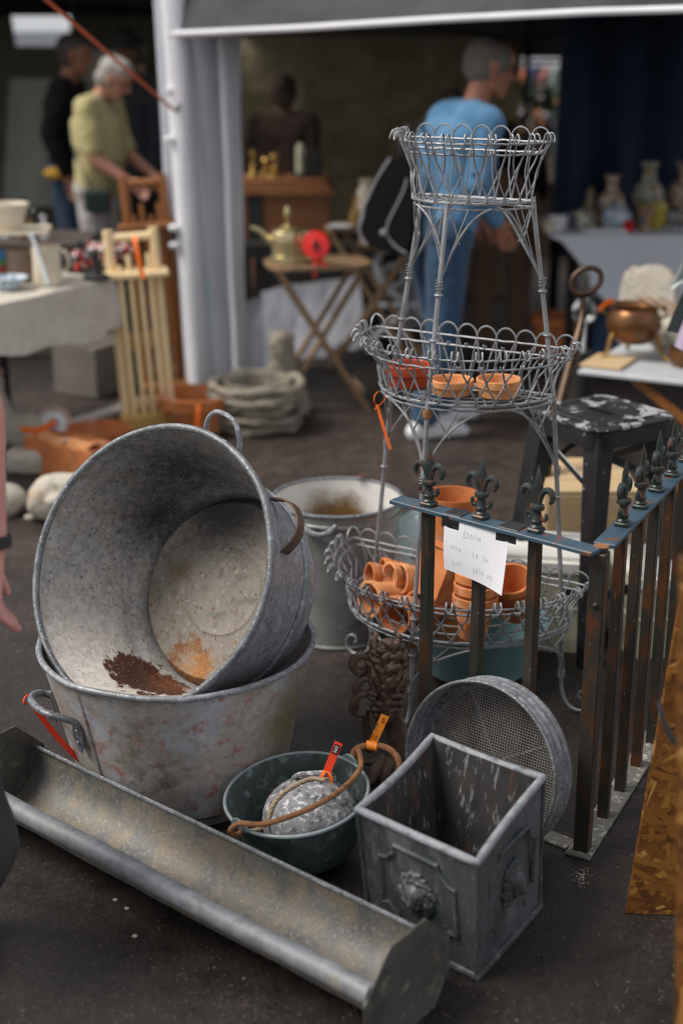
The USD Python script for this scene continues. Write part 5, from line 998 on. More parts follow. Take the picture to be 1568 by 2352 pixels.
# ---------------------------------------------------------------- X-leg tables, kettle, chest
def xtable(c, w, d, h, lab, yaw, top='round'):
    t = thing('folding_table', lab, 'table', c); c = V(*c); x_ = V(math.cos(yaw), math.sin(yaw), 0); y_ = V(-math.sin(yaw), math.cos(yaw), 0)
    n = 4
    from shapely.geometry import box as sb
    pl_ = sb(-w / 2, -d / 2, w / 2, d / 2).buffer(-.12).buffer(.12, 10)
    for k in range(n):
        s = sb(-w / 2, -d / 2 + d / n * k + .003, w / 2, -d / 2 + d / n * (k + 1) - .003).intersection(pl_)
        m = trimesh.creation.extrude_polygon(s, .02, engine='earcut'); m.apply_translation((0, 0, h - .02)); obj('top_slat', frame(m, c, x=x_), oak, t, smooth=False)
    for s in (-1, 1):
        yo = y_ * s * d * .34
        obj('leg', beam(c + yo - x_ * w * .42 + V(0, 0, h - .02), c + yo + x_ * w * .46, .022, .040, up=y_), oak, t, smooth=False)
        obj('leg', beam(c + yo * .86 + x_ * w * .42 + V(0, 0, h - .02), c + yo * .86 - x_ * w * .46, .022, .040, up=y_), oak, t, smooth=False)
    for sx in (-1, 1): obj('rail', beam(c + x_ * w * .40 * sx - y_ * d * .34 + V(0, 0, .10), c + x_ * w * .40 * sx + y_ * d * .34 + V(0, 0, .10), .018, .03), oak, t, smooth=False)
    return t
TC = V(-.115, 6.86, 0); xtable(TC, .50, .36, .72, 'small round-ended folding table with crossed wooden legs under the brass kettle', .20)
xtable((.20, 7.72, 0), .56, .34, .78, 'wooden folding table with crossed legs standing behind the kettle table', -.25)
KC = V(-.255, 6.80, .722)
t = thing('brass_kettle', 'brass kettle with long spout and pointed lid on the folding table', 'kettle', KC)
obj('body', frame(lathe([(0, 0), (.078, 0), (.082, .006), (.080, .035), (.074, .038), (.074, .095), (.080, .099), (.079, .135), (.070, .150), (.055, .156), (.0, .16)], 44), KC), brass, t)
obj('lid', frame(lathe([(0, .155), (.034, .156), (.036, .166), (.02, .174), (.008, .18), (.009, .20), (.017, .225), (.014, .245), (.004, .262), (0, .263)], 24), KC), brass, t)
obj('spout', tube(spline([KC + V(-.06, 0, .085), KC + V(-.105, 0, .125), KC + V(-.14, 0, .155), KC + V(-.172, 0, .160)], 14), np.linspace(.02, .011, 14), 10), brass, t)
obj('handle', tube(spline([KC + V(.07, 0, .05), KC + V(.11, 0, .07), KC + V(.11, 0, .12), KC + V(.07, 0, .14)], 14), .008, 8), brass, t)
RC = Y(726, 563, 6.72)
t = thing('tape_reel', 'bright red tape reel with its tails hanging over the table edge beside the kettle', 'reel', RC)
obj('disc', frame(cat(lathe([(0, -.016), (.058, -.016), (.066, -.008), (.066, .008), (.058, .016), (.03, .017), (.026, .022), (0, .022)], 36)), RC, z=(-.12, -1, .2)), redpl, t)
obj('hub', frame(cat(lathe([(.0, .02), (.014, .02), (.014, .028), (0, .028)], 14), box(.05, .012, .012, (0, 0, .022))), RC, z=(-.12, -1, .2)), gloss_black, t)
for dx, pts in ((0, [(0, -.01, -.06), (-.004, -.02, -.11), (-.01, -.03, -.145)]), (1, [(.02, -.01, -.06), (.035, -.015, -.085), (.05, -.02, -.108)])): obj('tail', tube(spline([RC + V(*q) for q in pts], 8), .011, 8), redpl, t)
CH = V(-.40, 8.55, 0)
t = thing('dark_trestle', 'table hidden under a black cloth inside the tent below the wooden chest', 'table', CH)
obj('cloth', lumpy(rbox(1.25, .65, .62, .02, CH + V(.12, .05, .31)), .01, 6, 2), darkcloth, t)
t = thing('wooden_chest', 'reddish brown wooden chest with a dark strap on the black-covered table', 'chest', CH + V(0, 0, .62))
obj('body', rbox(.62, .36, .26, .008, CH + V(.02, 0, .752)), chestw, t, smooth=False)
obj('lid', cat(rbox(.64, .38, .05, .012, CH + V(.02, 0, .91)), rbox(.60, .34, .03, .01, CH + V(.02, 0, .95))), chestw, t, smooth=False)
obj('dark_strap', rbox(.09, .372, .30, .004, CH + V(-.10, -.002, .77)), black, t, smooth=False)
obj('trim_board', rbox(.66, .02, .022, .003, CH + V(.02, -.192, .888)), orange_wood, t, smooth=False)
def candlestick(px, y, z, h, m_, lab, s=1.0, name='candlestick', cat_='candlestick'):
    c = Y(px, 400, y); c[2] = z; return single(name, frame(lathe([(0, 0), (.04 * s, 0), (.038 * s, .01), (.014 * s, .03), (.010 * s, .25 * h), (.02 * s, .35 * h), (.010 * s, .45 * h), (.010 * s, .8 * h), (.022 * s, .88 * h), (.018 * s, h), (0, h)], 20), c), m_, lab, cat_)
zc = .967
candlestick(582, 8.5, zc, .15, brass_old, 'old brass candlestick at the left end of the wooden chest')
candlestick(613, 8.6, zc, .10, brass_old, 'short old brass ornament beside the candlestick on the chest', 1.6, 'brass_ornament', 'ornament')
candlestick(632, 8.5, zc, .13, brass_old, 'brass figure-like ornament in the middle of the chest', 1.5, 'brass_ornament', 'ornament')
p = Y(690, 400, 8.5); t = thing('white_candle', 'white candle standing upright on the wooden chest', 'candle', (p[0], p[1], zc)); obj('wax', frame(lathe([(0, 0), (.026, 0), (.026, .17), (.012, .19), (0, .19)], 16), (p[0], p[1], zc)), cream, t); obj('holder', frame(lathe([(0, 0), (.04, 0), (.036, .02), (.028, .026), (0, .026)], 16), (p[0], p[1], zc)), black, t)
p = Y(720, 400, 8.5); single('black_box', rbox(.11, .09, .13, .006, (p[0], p[1], zc + .066)), black, 'small black box beside the white candle on the chest', 'box')
zt2 = .782
p = Y(815, 560, 7.65); single('dark_bottle', frame(lathe([(0, 0), (.03, 0), (.03, .07), (.013, .10), (.012, .14), (.018, .145), (.018, .16), (0, .165)], 18), (p[0], p[1], zt2)), brass_old, 'dark old brass pepper mill on the rear folding table', 'mill')
p = Y(845, 560, 7.62); single('white_jug', frame(lathe([(0, 0), (.032, 0), (.042, .04), (.036, .08), (.028, .10), (.032, .115), (.027, .115), (.02, .01), (0, .01)], 20), (p[0], p[1], zt2)), white_gl, 'little white jug on the rear folding table next to the black bag', 'jug')
p = Y(840, 470, 7.9); single('pale_vase', frame(lathe([(0, 0), (.04, 0), (.06, .08), (.05, .16), (.03, .2), (.04, .23), (.034, .23), (.0, .02)], 20), (p[0], p[1], .96 - .18)), creamware, 'pale vase partly hidden behind the black shoulder bag', 'vase')
p = Y(780, 580, 7.6); single('small_plate', frame(lathe([(0, 0), (.05, .002), (.075, .014), (.07, .016), (0, .008)], 24), (p[0], p[1], zt2)), white_gl, 'small white plate on the rear folding table', 'plate')
# white ornate iron base
wb = V(.40, 8.0, 0); t = thing('white_iron_base', 'white painted ornate cast iron table base behind the folding tables', 'table base', wb)
for s in (-1, 1):
    obj('scroll_leg', tube(spline([wb + V(s * .05, 0, .62), wb + V(s * .20, 0, .55), wb + V(s * .12, 0, .38), wb + V(s * .03, 0, .30), wb + V(s * .14, 0, .18), wb + V(s * .24, 0, .03)], 24), .022, 8), white_metal, t)
    obj('scroll', frame(torus(.06, .015, 20, 7), wb + V(s * .11, 0, .47), z=(0, 1, 0)), white_metal, t)
obj('cross_bar', tube([wb + V(-.22, 0, .30), wb + V(.22, 0, .30)], .015, 7), white_metal, t); obj('top', rbox(.6, .4, .02, .004, wb + V(0, .05, .635)), oak, t)

# ---------------------------------------------------------------- table of vases
VT = V(2.35, 8.05, 0); vz = .745
t = thing('vase_table', 'table covered by a pale blue-white cloth with vases and ornaments on it', 'table', VT)
def tc(u, v):
    x = 1.10 + 3.2 * u; e = 7.62; drop = .42 * np.clip((x - 1.10) / .42, .06, 1) ** .8 + .02 * np.sin(x * 5)
    y = np.where(v < .5, e + .85 * (1 - v * 2), e - .02 - .03 * np.sin(x * 11) * (v - .5) * 2); z = np.where(v < .5, vz, vz - drop * (v - .5) * 2)
    return np.stack([x + np.where(v > .5, .10 * (v - .5) * (x < 1.3), 0), y, z], -1)
obj('cloth', grid(tc, 130, 25, .003), wcloth, t, smooth=60)
obj('top_board', box(3.1, .8, .02, (2.72, 8.05, vz - .014)), oak, t)
for x in (1.25, 3.6):
    for y in (7.72, 8.4): obj('leg', box(.05, .05, .72, (x, y, .36)), darkcloth, t)
def vase(px, py, y, prof, m_, lab, cat_='vase', name='vase', s=1.0):
    c = G(px, py, vz + .003); c = V(*(Y(px, py, y)[:2]), vz + .003); return single(name, frame(lathe([(r * s, z * s) for r, z in prof], 32), c), m_, lab, cat_)
big = [(0, 0), (.05, 0), (.055, .01), (.085, .10), (.095, .16), (.08, .22), (.04, .255), (.035, .30), (.05, .345), (.062, .355), (.056, .355), (.03, .3), (0, .1)]
vase(1400, 520, 7.95, big, imari, 'reddish patterned vase with a flared neck on the white-clothed table', s=.78)
vase(1485, 500, 8.1, big, imari_b, 'largest vase, pale and patterned with a tall neck, before the navy curtain', s=.94)
vase(1413, 540, 7.80, [(0, 0), (.06, 0), (.085, .05), (.075, .10), (.055, .115), (.06, .125), (.052, .125), (0, .02)], delft, 'blue and white jar in front of the reddish vase', 'jar', 'jar')
vase(1340, 545, 7.82, [(0, 0), (.04, 0), (.065, .04), (.05, .09), (.03, .10), (.03, .11), (0, .11)], imari_b, 'squat pale pot left of the blue and white jar', 'pot', 'small_pot')
vase(1278, 548, 7.80, [(0, 0), (.035, 0), (.055, .045), (.05, .075), (.045, .075), (.03, .01), (0, .01)], white_gl, 'white bowl-shaped cup at the left of the vase table', 'cup', 'cup')
vase(1262, 550, 7.78, [(0, 0), (.03, 0), (.045, .04), (.04, .05), (0, .012)], creamware, 'cream dish just left of the white cup', 'dish', 'dish')
vase(1352, 520, 8.05, [(0, 0), (.03, 0), (.022, .06), (.035, .10), (.022, .14), (.026, .17), (.010, .20), (0, .205)], gaudy, 'small red and yellow figurine behind the squat pale pot', 'figurine', 'figurine')
vase(1478, 545, 7.80, [(0, 0), (.04, 0), (.03, .05), (.045, .10), (.03, .135), (0, .15)], gaudy, 'red, blue and yellow figurine in front of the largest vase', 'figurine', 'figurine')
vase(1505, 545, 7.85, [(0, 0), (.035, 0), (.045, .06), (.05, .12), (.04, .15), (0, .15)], mat('mustard_glaze', (.42, .33, .05), (.5, .4, .08), rough=.25), 'mustard yellow jug beside the colourful figurine', 'jug', 'jug')
vase(1540, 545, 7.85, [(0, 0), (.06, 0), (.08, .03), (.05, .05), (.06, .10), (.045, .11), (0, .05)], silver, 'grey metal ornament right of the mustard jug', 'ornament', 'ornament')
vase(1565, 500, 8.1, big, imari, 'orange-red vase cut off by the right edge of the photo', s=.95)
vase(1440, 550, 7.72, [(0, 0), (.02, 0), (.03, .035), (.014, .06), (0, .065)], redpl, 'little red bottle right of the blue and white jar', 'bottle', 'bottle')
single('white_card', rbox(.22, .10, .022, .002, (Y(1390, 545, 7.66)[0], 7.70, vz + .014)), tent_trim, 'white box lying at the front edge of the vase table', 'box')
for k in range(9):
    px = [1238, 1300, 1318, 1372, 1455, 1462, 1522, 1552, 1425][k]; vase(px, 548, 7.9 + .03 * (k % 3), [(0, 0), (.022, 0), (.03, .03 + .01 * (k % 3)), (.018, .06 + .01 * (k % 4)), (0, .065 + .01 * (k % 4))], [stoneware, delft, imari_b, imari, stoneware, gaudy, delft, stoneware, brass_old][k], ['brown pot at the far left of the vase table', 'small blue and white pot right of the white cup', 'small pale pot left of the squat pot', 'small red patterned pot left of the reddish vase', 'small brown pot between the two tall vases', 'small colourful pot at the foot of the largest vase', 'small blue and white pot behind the mustard jug', 'small brown pot near the right end of the vase table', 'small old brass pot behind the little red bottle'][k], 'pot', name='small_pot')
# dark things under and behind
c = V(1.22, 8.0, 0); t = thing('terracotta_flowerpot', 'dark terracotta flowerpot in the shade under the white-clothed table', 'plant pot', c); obj('pot', frame(lathe(pot_prof(.15, .25, .05), 40), c), terra, t)
c = V(1.62, 8.1, 0); single('blue_crate', rbox(.4, .3, .3, .01, c + V(0, 0, .152)), mat('blue_plastic', (.02, .06, .14), rough=.4), 'dark blue plastic crate in the shade under the vase table', 'crate')

# ---------------------------------------------------------------- low white table at the right
LZ = .55; l1, l2 = G(1322, 852, LZ), G(1600, 882, LZ); l0 = G(1395, 775, LZ)
wd = unit(l2 - l1); dp = unit(V(-wd[1], wd[0], 0)); LC = l1 + wd * .6 + dp * .33
t = thing('white_table', 'low white metal table holding the copper cauldron at the right', 'table', V(LC[0], LC[1], 0))
obj('top', frame(rbox(1.2, .62, .018, .004), V(LC[0], LC[1], LZ - .009), x=wd), white_metal, t, smooth=False)
for sx in (-1, 1):
    for sy in (-1, 1): obj('leg', beam(LC + wd * sx * .40 + dp * sy * .26 - V(0, 0, .02), V(LC[0], LC[1], 0) - wd * sx * .4 + dp * sy * .26, .02, .035), orange_wood, t, smooth=False)
CP = G(1432, 832, LZ); CP = CP + dp * .10
t = thing('copper_cauldron', 'round copper cauldron on three splayed bronze legs standing on the white table', 'cauldron', CP)
obj('bowl', frame(lathe([(0, .055), (.06, .062), (.095, .09), (.108, .13), (.100, .17), (.085, .192), (.088, .205), (.094, .21), (.088, .21), (.078, .19), (.09, .13), (.05, .075), (0, .07)], 44), CP), copper, t)
for k in range(3):
    a_ = 3.6 + k * 2.09; d_ = V(math.cos(a_), math.sin(a_), 0); obj('leg', tube(spline([CP + d_ * .085 + V(0, 0, .11), CP + d_ * .11 + V(0, 0, .07), CP + d_ * .12 + V(0, 0, .03), CP + d_ * .16 + V(0, 0, .008)], 12), np.linspace(.011, .008, 12), 7), brass_old, t)
for s in (-1, 1): obj('lug', frame(torus(.022, .006, 16, 6), CP + wd * s * .105 + V(0, 0, .185), z=(0, 1, 0)), brass_old, t)
for k in range(3): obj('tong', tube([CP + wd * (.02 + .045 * k) + V(0, .08, .23), CP + wd * (.19 + .05 * k) + V(0, -.03, .17)], .006, 6), oak, t)
p = CP + wd * -.115 + V(0, -.03, .195); single('price_tag', ribbon(spline([p + V(-.03, 0, -.01), p + V(-.01, -.01, .014), p + V(.018, 0, .02), p + V(.022, .01, .0)], 10), .03, (.1, -.3, 1)), orange_tag, 'bright orange tag on the left lug of the copper cauldron', 'price tag')
SL = G(1500, 800, LZ) + dp * .26; SL = V(*(Y(1490, 700, SL[1])[:2]), LZ)
def slab(u, v): return None
pts = [(-.115, 0), (-.12, .10), (-.112, .22), (-.10, .262), (-.07, .288), (-.045, .281), (-.02, .298), (.03, .302), (.075, .285), (.105, .25), (.118, .16), (.12, 0)]
m = frame(prism(pts, .06), SL + V(0, 0, 0), x=wd, y=(0, .12, 1)); m = m.subdivide().subdivide(); single('stone_slab', lumpy(m, .006, 22, 3), stone_w, 'upright white stone slab with a rounded top and a rusty stain behind the cauldron', 'stone slab', smooth=True)
sk = G(1512, 812, LZ) + dp * .08; single('white_stone', lumpy(ball(sk + V(0, 0, .06), .075, 4, (1.1, .8, .8)), .02, 22, 6), stone_w, 'lumpy white and brown stone on the table right of the cauldron', 'stone', smooth=True)
c = G(1575, 850, LZ) + dp * .10; single('copper_pan', frame(lathe([(0, 0), (.08, 0), (.10, .03), (.098, .07), (.092, .07), (.09, .02), (0, .01)], 32), c), copper, 'small copper pan cut off at the right edge on the white table', 'pan')
c = l1 + dp * .18 + wd * .07; single('pale_board', frame(rbox(.16, .22, .014, .003), c + V(0, 0, .008), x=wd), card, 'pale wooden board on the left end of the white table', 'board', smooth=False)
c = Y(1342, 715, 5.9); t = thing('glass_globe', 'clear glass globe with a white collar behind the iron ring bar', 'globe', c - V(0, 0, .07)); obj('globe', frame(ball((0, 0, 0), .052, 3), c), glassy, t, smooth=True); obj('collar', frame(torus(.045, .008, 30, 7), c, z=(.1, -1, .2)), white_gl, t); obj('dark_middle', frame(lathe([(.054, -.008), (.056, 0), (.054, .008)], 30), c), gloss_black, t); obj('stem', tube([c - V(0, 0, .05), c - V(0, 0, .17)], .012, 7), white_gl, t)
obj('stand', frame(lathe([(0, 0), (.06, 0), (.05, .4), (0, .4)], 20), (c[0], c[1], c[2] - .57)), darkcloth, t)
# jacket at the right edge
jc = Y(1622, 700, 4.6)
t = thing('draped_jacket', 'mint, black and lilac clothes hanging into the picture at the right edge', 'garment', V(jc[0], jc[1], 0))
def sl(u, v): 
    a_ = u * 6.283; p0 = Y(1640, 560, 4.62); p1 = Y(1566, 625, 4.5); c_ = p0[:, None, None].T * (1 - v[..., None]) + p1 * v[..., None] if False else p0 * (1 - v[..., None]) + p1 * v[..., None]
    r = .060 + .012 * np.sin(3 * a_); return c_ + (np.cos(a_) * r)[..., None] * unit(V(.35, .1, .8)) + (np.sin(a_) * r)[..., None] * V(0, 1, 0)
obj('mint_sleeve', grid(sl, 30, 10, .003), mintc, t, smooth=True)
obj('black_lining', grid(lambda u, v: Y(1606, 600, 4.6) * (1 - v[..., None]) + (Y(1530, 760, 4.52) * (1 - u[..., None]) + Y(1640, 775, 4.6) * u[..., None]) * v[..., None] + (.02 * np.sin(6 * u + 3 * v))[..., None] * V(0, 1, 0), 14, 10, .004), greenblack, t, smooth=True)
obj('lilac_shirt', grid(lambda u, v: Y(1612, 650, 4.5) * (1 - v[..., None]) + (Y(1547, 795, 4.42) * (1 - u[..., None]) + Y(1640, 840, 4.5) * u[..., None]) * v[..., None] + (.02 * np.sin(7 * u + 3 * v))[..., None] * V(0, 1, 0), 14, 10, .004), lilac, t, smooth=True)
obj('rack_post', tube([(jc[0] + .12, 4.7, 0), (jc[0] + .12, 4.7, 1.5)], .02, 8), black, t); obj('rack_arm', tube([(jc[0] + .12, 4.7, 1.2), (jc[0] - .02, 4.6, 1.0)], .012, 6), black, t)
# ---------------------------------------------------------------- left stall
TZ = .70; e2, e1 = G(268, 640, TZ), G(0, 702, TZ); ed = unit(e2 - e1); ep = V(-ed[1], ed[0], 0); e0 = e1 - ed * 1.3
t = thing('stall_table', 'trestle table covered by a cream linen cloth at the left of the photo', 'table', V(*((e0 + e2) / 2)[:2], 0))
def lc(u, v):
    p = e0[None, None] * (1 - u[..., None]) + e2 * u[..., None]; w = meshkit.fbm(np.stack([u * 14, v * 3, 0 * u], -1), 3, 2) - .5
    p = p * V(1, 1, 0); back = np.clip(1 - v * 2, 0, 1)[..., None]; down = np.clip(v * 2 - 1, 0, 1)
    return p + ep * .80 * back + V(0, 0, 1) * (TZ + .004 + w * .006 - down * (.215 + .02 * np.sin(u * 9) + .012 * np.sin(u * 31)))[..., None] - ep * (down * (.03 + .05 * w))[..., None] + 0
obj('cloth', grid(lc, 120, 31, .003), linen, t, smooth=60)
def lcs(u, v): return e2 * V(1, 1, 0) + ep * (.80 * u)[..., None] + ed * (.004 + .02 * v)[..., None] + V(0, 0, 1) * (TZ + .004 - v * .215)[..., None]
obj('cloth_end', grid(lcs, 30, 10, .003), linen, t, smooth=60)
mid = (e0 + e2) / 2; obj('board', frame(rbox(np.linalg.norm(e2 - e0) - .03, .76, .022, .003), mid + ep * .40 - V(0, 0, .013), x=ed), oak, t, smooth=False)
for s in (.45, 1.3):
    for q in (.30, .70): p = e2 - ed * s + ep * q; obj('leg', beam((p[0], p[1], 0), (p[0], p[1], TZ - .03), .035, .035), black, t, smooth=False)
bc = G(235, 905) + V(-.03, .12, 0); t = thing('cardboard_box', 'grey cardboard box on the ground under the cream-clothed table', 'box', bc); obj('carton', frame(rbox(.40, .28, .26, .006), bc + V(0, 0, .132), x=ed), mat('grey_card', (.12, .105, .088), (.16, .14, .12), sc=9, rough=.9), t, smooth=False); obj('flap', frame(rbox(.40, .14, .006, .002), bc + V(0, 0, .268), x=ed), mat('grey_card_flap', (.15, .13, .11), rough=.9), t, smooth=False)
T2 = lambda px, py: G(px, py, TZ + .012)
def pot_on(px, py, prof, m_, name, lab, cat_, handle=None):
    c = T2(px, py); t = thing(name, lab, cat_, c); obj('body', frame(lathe(prof, 32), c), m_, t)
    if handle: r, z0, z1, s = handle; obj('handle', tube(spline([c + V(s * r * .9, 0, z1), c + V(s * (r + .03), 0, z1 - .005), c + V(s * (r + .032), 0, z0 + .01), c + V(s * r * .9, 0, z0)], 14), .007, 7), m_, t)
    return c
pot_on(110, 652, [(0, 0), (.060, 0), (.064, .01), (.060, .09), (.062, .165), (.058, .165), (.055, .01), (0, .01)], creamware, 'cream_mug', 'tall cream mug on the linen-covered table behind the thin white prop', 'mug', (.058, .06, .14, 1))
pot_on(46, 640, [(0, 0), (.055, 0), (.060, .02), (.058, .10), (.06, .135), (.055, .135), (.05, .01), (0, .01)], stoneware, 'stoneware_jar', 'brown stoneware jar left of the cream mug', 'jar')
pot_on(20, 662, [(0, 0), (.045, 0), (.05, .012), (.085, .045), (.088, .05), (.08, .047), (.045, .014), (0, .012)], delft, 'patterned_bowl', 'shallow blue and white patterned bowl at the left edge of the table', 'bowl')
c = T2(5, 640); t = thing('striped_tin', 'tin with blue, green and yellow stripes behind the patterned bowl', 'tin', c)
for k, cc in enumerate([(.5, .38, .03), (.25, .03, .02), (.04, .16, .06), (.02, .16, .38)]): obj('stripe', frame(lathe([(0, 0), (.042, 0), (.042, .032), (0, .032)], 24), c + V(0, 0, .032 * k)), mat(f'stripe_{k}', cc, rough=.3), t)
c = T2(222, 640); t = thing('turned_stand', 'matt black turned stand on the table beside the pine croquet rack', 'stand', c); obj('stand', frame(lathe([(0, 0), (.062, 0), (.06, .012), (.03, .03), (.018, .06), (.02, .12), (.0, .125)], 28), c), black, t)
rb_col = [(185, 622, .09, 'red and black ornament at the left of the row on the table'), (225, 615, .11, 'tall black and white beaded ornament in the middle of the row'), (248, 618, .115, 'black ornament with a red front nearest the croquet rack'), (290, 612, .10, 'red and black ornament seen through the top of the croquet rack')]
for px, py, h, lab in rb_col:
    c = T2(px, py) ; s = h / .1; t = thing('beaded_ornament', lab, 'ornament', c)
    obj('body', frame(lathe([(0, 0), (.03, 0), (.034, .03), (.028, .07), (.030, .095), (.02, .11), (.0, .112)], 20).apply_scale(s * 1.05), c), redblack, t)
    obj('head', ball(c + V(0, 0, .135 * s), .026 * s, 2), black, t); n_ = 9
    for k in range(n_): a_ = k / n_ * 6.283; obj('bead', ball(c + V(.033 * s * math.cos(a_), .033 * s * math.sin(a_), .085 * s + .006 * math.sin(3 * a_)), .010 * s, 1), [white_gl, redpl, silver][k % 3], t)
# the small raised shelf with the white bowl
s1 = Y(98, 534, 6.25); sh = thing('raised_shelf', 'cream painted board propped above the left end of the table', 'shelf', s1)
obj('board', frame(rbox(.75, .24, .018, .004), s1 + V(-.36, .06, 0), x=(1, .12, 0)), creamware, sh, smooth=False)
obj('prop', tube([Y(74, 542, 6.2), Y(112, 655, 6.05)], .010, 8), white_metal, sh); obj('knob', ball(Y(74, 542, 6.2), .016, 2), white_metal, sh)
c = s1 + V(-.165, .05, .01); single('cream_planter', frame(lathe([(0, 0), (.06, 0), (.07, .01), (.085, .085), (.10, .10), (.10, .112), (.09, .112), (.06, .012), (0, .01)], 40), c), creamware, 'cream bowl with a flared rim on the raised board at the left edge', 'bowl')
# back table with bottles
bt = V(-2.05, 8.3, 0); t = thing('dark_bench', 'dark wooden bench of bottles behind the linen-covered table', 'table', bt)
for k in range(6): obj('front_board', rbox(.22, .02, .60, .004, bt + V(-.55 + .23 * k, -.3, .31)), mat('grey_board', (.07, .06, .045), (.10, .085, .065), sc=9, rough=.8) if k == 0 else '/World/Looks/grey_board', t, smooth=False)
obj('top', rbox(1.5, .62, .03, .004, bt + V(0, 0, .63)), darkbrown, t, smooth=False)
bott = [(12, 445, .20, 'white_gl', 'white stoppered bottle at the far left of the dark bench'), (30, 450, .16, 'glassy', 'clear glass bottle right of the white stoppered one'), (52, 452, .22, 'glassy', 'tall clear glass decanter in the middle of the dark bench'), (70, 452, .18, 'glassy', 'clear glass bottle right of the tall decanter'), (88, 450, .15, 'glassy', 'short clear glass bottle at the right of the dark bench'), (68, 505, .12, 'brass_old', 'little brass bell low on the dark bench'), (100, 500, .13, 'white_gl', 'small white jar low on the dark bench'), (42, 500, .10, 'stoneware', 'brown jar low on the dark bench')]
for px, py, h, m_, lab in bott:
    c = Y(px, py, 8.1 + (h * .8)); c[2] = .648; s = h / .2
    single('glass_bottle' if m_ == 'glassy' else 'small_bottle', frame(lathe([(0, 0), (.035 * s, 0), (.04 * s, .01), (.04 * s, .10 * s), (.014 * s, .14 * s), (.013 * s, .17 * s), (.02 * s, .175 * s), (.02 * s, .20 * s), (0, .2 * s)], 20), c), globals()[m_], lab, 'bottle')
p = Y(182, 555, 7.4); single('black_till', rbox(.16, .14, .07, .01, (p[0], p[1], .64)), black, 'black box with a pale top edge behind the cream mug', 'box'); 
obj_stand = single('till_stand', rbox(.2, .2, .60, .01, (p[0], p[1], .302)), darkcloth, 'dark block under the black box behind the table', 'block')
# croquet racks
def croquet(c, yaw, tilt, m_, lab, h=.93, w=.34):
    t = thing('croquet_stand', lab, 'croquet stand', c); x_ = unit(V(math.cos(yaw), math.sin(yaw), 0)); up = unit(V(tilt, .02, 1)); 
    def f_(m): return frame(m, c, x=x_, z=up)
    for s in (-1, 1): obj('post', f_(tube([(s * w / 2, 0, .04), (s * w / 2, 0, h)], .023, 10)), m_, t)
    obj('top_bar', f_(tube([(-w / 2, 0, h - .035), (w / 2, 0, h - .035)], .019, 9)), m_, t)
    obj('upper_board', f_(rbox(w + .10, .15, .028, .006, (0, .0, h * .78))), m_, t, smooth=False)
    obj('middle_board', f_(rbox(w, .022, .07, .004, (0, .03, h * .44))), pine_dark if m_ is pine else m_, t, smooth=False)
    obj('base', f_(rbox(w + .06, .17, .075, .008, (0, 0, .038))), pine_dark if m_ is pine else m_, t, smooth=False)
    for k in range(4): x = -w / 2 + w * (k + .8) / 4.6; obj('mallet_shaft', f_(tube([(x, -.045, .07), (x, -.045, h * (.83 + .05 * (k % 2)))], .0115, 8)), m_, t)
    obj('mallet_head', f_(frame(lathe([(0, 0), (.028, 0), (.03, .01), (.03, .15), (.028, .16), (0, .16)], 20), (-.08, .04, .107), x=(0, 1, 0), z=(1, 0, 0))), m_, t)
    return t
cb = G(335, 990); croquet(cb + V(.01, .08, 0), .18, -.06, pine, 'pale pine croquet stand with upright mallets beside the linen-covered table', .92, .205)
cb2 = G(395, 930); croquet(cb2 + V(-.05, .22, 0), .12, -.075, orange_wood, 'darker orange-brown wooden stand behind the pale pine croquet stand', 1.10, .19)
p = Y(398, 532, 6.1); a_ = Y(310, 548, 6.16); tg = thing('price_tag', 'orange price tag hung over the top bar of the pine croquet stand', 'price tag', a_)
obj('strip', ribbon(spline([a_ + V(-.004, .02, -.01), a_ + V(-.002, 0, .012), a_ + V(.004, -.022, -.02), a_ + V(.02, -.028, -.11), a_ + V(.032, -.03, -.165)], 14), .022, unit(V(1, -.1, .1))), orange_tag, tg)
# ground goods on the left
c = G(442, 1018) + V(0, .22, 0); t = thing('terracotta_bowl', 'wide terracotta planter bowl on the asphalt in front of the tent post', 'plant pot', c)
obj('bowl', frame(lathe([(0, 0), (.115, 0), (.15, .115), (.168, .12), (.178, .175), (.170, .178), (.155, .125), (.11, .012), (0, .012)], 56), c), terra, t); obj('rim', frame(torus(.174, .007, 56, 7), c + V(0, 0, .176)), terra, t)
single('price_tag', ribbon(spline([c + V(.02, -.172, .175), c + V(.025, -.184, .13), c + V(.02, -.18, .06), c + V(.05, -.18, .03)], 10), .02, (1, 0, .1)), orange_tag, 'orange tag stuck on the front of the wide terracotta bowl', 'price tag')
c = G(585, 1012) + V(0, .24, 0); t = thing('stone_basket', 'weathered stone planter carved as a coiled basket beside the terracotta bowl', 'planter', c)
for k in range(5):
    R = .185 + .006 * k + .012 * (k % 2); a_ = np.linspace(0, 2 * np.pi, 121)[:-1]; rad = .0195 + .004 * np.sin(a_ * 9 + k * 2.1)
    obj('coil', lumpy(lumpy(tube(np.stack([R * np.cos(a_), R * np.sin(a_), .026 + .046 * k + .007 * np.sin(a_ * 4 + k * 1.7)], 1) + c, rad, 9, closed=True), .010, 16, k), .006, 45, k, 2), stone_g, t)
obj('core', frame(lathe([(0, 0), (.145, 0), (.155, .225), (.14, .225), (.13, .10), (0, .10)], 40), c), stone_g, t)
c = G(655, 958) + V(0, .10, 0); t = thing('stone_figure', 'lichen-covered stone figure standing behind the stone basket', 'statue', c)
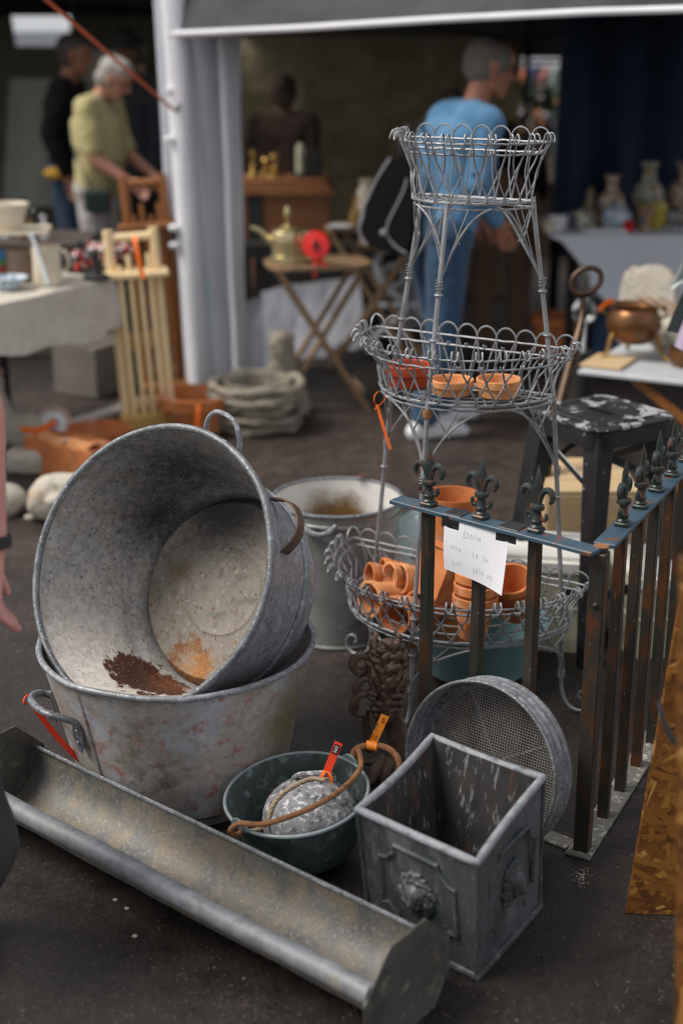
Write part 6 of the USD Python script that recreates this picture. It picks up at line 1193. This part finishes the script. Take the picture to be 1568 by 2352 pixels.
fg = chain([(c + V(0, 0, .06), .085), (c + V(.02, 0, .10), .08)], [(c + V(.01, 0, .10), .07), (c + V(-.01, 0, .25), .06)], [(c + V(-.01, 0, .25), .06), (c + V(-.015, -.01, .345), .062)], [(c + V(.06, -.03, .05), .05), (c + V(.03, -.02, .18), .04)], [(c + V(-.06, -.02, .08), .05), (c + V(-.05, -.03, .22), .035)], [(c + V(-.05, 0, .37), .022), (c + V(.03, 0, .37), .022)], res=.015)
obj('figure', lumpy(fg, .014, 22, 4), stone_g, t, smooth=True); obj('plinth', lumpy(rbox(.22, .2, .05, .01, c + V(.01, 0, .026)).subdivide().subdivide(), .005, 20, 2), stone_g, t)
def ttrough(c, yaw, lab):
    t = thing('terracotta_trough', lab, 'planter', c); x_ = V(math.cos(yaw), math.sin(yaw), 0); L_, Wd, Hh, q = .40, .15, .15, .012
    for s in (-1, 1): obj('long_side', frame(rbox(L_, q, Hh, .003, (0, s * Wd / 2, Hh / 2)), c, x=x_), terra_red if False else terra, t, smooth=False); obj('short_side', frame(rbox(q, Wd - q, Hh, .003, (s * (L_ / 2 - q / 2), 0, Hh / 2)), c, x=x_), terra, t, smooth=False)
    obj('bottom', frame(box(L_ - .03, Wd - .02, .012, (0, 0, .012)), c, x=x_), terra, t, smooth=False); return x_
c = G(150, 1100) + V(.02, .06, 0); x_ = ttrough(c, -.62, 'terracotta trough holding small clay pots on the asphalt at the left')
for k, (o, ln) in enumerate(((-.10, .15), (.07, .13))): pot('terracotta_pot', ['clay pot lying in the left half of the terracotta trough', 'clay pot lying in the right half of the terracotta trough'][k], c + x_ * (o - .07) + V(0, 0, .125), .056, ln, .025, unit(x_ * -1 + V(.0, .0, .18)) * -1, terra_pale)
c = G(212, 1032) + V(0, .18, 0); single('terracotta_dish', frame(lathe([(0, 0), (.13, 0), (.155, .045), (.16, .05), (.152, .052), (.125, .012), (0, .012)], 50), c), terra, 'wide terracotta saucer tilted behind the terracotta trough', 'dish')
c = G(215, 985); single('grey_plank', beam(G(160, 985) + V(0, 0, .014), G(300, 938) + V(0, 0, .014), .09, .026), mat('grey_plank', (.30, .27, .25), (.38, .35, .33), sc=12, rough=.9), 'grey plank lying on the asphalt left of the croquet stands', 'plank', smooth=False)
# stone duck
c = G(140, 1215) + V(0, .10, 0)
dk = chain([(c + V(-.06, 0, .085), .085), (c + V(.06, .0, .10), .082)], [(c + V(.06, 0, .10), .08), (c + V(.17, .01, .12), .04)], [(c + V(-.03, -.07, .10), .035), (c + V(.12, -.05, .125), .018)], res=.015)
t = thing('pale_stone', 'large pale rounded stone lying on the asphalt left of the leaning tub', 'stone', c); obj('stone', lumpy(dk, .020, 11, 3, 5), stone_w, t, smooth=True)
c = G(12, 1190) + V(0, .05, 0); single('white_boulder', lumpy(ball(c + V(0, 0, .06), .075, 4, (1, .9, .85)), .014, 14, 9), stone_w, 'rounded white stone at the left edge in front of the large pale stone', 'stone', smooth=True)
c = G(52, 1100) + V(0, .1, 0); single('white_block', lumpy(rbox(.17, .12, .10, .02, c + V(0, 0, .052)).subdivide().subdivide().subdivide(), .010, 20, 12), stone_w, 'rough white stone block between the large pale stone and the plaster animal', 'stone', smooth=True)
c = G(38, 1050) + V(-.02, .16, 0); pa_ = chain([(c + V(-.10, 0, .09), .08), (c + V(.03, 0, .09), .075)], [(c + V(-.08, 0, .12), .07), (c + V(-.10, 0, .24), .05)], [(c + V(-.10, 0, .24), .05), (c + V(-.09, -.01, .30), .045)], [(c + V(.03, 0, .07), .06), (c + V(.13, -.02, .05), .035)], res=.015)
t = thing('plaster_animal', 'cream plaster animal sitting at the left edge behind the white stones', 'statue', c); obj('animal', lumpy(pa_, .006, 20, 5), stone_w, t, smooth=True); obj('pink_cap', lumpy(ball(c + V(-.09, 0, .345), .035, 2, (1.2, 1, .6)), .006, 30, 2), mat('pink_plaster', (.5, .32, .28), rough=.8), t); obj('base', frame(lathe([(0, 0), (.09, 0), (.07, .02), (0, .02)], 20), c + V(.05, -.03, 0)), stone_w, t)
c = G(118, 1028) + V(0, .10, 0); t = thing('painted_pig', 'round painted pottery animal in pink, white and blue behind the terracotta trough', 'ornament', c)
obj('body', ball(c + V(0, 0, .10), .072, 3, (1, 1, 1)), mat('pale_pink_glaze', (.52, .36, .30), rough=.3), t, smooth=True); obj('white_ring', frame(torus(.040, .020, 30, 8), c + V(.004, -.052, .095), z=(.1, -1, .1)), white_gl, t); obj('blue_patch', ball(c + V(-.012, -.068, .072), .026, 2, (1.3, .5, .9)), mat('blue_glaze', (.04, .14, .42), rough=.3), t); obj('feet', cat(*[ball(c + V(s * .035, s2 * .03, .018), .02, 2) for s in (-1, 1) for s2 in (-1, 1)]), stone_w, t)
a_ = Y(48, 985, 5.85); single('price_tag', ribbon(spline([a_, a_ + V(.07, 0, -.004), a_ + V(.15, -.01, .035)], 10), .03, (.0, -.3, 1)), orange_tag, 'orange price tag stretched between the plaster animal and the painted pottery', 'price tag')
for k, (px, py) in enumerate(((70, 1195), (118, 1200), (100, 1188))): c = G(px, py); single('stone_chip', lumpy(ball(c + V(0, 0, .012), .018, 2, (1.3, .9, .7)), .004, 40, k), stone_w, ['pale stone chip on the asphalt between the boulder and the large pale stone', 'pale stone chip nearest the leaning tub', 'smallest pale stone chip beside the large pale stone'][k], 'stone')
c = G(690, 912) + V(0, .2, 0); single('blue_bag', lumpy(rbox(.26, .16, .08, .03, G(560, 905) + V(.05, .25, .05)).subdivide().subdivide(), .02, 10, 3), mat('pale_blue_plastic', (.42, .52, .58), rough=.4), 'crumpled pale blue plastic on the ground under the tent side wall', 'plastic sheet')
# ---------------------------------------------------------------- people
def person(lab, at, fwd, h=1.72, lean=0., head_pitch=0., head_turn=0., arms=None, stride=(.0, .0), top=None, trousers=None, shoes=None, hair=hair_g, sk=skin, sleeve=1.0, hair_len=0., legs=True, glasses=False, bulk=1.0, hunch=0., balding=False):
    s = h / 1.75; f = unit(V(fwd[0], fwd[1], 0)); l = V(-f[1], f[0], 0); B = V(*at)
    P = lambda a, b, c: B + (f * a + l * b) * s + V(0, 0, c * s)
    cl, sl_ = math.cos(lean), math.sin(lean)
    def T(a, b, c): c0 = c - .93; return P(a * cl + c0 * sl_, b, .93 + c0 * cl - a * sl_)
    t = thing('person', lab, 'person', B)
    hip = {d: P(-.01, .095 * d, .90) for d in (1, -1)}; kn = {d: P(.02 + stride[0] * d * .5, .10 * d, .48) for d in (1, -1)}; an = {d: P(-.02 + stride[0] * d, .105 * d, .085) for d in (1, -1)}; toe = {d: P(.15 + stride[0] * d, .12 * d, .04) for d in (1, -1)}
    sh = {d: T(-.01 + hunch * .8, (.185 - hunch * .5) * bulk * d, 1.415 - hunch) for d in (1, -1)}; nb = T(-.005 + hunch, 0, 1.47 - hunch * .4)
    arms = arms or {}
    el = {d: T(*arms.get(d, ((-.04, .25 * d, 1.12), 0))[0]) for d in (1, -1)}; wr = {d: T(*arms[d][1]) if d in arms else T(.04, .25 * d, .87) for d in (1, -1)}
    # head axes
    ph = lean * .55 + head_pitch; hf = unit(f * math.cos(ph) - V(0, 0, 1) * math.sin(ph)); hl = l
    if head_turn: hf = unit(hf * math.cos(head_turn) + hl * math.sin(head_turn)); hl = unit(np.cross(V(0, 0, 1), hf))
    hu = np.cross(hf, hl); HC = nb + (hu * .155 + hf * .035) * s
    H = lambda a, b, c: HC + (hf * a + hl * b + hu * c) * s
    r = lambda k: k * s
    segs = [[(H(-.03, 0, .035), r(.088)), (H(.03, 0, .04), r(.076)), (H(.0, 0, -.01), r(.072))], [(H(.035, 0, .0), r(.062)), (H(.060, 0, -.085), r(.030)), (H(.015, .042, -.06), r(.024)), (H(.015, -.042, -.06), r(.024))],
            [(H(.088, 0, .025), r(.011)), (H(.116, 0, -.018), r(.013)), (H(.085, .015, -.026), r(.010)), (H(.085, -.015, -.026), r(.010))], [(H(.080, .030, .042), r(.015)), (H(.080, -.030, .042), r(.015))], [(H(.086, .018, -.052), r(.010)), (H(.086, -.018, -.052), r(.010))],
            [(nb - hu * .02, r(.058)), (H(-.02, 0, -.045), r(.055))], [(nb - V(0, 0, .02), r(.06)), (T(hunch * .6, .07, 1.41 - hunch), r(.042)), (T(hunch * .6, -.07, 1.41 - hunch), r(.042))]]
    for d in (1, -1):
        segs.append([(H(.012, .080 * d, .022), r(.012)), (H(-.014, .086 * d, .025), r(.012)), (H(-.002, .081 * d, -.028), r(.010))])
        segs += [[(sh[d], r(.055)), (el[d], r(.043))], [(el[d], r(.044)), (wr[d], r(.029))]]
        fd = unit(wr[d] - el[d]); pn = unit(np.cross(fd, f if abs(np.dot(fd, f)) < .9 else V(0, 0, 1)) * d); sd2 = unit(np.cross(fd, pn)); pn = np.cross(sd2, fd)
        pc = wr[d] + fd * .095 * s
        segs.append([(wr[d], r(.026)), (pc + sd2 * .030 * s, r(.013)), (pc - sd2 * .030 * s, r(.013))])
        for k, (o, ln) in enumerate(((.031, .068), (.010, .080), (-.011, .075), (-.031, .058))):
            a_ = pc + sd2 * o * s; b_ = a_ + (fd * .95 - pn * .25) * ln * .5 * s; c_ = b_ + (fd * .7 - pn * .7) * ln * .5 * s
            segs += [[(a_, r(.0105)), (b_, r(.0095))], [(b_, r(.0095)), (c_, r(.008))]]
        a_ = wr[d] + (fd * .03 + sd2 * .028) * s; b_ = a_ + (fd * .035 + sd2 * .028 - pn * .01) * s; segs += [[(a_, r(.014)), (b_, r(.0115))], [(b_, r(.0115)), (b_ + (fd * .034 + sd2 * .006 - pn * .012) * s, r(.009))]]
        if legs: segs += [[(hip[d], r(.075)), (kn[d], r(.050))], [(kn[d], r(.050)), (an[d], r(.034))], [(an[d], r(.034)), (toe[d], r(.028))]]
    segs += [[(T(0, .08, 1.33 - hunch), r(.08)), (T(0, -.08, 1.33 - hunch), r(.08)), (T(.01, .05, 1.15), r(.09)), (T(.01, -.05, 1.15), r(.09))], [(T(.01, .05, 1.15), r(.09)), (T(.01, -.05, 1.15), r(.09)), (P(0, .07, .95), r(.09)), (P(0, -.07, .95), r(.09))]]
    obj('body', chain(*segs, res=.014, it=5), sk, t, smooth=True)
    for d in (1, -1): obj('eye', ball(H(.083, .031 * d, .014), r(.0115), 2), eye_w, t)
    obj('mouth', frame(ball((0, 0, 0), 1, 2, (r(.006), r(.022), r(.006))), H(.094, 0, -.052), x=hf, z=hu), lips, t)
    if hair is not None:
        hs_ = [[(H(-.038, 0, .012), r(.084)), (H(-.036, 0, .040), r(.087)), (H(.012, .018, .040), r(.074)), (H(.012, -.018, .040), r(.074))]] if balding else [[(H(-.035, 0, .045), r(.092)), (H(.018, 0, .066), r(.077)), (H(-.03, 0, .0), r(.088))]]
        if hair_len: hs_.append([(H(-.05, .03, -.02), r(.065)), (H(-.05, -.03, -.02), r(.065)), (H(-.065, 0, -.02 - hair_len), r(.05))])
        obj('hair', lumpy(chain(*hs_, res=.014, it=4), .005, 40, 3), hair, t, smooth=True)
    if glasses:
        fr = [tube([H(.098, d * .032 + .022 * math.cos(k), .014 + .018 * math.sin(k)) for k in np.linspace(0, 6.283, 14)[:-1]], r(.003), 5, closed=True) for d in (1, -1)] + [tube([H(.098, d * .054, .018), H(.0, d * .084, .026)], r(.0028), 5) for d in (1, -1)]
        obj('glasses', cat(*fr), black, t)
    if top is not None:
        b = bulk; ts = [[(T(-.01 + hunch * .4, .10 * b, 1.39 - hunch * .7), r(.085)), (T(-.01 + hunch * .4, -.10 * b, 1.39 - hunch * .7), r(.085)), (T(-.03, .09 * b, 1.30), r(.115)), (T(-.03, -.09 * b, 1.30), r(.115)), (T(.02, 0, 1.28), r(.12))], [(T(-.03, .09 * b, 1.30), r(.115)), (T(-.03, -.09 * b, 1.30), r(.115)), (T(.015, .07 * b, 1.10), r(.115 * b)), (T(.015, -.07 * b, 1.10), r(.115 * b)), (T(.02, 0, 1.28), r(.12))], [(T(.015, .07 * b, 1.10), r(.115 * b)), (T(.015, -.07 * b, 1.10), r(.115 * b)), (P(.0, .085 * b, .90), r(.112)), (P(.0, -.085 * b, .90), r(.112))], [(nb - hu * .03 * s, r(.066)), (T(-.01, .10 * b, 1.40), r(.07)), (T(-.01, -.10 * b, 1.40), r(.07))]]
        for d in (1, -1):
            e_ = sh[d] + (el[d] - sh[d]) * min(sleeve, 1.0); ts += [[(sh[d], r(.072)), (e_, r(.060 if sleeve >= 1 else .066))], [(sh[d], r(.072)), (T(-.02, .10 * d, 1.36), r(.10))]]
            ts.append([(sh[d], r(.072)), (nb - hu * .035 * s, r(.066))])
            if sleeve > 1: ts.append([(el[d], r(.058)), (el[d] + (wr[d] - el[d]) * (sleeve - 1), r(.043))])
        obj('top', lumpy(lumpy(chain(*ts, res=.016, it=8), .012 * s, 8, 5, 2), .006 * s, 22, 6, 2), top, t, smooth=True)
    if trousers is not None and legs:
        tr_ = [[(hip[1], r(.108)), (hip[-1], r(.108)), (P(0, 0, .98), r(.118))]]
        for d in (1, -1): tr_ += [[(hip[d], r(.102)), (kn[d], r(.076))], [(kn[d], r(.074)), (an[d] + V(0, 0, .02), r(.062))]]
        obj('trousers', lumpy(chain(*tr_, res=.018, it=6), .014 * s, 11, 8, 4), trousers, t, smooth=True)
    if legs:
        for d in (1, -1): 
            so = an[d]; tt_ = toe[d]; z0 = V(0, 0, B[2]); lo = lambda p, k: V(p[0], p[1], B[2] + k)
            ft = unit(tt_ - so); obj('shoe', chain([(lo(so - ft * .05 * s, .040), r(.038)), (lo(tt_, .034), r(.033)), (lo(so, .085), r(.042))], [(lo(so - ft * .06 * s, .022), r(.022)), (lo(tt_ + ft * .03 * s, .022), r(.022)), (lo(tt_, .022), r(.040 * .55))], res=.016, it=4), shoes or black, t, smooth=True)
    return t, dict(P=P, T=T, H=H, sh=sh, el=el, wr=wr, f=f, l=l, s=s)
# the man in the blue jumper
mp = Y(1000, 985, 6.40); mp[2] = 0
t, J = person('tall man in a blue jumper and jeans stooping towards the table of vases', mp, (.90, .44), 1.78, lean=.25, hunch=.035, balding=True, head_pitch=.04, head_turn=-.30, arms={-1: ((.01, -.20, 1.14), (.20, -.12, 1.0)), 1: ((.10, .24, 1.13), (.26, .16, 1.02))}, stride=(.10, 0), top=blue_knit, trousers=denim, shoes=white_sh, hair=hair_s, sk=skin_tan, sleeve=1.92, glasses=True, bulk=1.0)
bc = Y(897, 478, 6.36); n_ = unit(V(-.30, -.85, .15)); bu = unit(V(.06, 0, 1)); 
t = thing('shoulder_bag', 'black shoulder bag with pale piping hanging behind the man in blue', 'bag', bc)
from shapely.geometry import Polygon
k_ = .00195
bpx = [(5, 106), (-22, 62), (-46, 0), (-54, -50), (-36, -78), (4, -86), (46, -92), (56, -40), (50, 40), (44, 100), (26, 112)]
bp_ = Polygon([(x * k_, y * k_) for x, y in bpx]).buffer(.012)
m = trimesh.creation.extrude_polygon(bp_, .10, engine='earcut'); m.apply_translation((0, 0, -.05)); bx_ = unit(np.cross(bu, n_))
obj('body', frame(m, bc, x=bx_, y=bu), blackc, t)
for line in ([(-1, 112), (-30, 62), (-55, 0), (-63, -50), (-42, -84)], [(40, 72), (30, 32), (8, -18), (2, -50), (18, -74), (52, -92)]):
    obj('piping', frame(tube(spline([(x * k_, y * k_, .047) for x, y in line], 26), .0055, 7), bc, x=bx_, y=bu), grey_pipe, t)
obj('badge', frame(lathe([(0, .056), (.016, .056), (.014, .062), (0, .063)], 16), bc, x=bx_, y=bu).apply_translation(-bu * .10 - bx_ * .01), silver, t)
obj('strap', ribbon(spline([bc + bu * .20 + bx_ * .02, bc + bu * .36 + bx_ * .05, J['T'](-.12, .13, 1.36), J['T'](-.02, .17, 1.50), J['T'](.10, .14, 1.36)], 24), .035, unit(V(.6, -.6, .2)), .004), black, t)
# visitors on the left
wp = Y(228, 510, 9.0); wp[2] = 0
t, J = person('grey-haired woman in a yellow T-shirt with a cross-body bag strap looking down at the stall', wp, (1, -.28), 1.66, lean=.10, head_pitch=.48, arms={-1: ((.08, -.24, 1.12), (.30, -.20, 1.00)), 1: ((.10, .23, 1.12), (.32, .14, 1.02))}, top=yellow, trousers=offwhite, hair=hair_g, sk=skin, sleeve=.82, hair_len=.03, glasses=True, bulk=1.12)
st_ = [J['T'](-.02, .10, 1.50), J['T'](-.10, .06, 1.46), J['T'](-.165, -.02, 1.34), J['T'](-.12, -.14, 1.20), J['T'](-.02, -.20, 1.04), J['T'](.06, -.21, .90)]
b_ = thing('cross_body_bag', 'thin dark bag strap and small bag worn by the woman in yellow', 'bag', st_[-1]); obj('strap', ribbon(spline(st_, 30), .020, unit(V(.3, -.8, .5)), .005), greenblack, b_); obj('pouch', rbox(.16, .06, .14, .02, st_[-1] + V(.03, -.01, -.05)), greenblack, b_)
bp0 = Y(165, 500, 9.7); bp0[2] = 0
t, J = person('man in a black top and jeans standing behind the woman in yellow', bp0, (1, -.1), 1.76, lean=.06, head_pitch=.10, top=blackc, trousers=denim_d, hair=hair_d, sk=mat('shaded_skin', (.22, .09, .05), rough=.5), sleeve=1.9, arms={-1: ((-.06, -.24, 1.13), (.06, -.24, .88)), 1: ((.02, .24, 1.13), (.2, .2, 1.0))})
p = Y(132, 398, 9.5); single('yellow_bag', lumpy(rbox(.17, .12, .07, .03, p).subdivide().subdivide(), .01, 14, 4), mat('amber_cloth', (.5, .27, .03), rough=.8), 'amber yellow bag at the hip of the man in black', 'bag')
pp0 = Y(335, 480, 10.3); pp0[2] = 0
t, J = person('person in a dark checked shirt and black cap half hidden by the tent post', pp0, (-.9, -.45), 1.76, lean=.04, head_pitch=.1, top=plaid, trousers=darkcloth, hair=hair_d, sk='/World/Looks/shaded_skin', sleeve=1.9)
ct = J['H'](.0, 0, .085); hat = thing('peaked_hat', 'black cap with a brim worn by the person in the checked shirt', 'hat', ct); fwd_ = J['f']
obj('crown', frame(lathe([(.105, -.05), (.108, -.01), (.10, .06), (.06, .085), (0, .09)], 28), ct), black, hat); obj('brim', frame(prism([(0, -.09), (.13, -.07), (.17, 0), (.13, .07), (0, .09)], .008), ct + V(0, 0, -.045), x=fwd_), black, hat)
c = J['T'](.06, 0, 1.42); obj('collar', lumpy(ball(c, .075, 2, (1, 1, .7)), .006, 20), tealc, t)
dp0 = Y(650, 400, 9.75); dp0[2] = 0
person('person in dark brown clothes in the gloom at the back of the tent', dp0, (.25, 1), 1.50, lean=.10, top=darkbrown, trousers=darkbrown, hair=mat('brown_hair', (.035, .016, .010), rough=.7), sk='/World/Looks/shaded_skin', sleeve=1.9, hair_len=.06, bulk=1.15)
q0 = Y(1148, 700, 8.55); q0[2] = 0; q0[1] = 8.0; q0[0] = .90
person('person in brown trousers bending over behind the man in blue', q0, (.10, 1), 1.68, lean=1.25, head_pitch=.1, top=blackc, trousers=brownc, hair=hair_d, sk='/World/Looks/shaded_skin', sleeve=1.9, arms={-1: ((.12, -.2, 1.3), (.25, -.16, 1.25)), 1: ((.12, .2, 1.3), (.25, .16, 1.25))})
# the passer-by at the left edge
lp0 = V(-.884, 2.42, 0)
t, J = person('passer-by cut off by the left edge with a bare forearm and a black wristband', lp0, (.25, -1), 1.70, top=blackc, trousers=denim, sleeve=.55, sk=skin_pink, hair=hair_d, arms={1: ((-.01, .252, 1.12), (.03, .250, .87))}, stride=(.0, 0))
w_ = J['wr'][1]; e_ = J['el'][1]; dd = unit(w_ - e_); obj('wristband', frame(lathe([(.034, -.012), (.038, -.010), (.038, .010), (.034, .012)], 24), w_ - dd * .012, z=dd), black, t)
bb = V(-.705, 2.30, .37); b_ = thing('black_bag', 'soft black bag hanging at the left edge beside the trough', 'bag', bb); obj('sack', lumpy(chain([(bb + V(0, 0, .10), .05), (bb + V(.0, .08, .10), .05), (bb + V(.012, 0, -.10), .075), (bb + V(.012, .08, -.10), .075)], res=.02), .006, 9, 2), black, b_, smooth=True); obj('handle', tube(spline([bb + V(-.02, .04, .14), bb + V(-.06, .05, .34), bb + V(-.03, .06, .42), bb + V(0, .06, .34), bb + V(.0, .05, .14)], 20), .008, 7), black, b_)

# repeats of one kind share a group
GROUPS = {'terracotta_pot': 'terracotta pots lying and stacked in the wire stand and trough', 'terracotta_dish': 'terracotta dishes and saucers', 'pebble': 'white pebbles on the asphalt', 'strand_board': 'strand boards at the right edge', 'folding_table': 'folding tables with crossed legs', 'bread_bin': 'cream enamel bins behind the railing',
          'beaded_ornament': 'red and black ornaments on the linen-covered table', 'glass_bottle': 'bottles on the dark bench', 'small_bottle': 'bottles on the dark bench', 'stone_chip': 'pale stone chips on the asphalt', 'hanging_garment': 'garments on the far rail', 'price_tag': 'orange and red price tags', 'croquet_stand': 'wooden croquet stands', 'white_marquee': 'far white marquees',
          'vase': 'vases on the white-clothed table', 'small_pot': 'small pots on the white-clothed table', 'figurine': 'figurines on the white-clothed table', 'candlestick': 'brass pieces on the chest', 'brass_ornament': 'brass pieces on the chest', 'person': 'people at the market', 'terracotta_trough': 'square terracotta planters'}
for p in stage.GetPrimAtPath('/World').GetChildren():
    k = p.GetName().rstrip('0123456789').rstrip('_')
    if k in GROUPS and not p.GetCustomDataByKey('group'): p.SetCustomDataByKey('group', GROUPS[k])
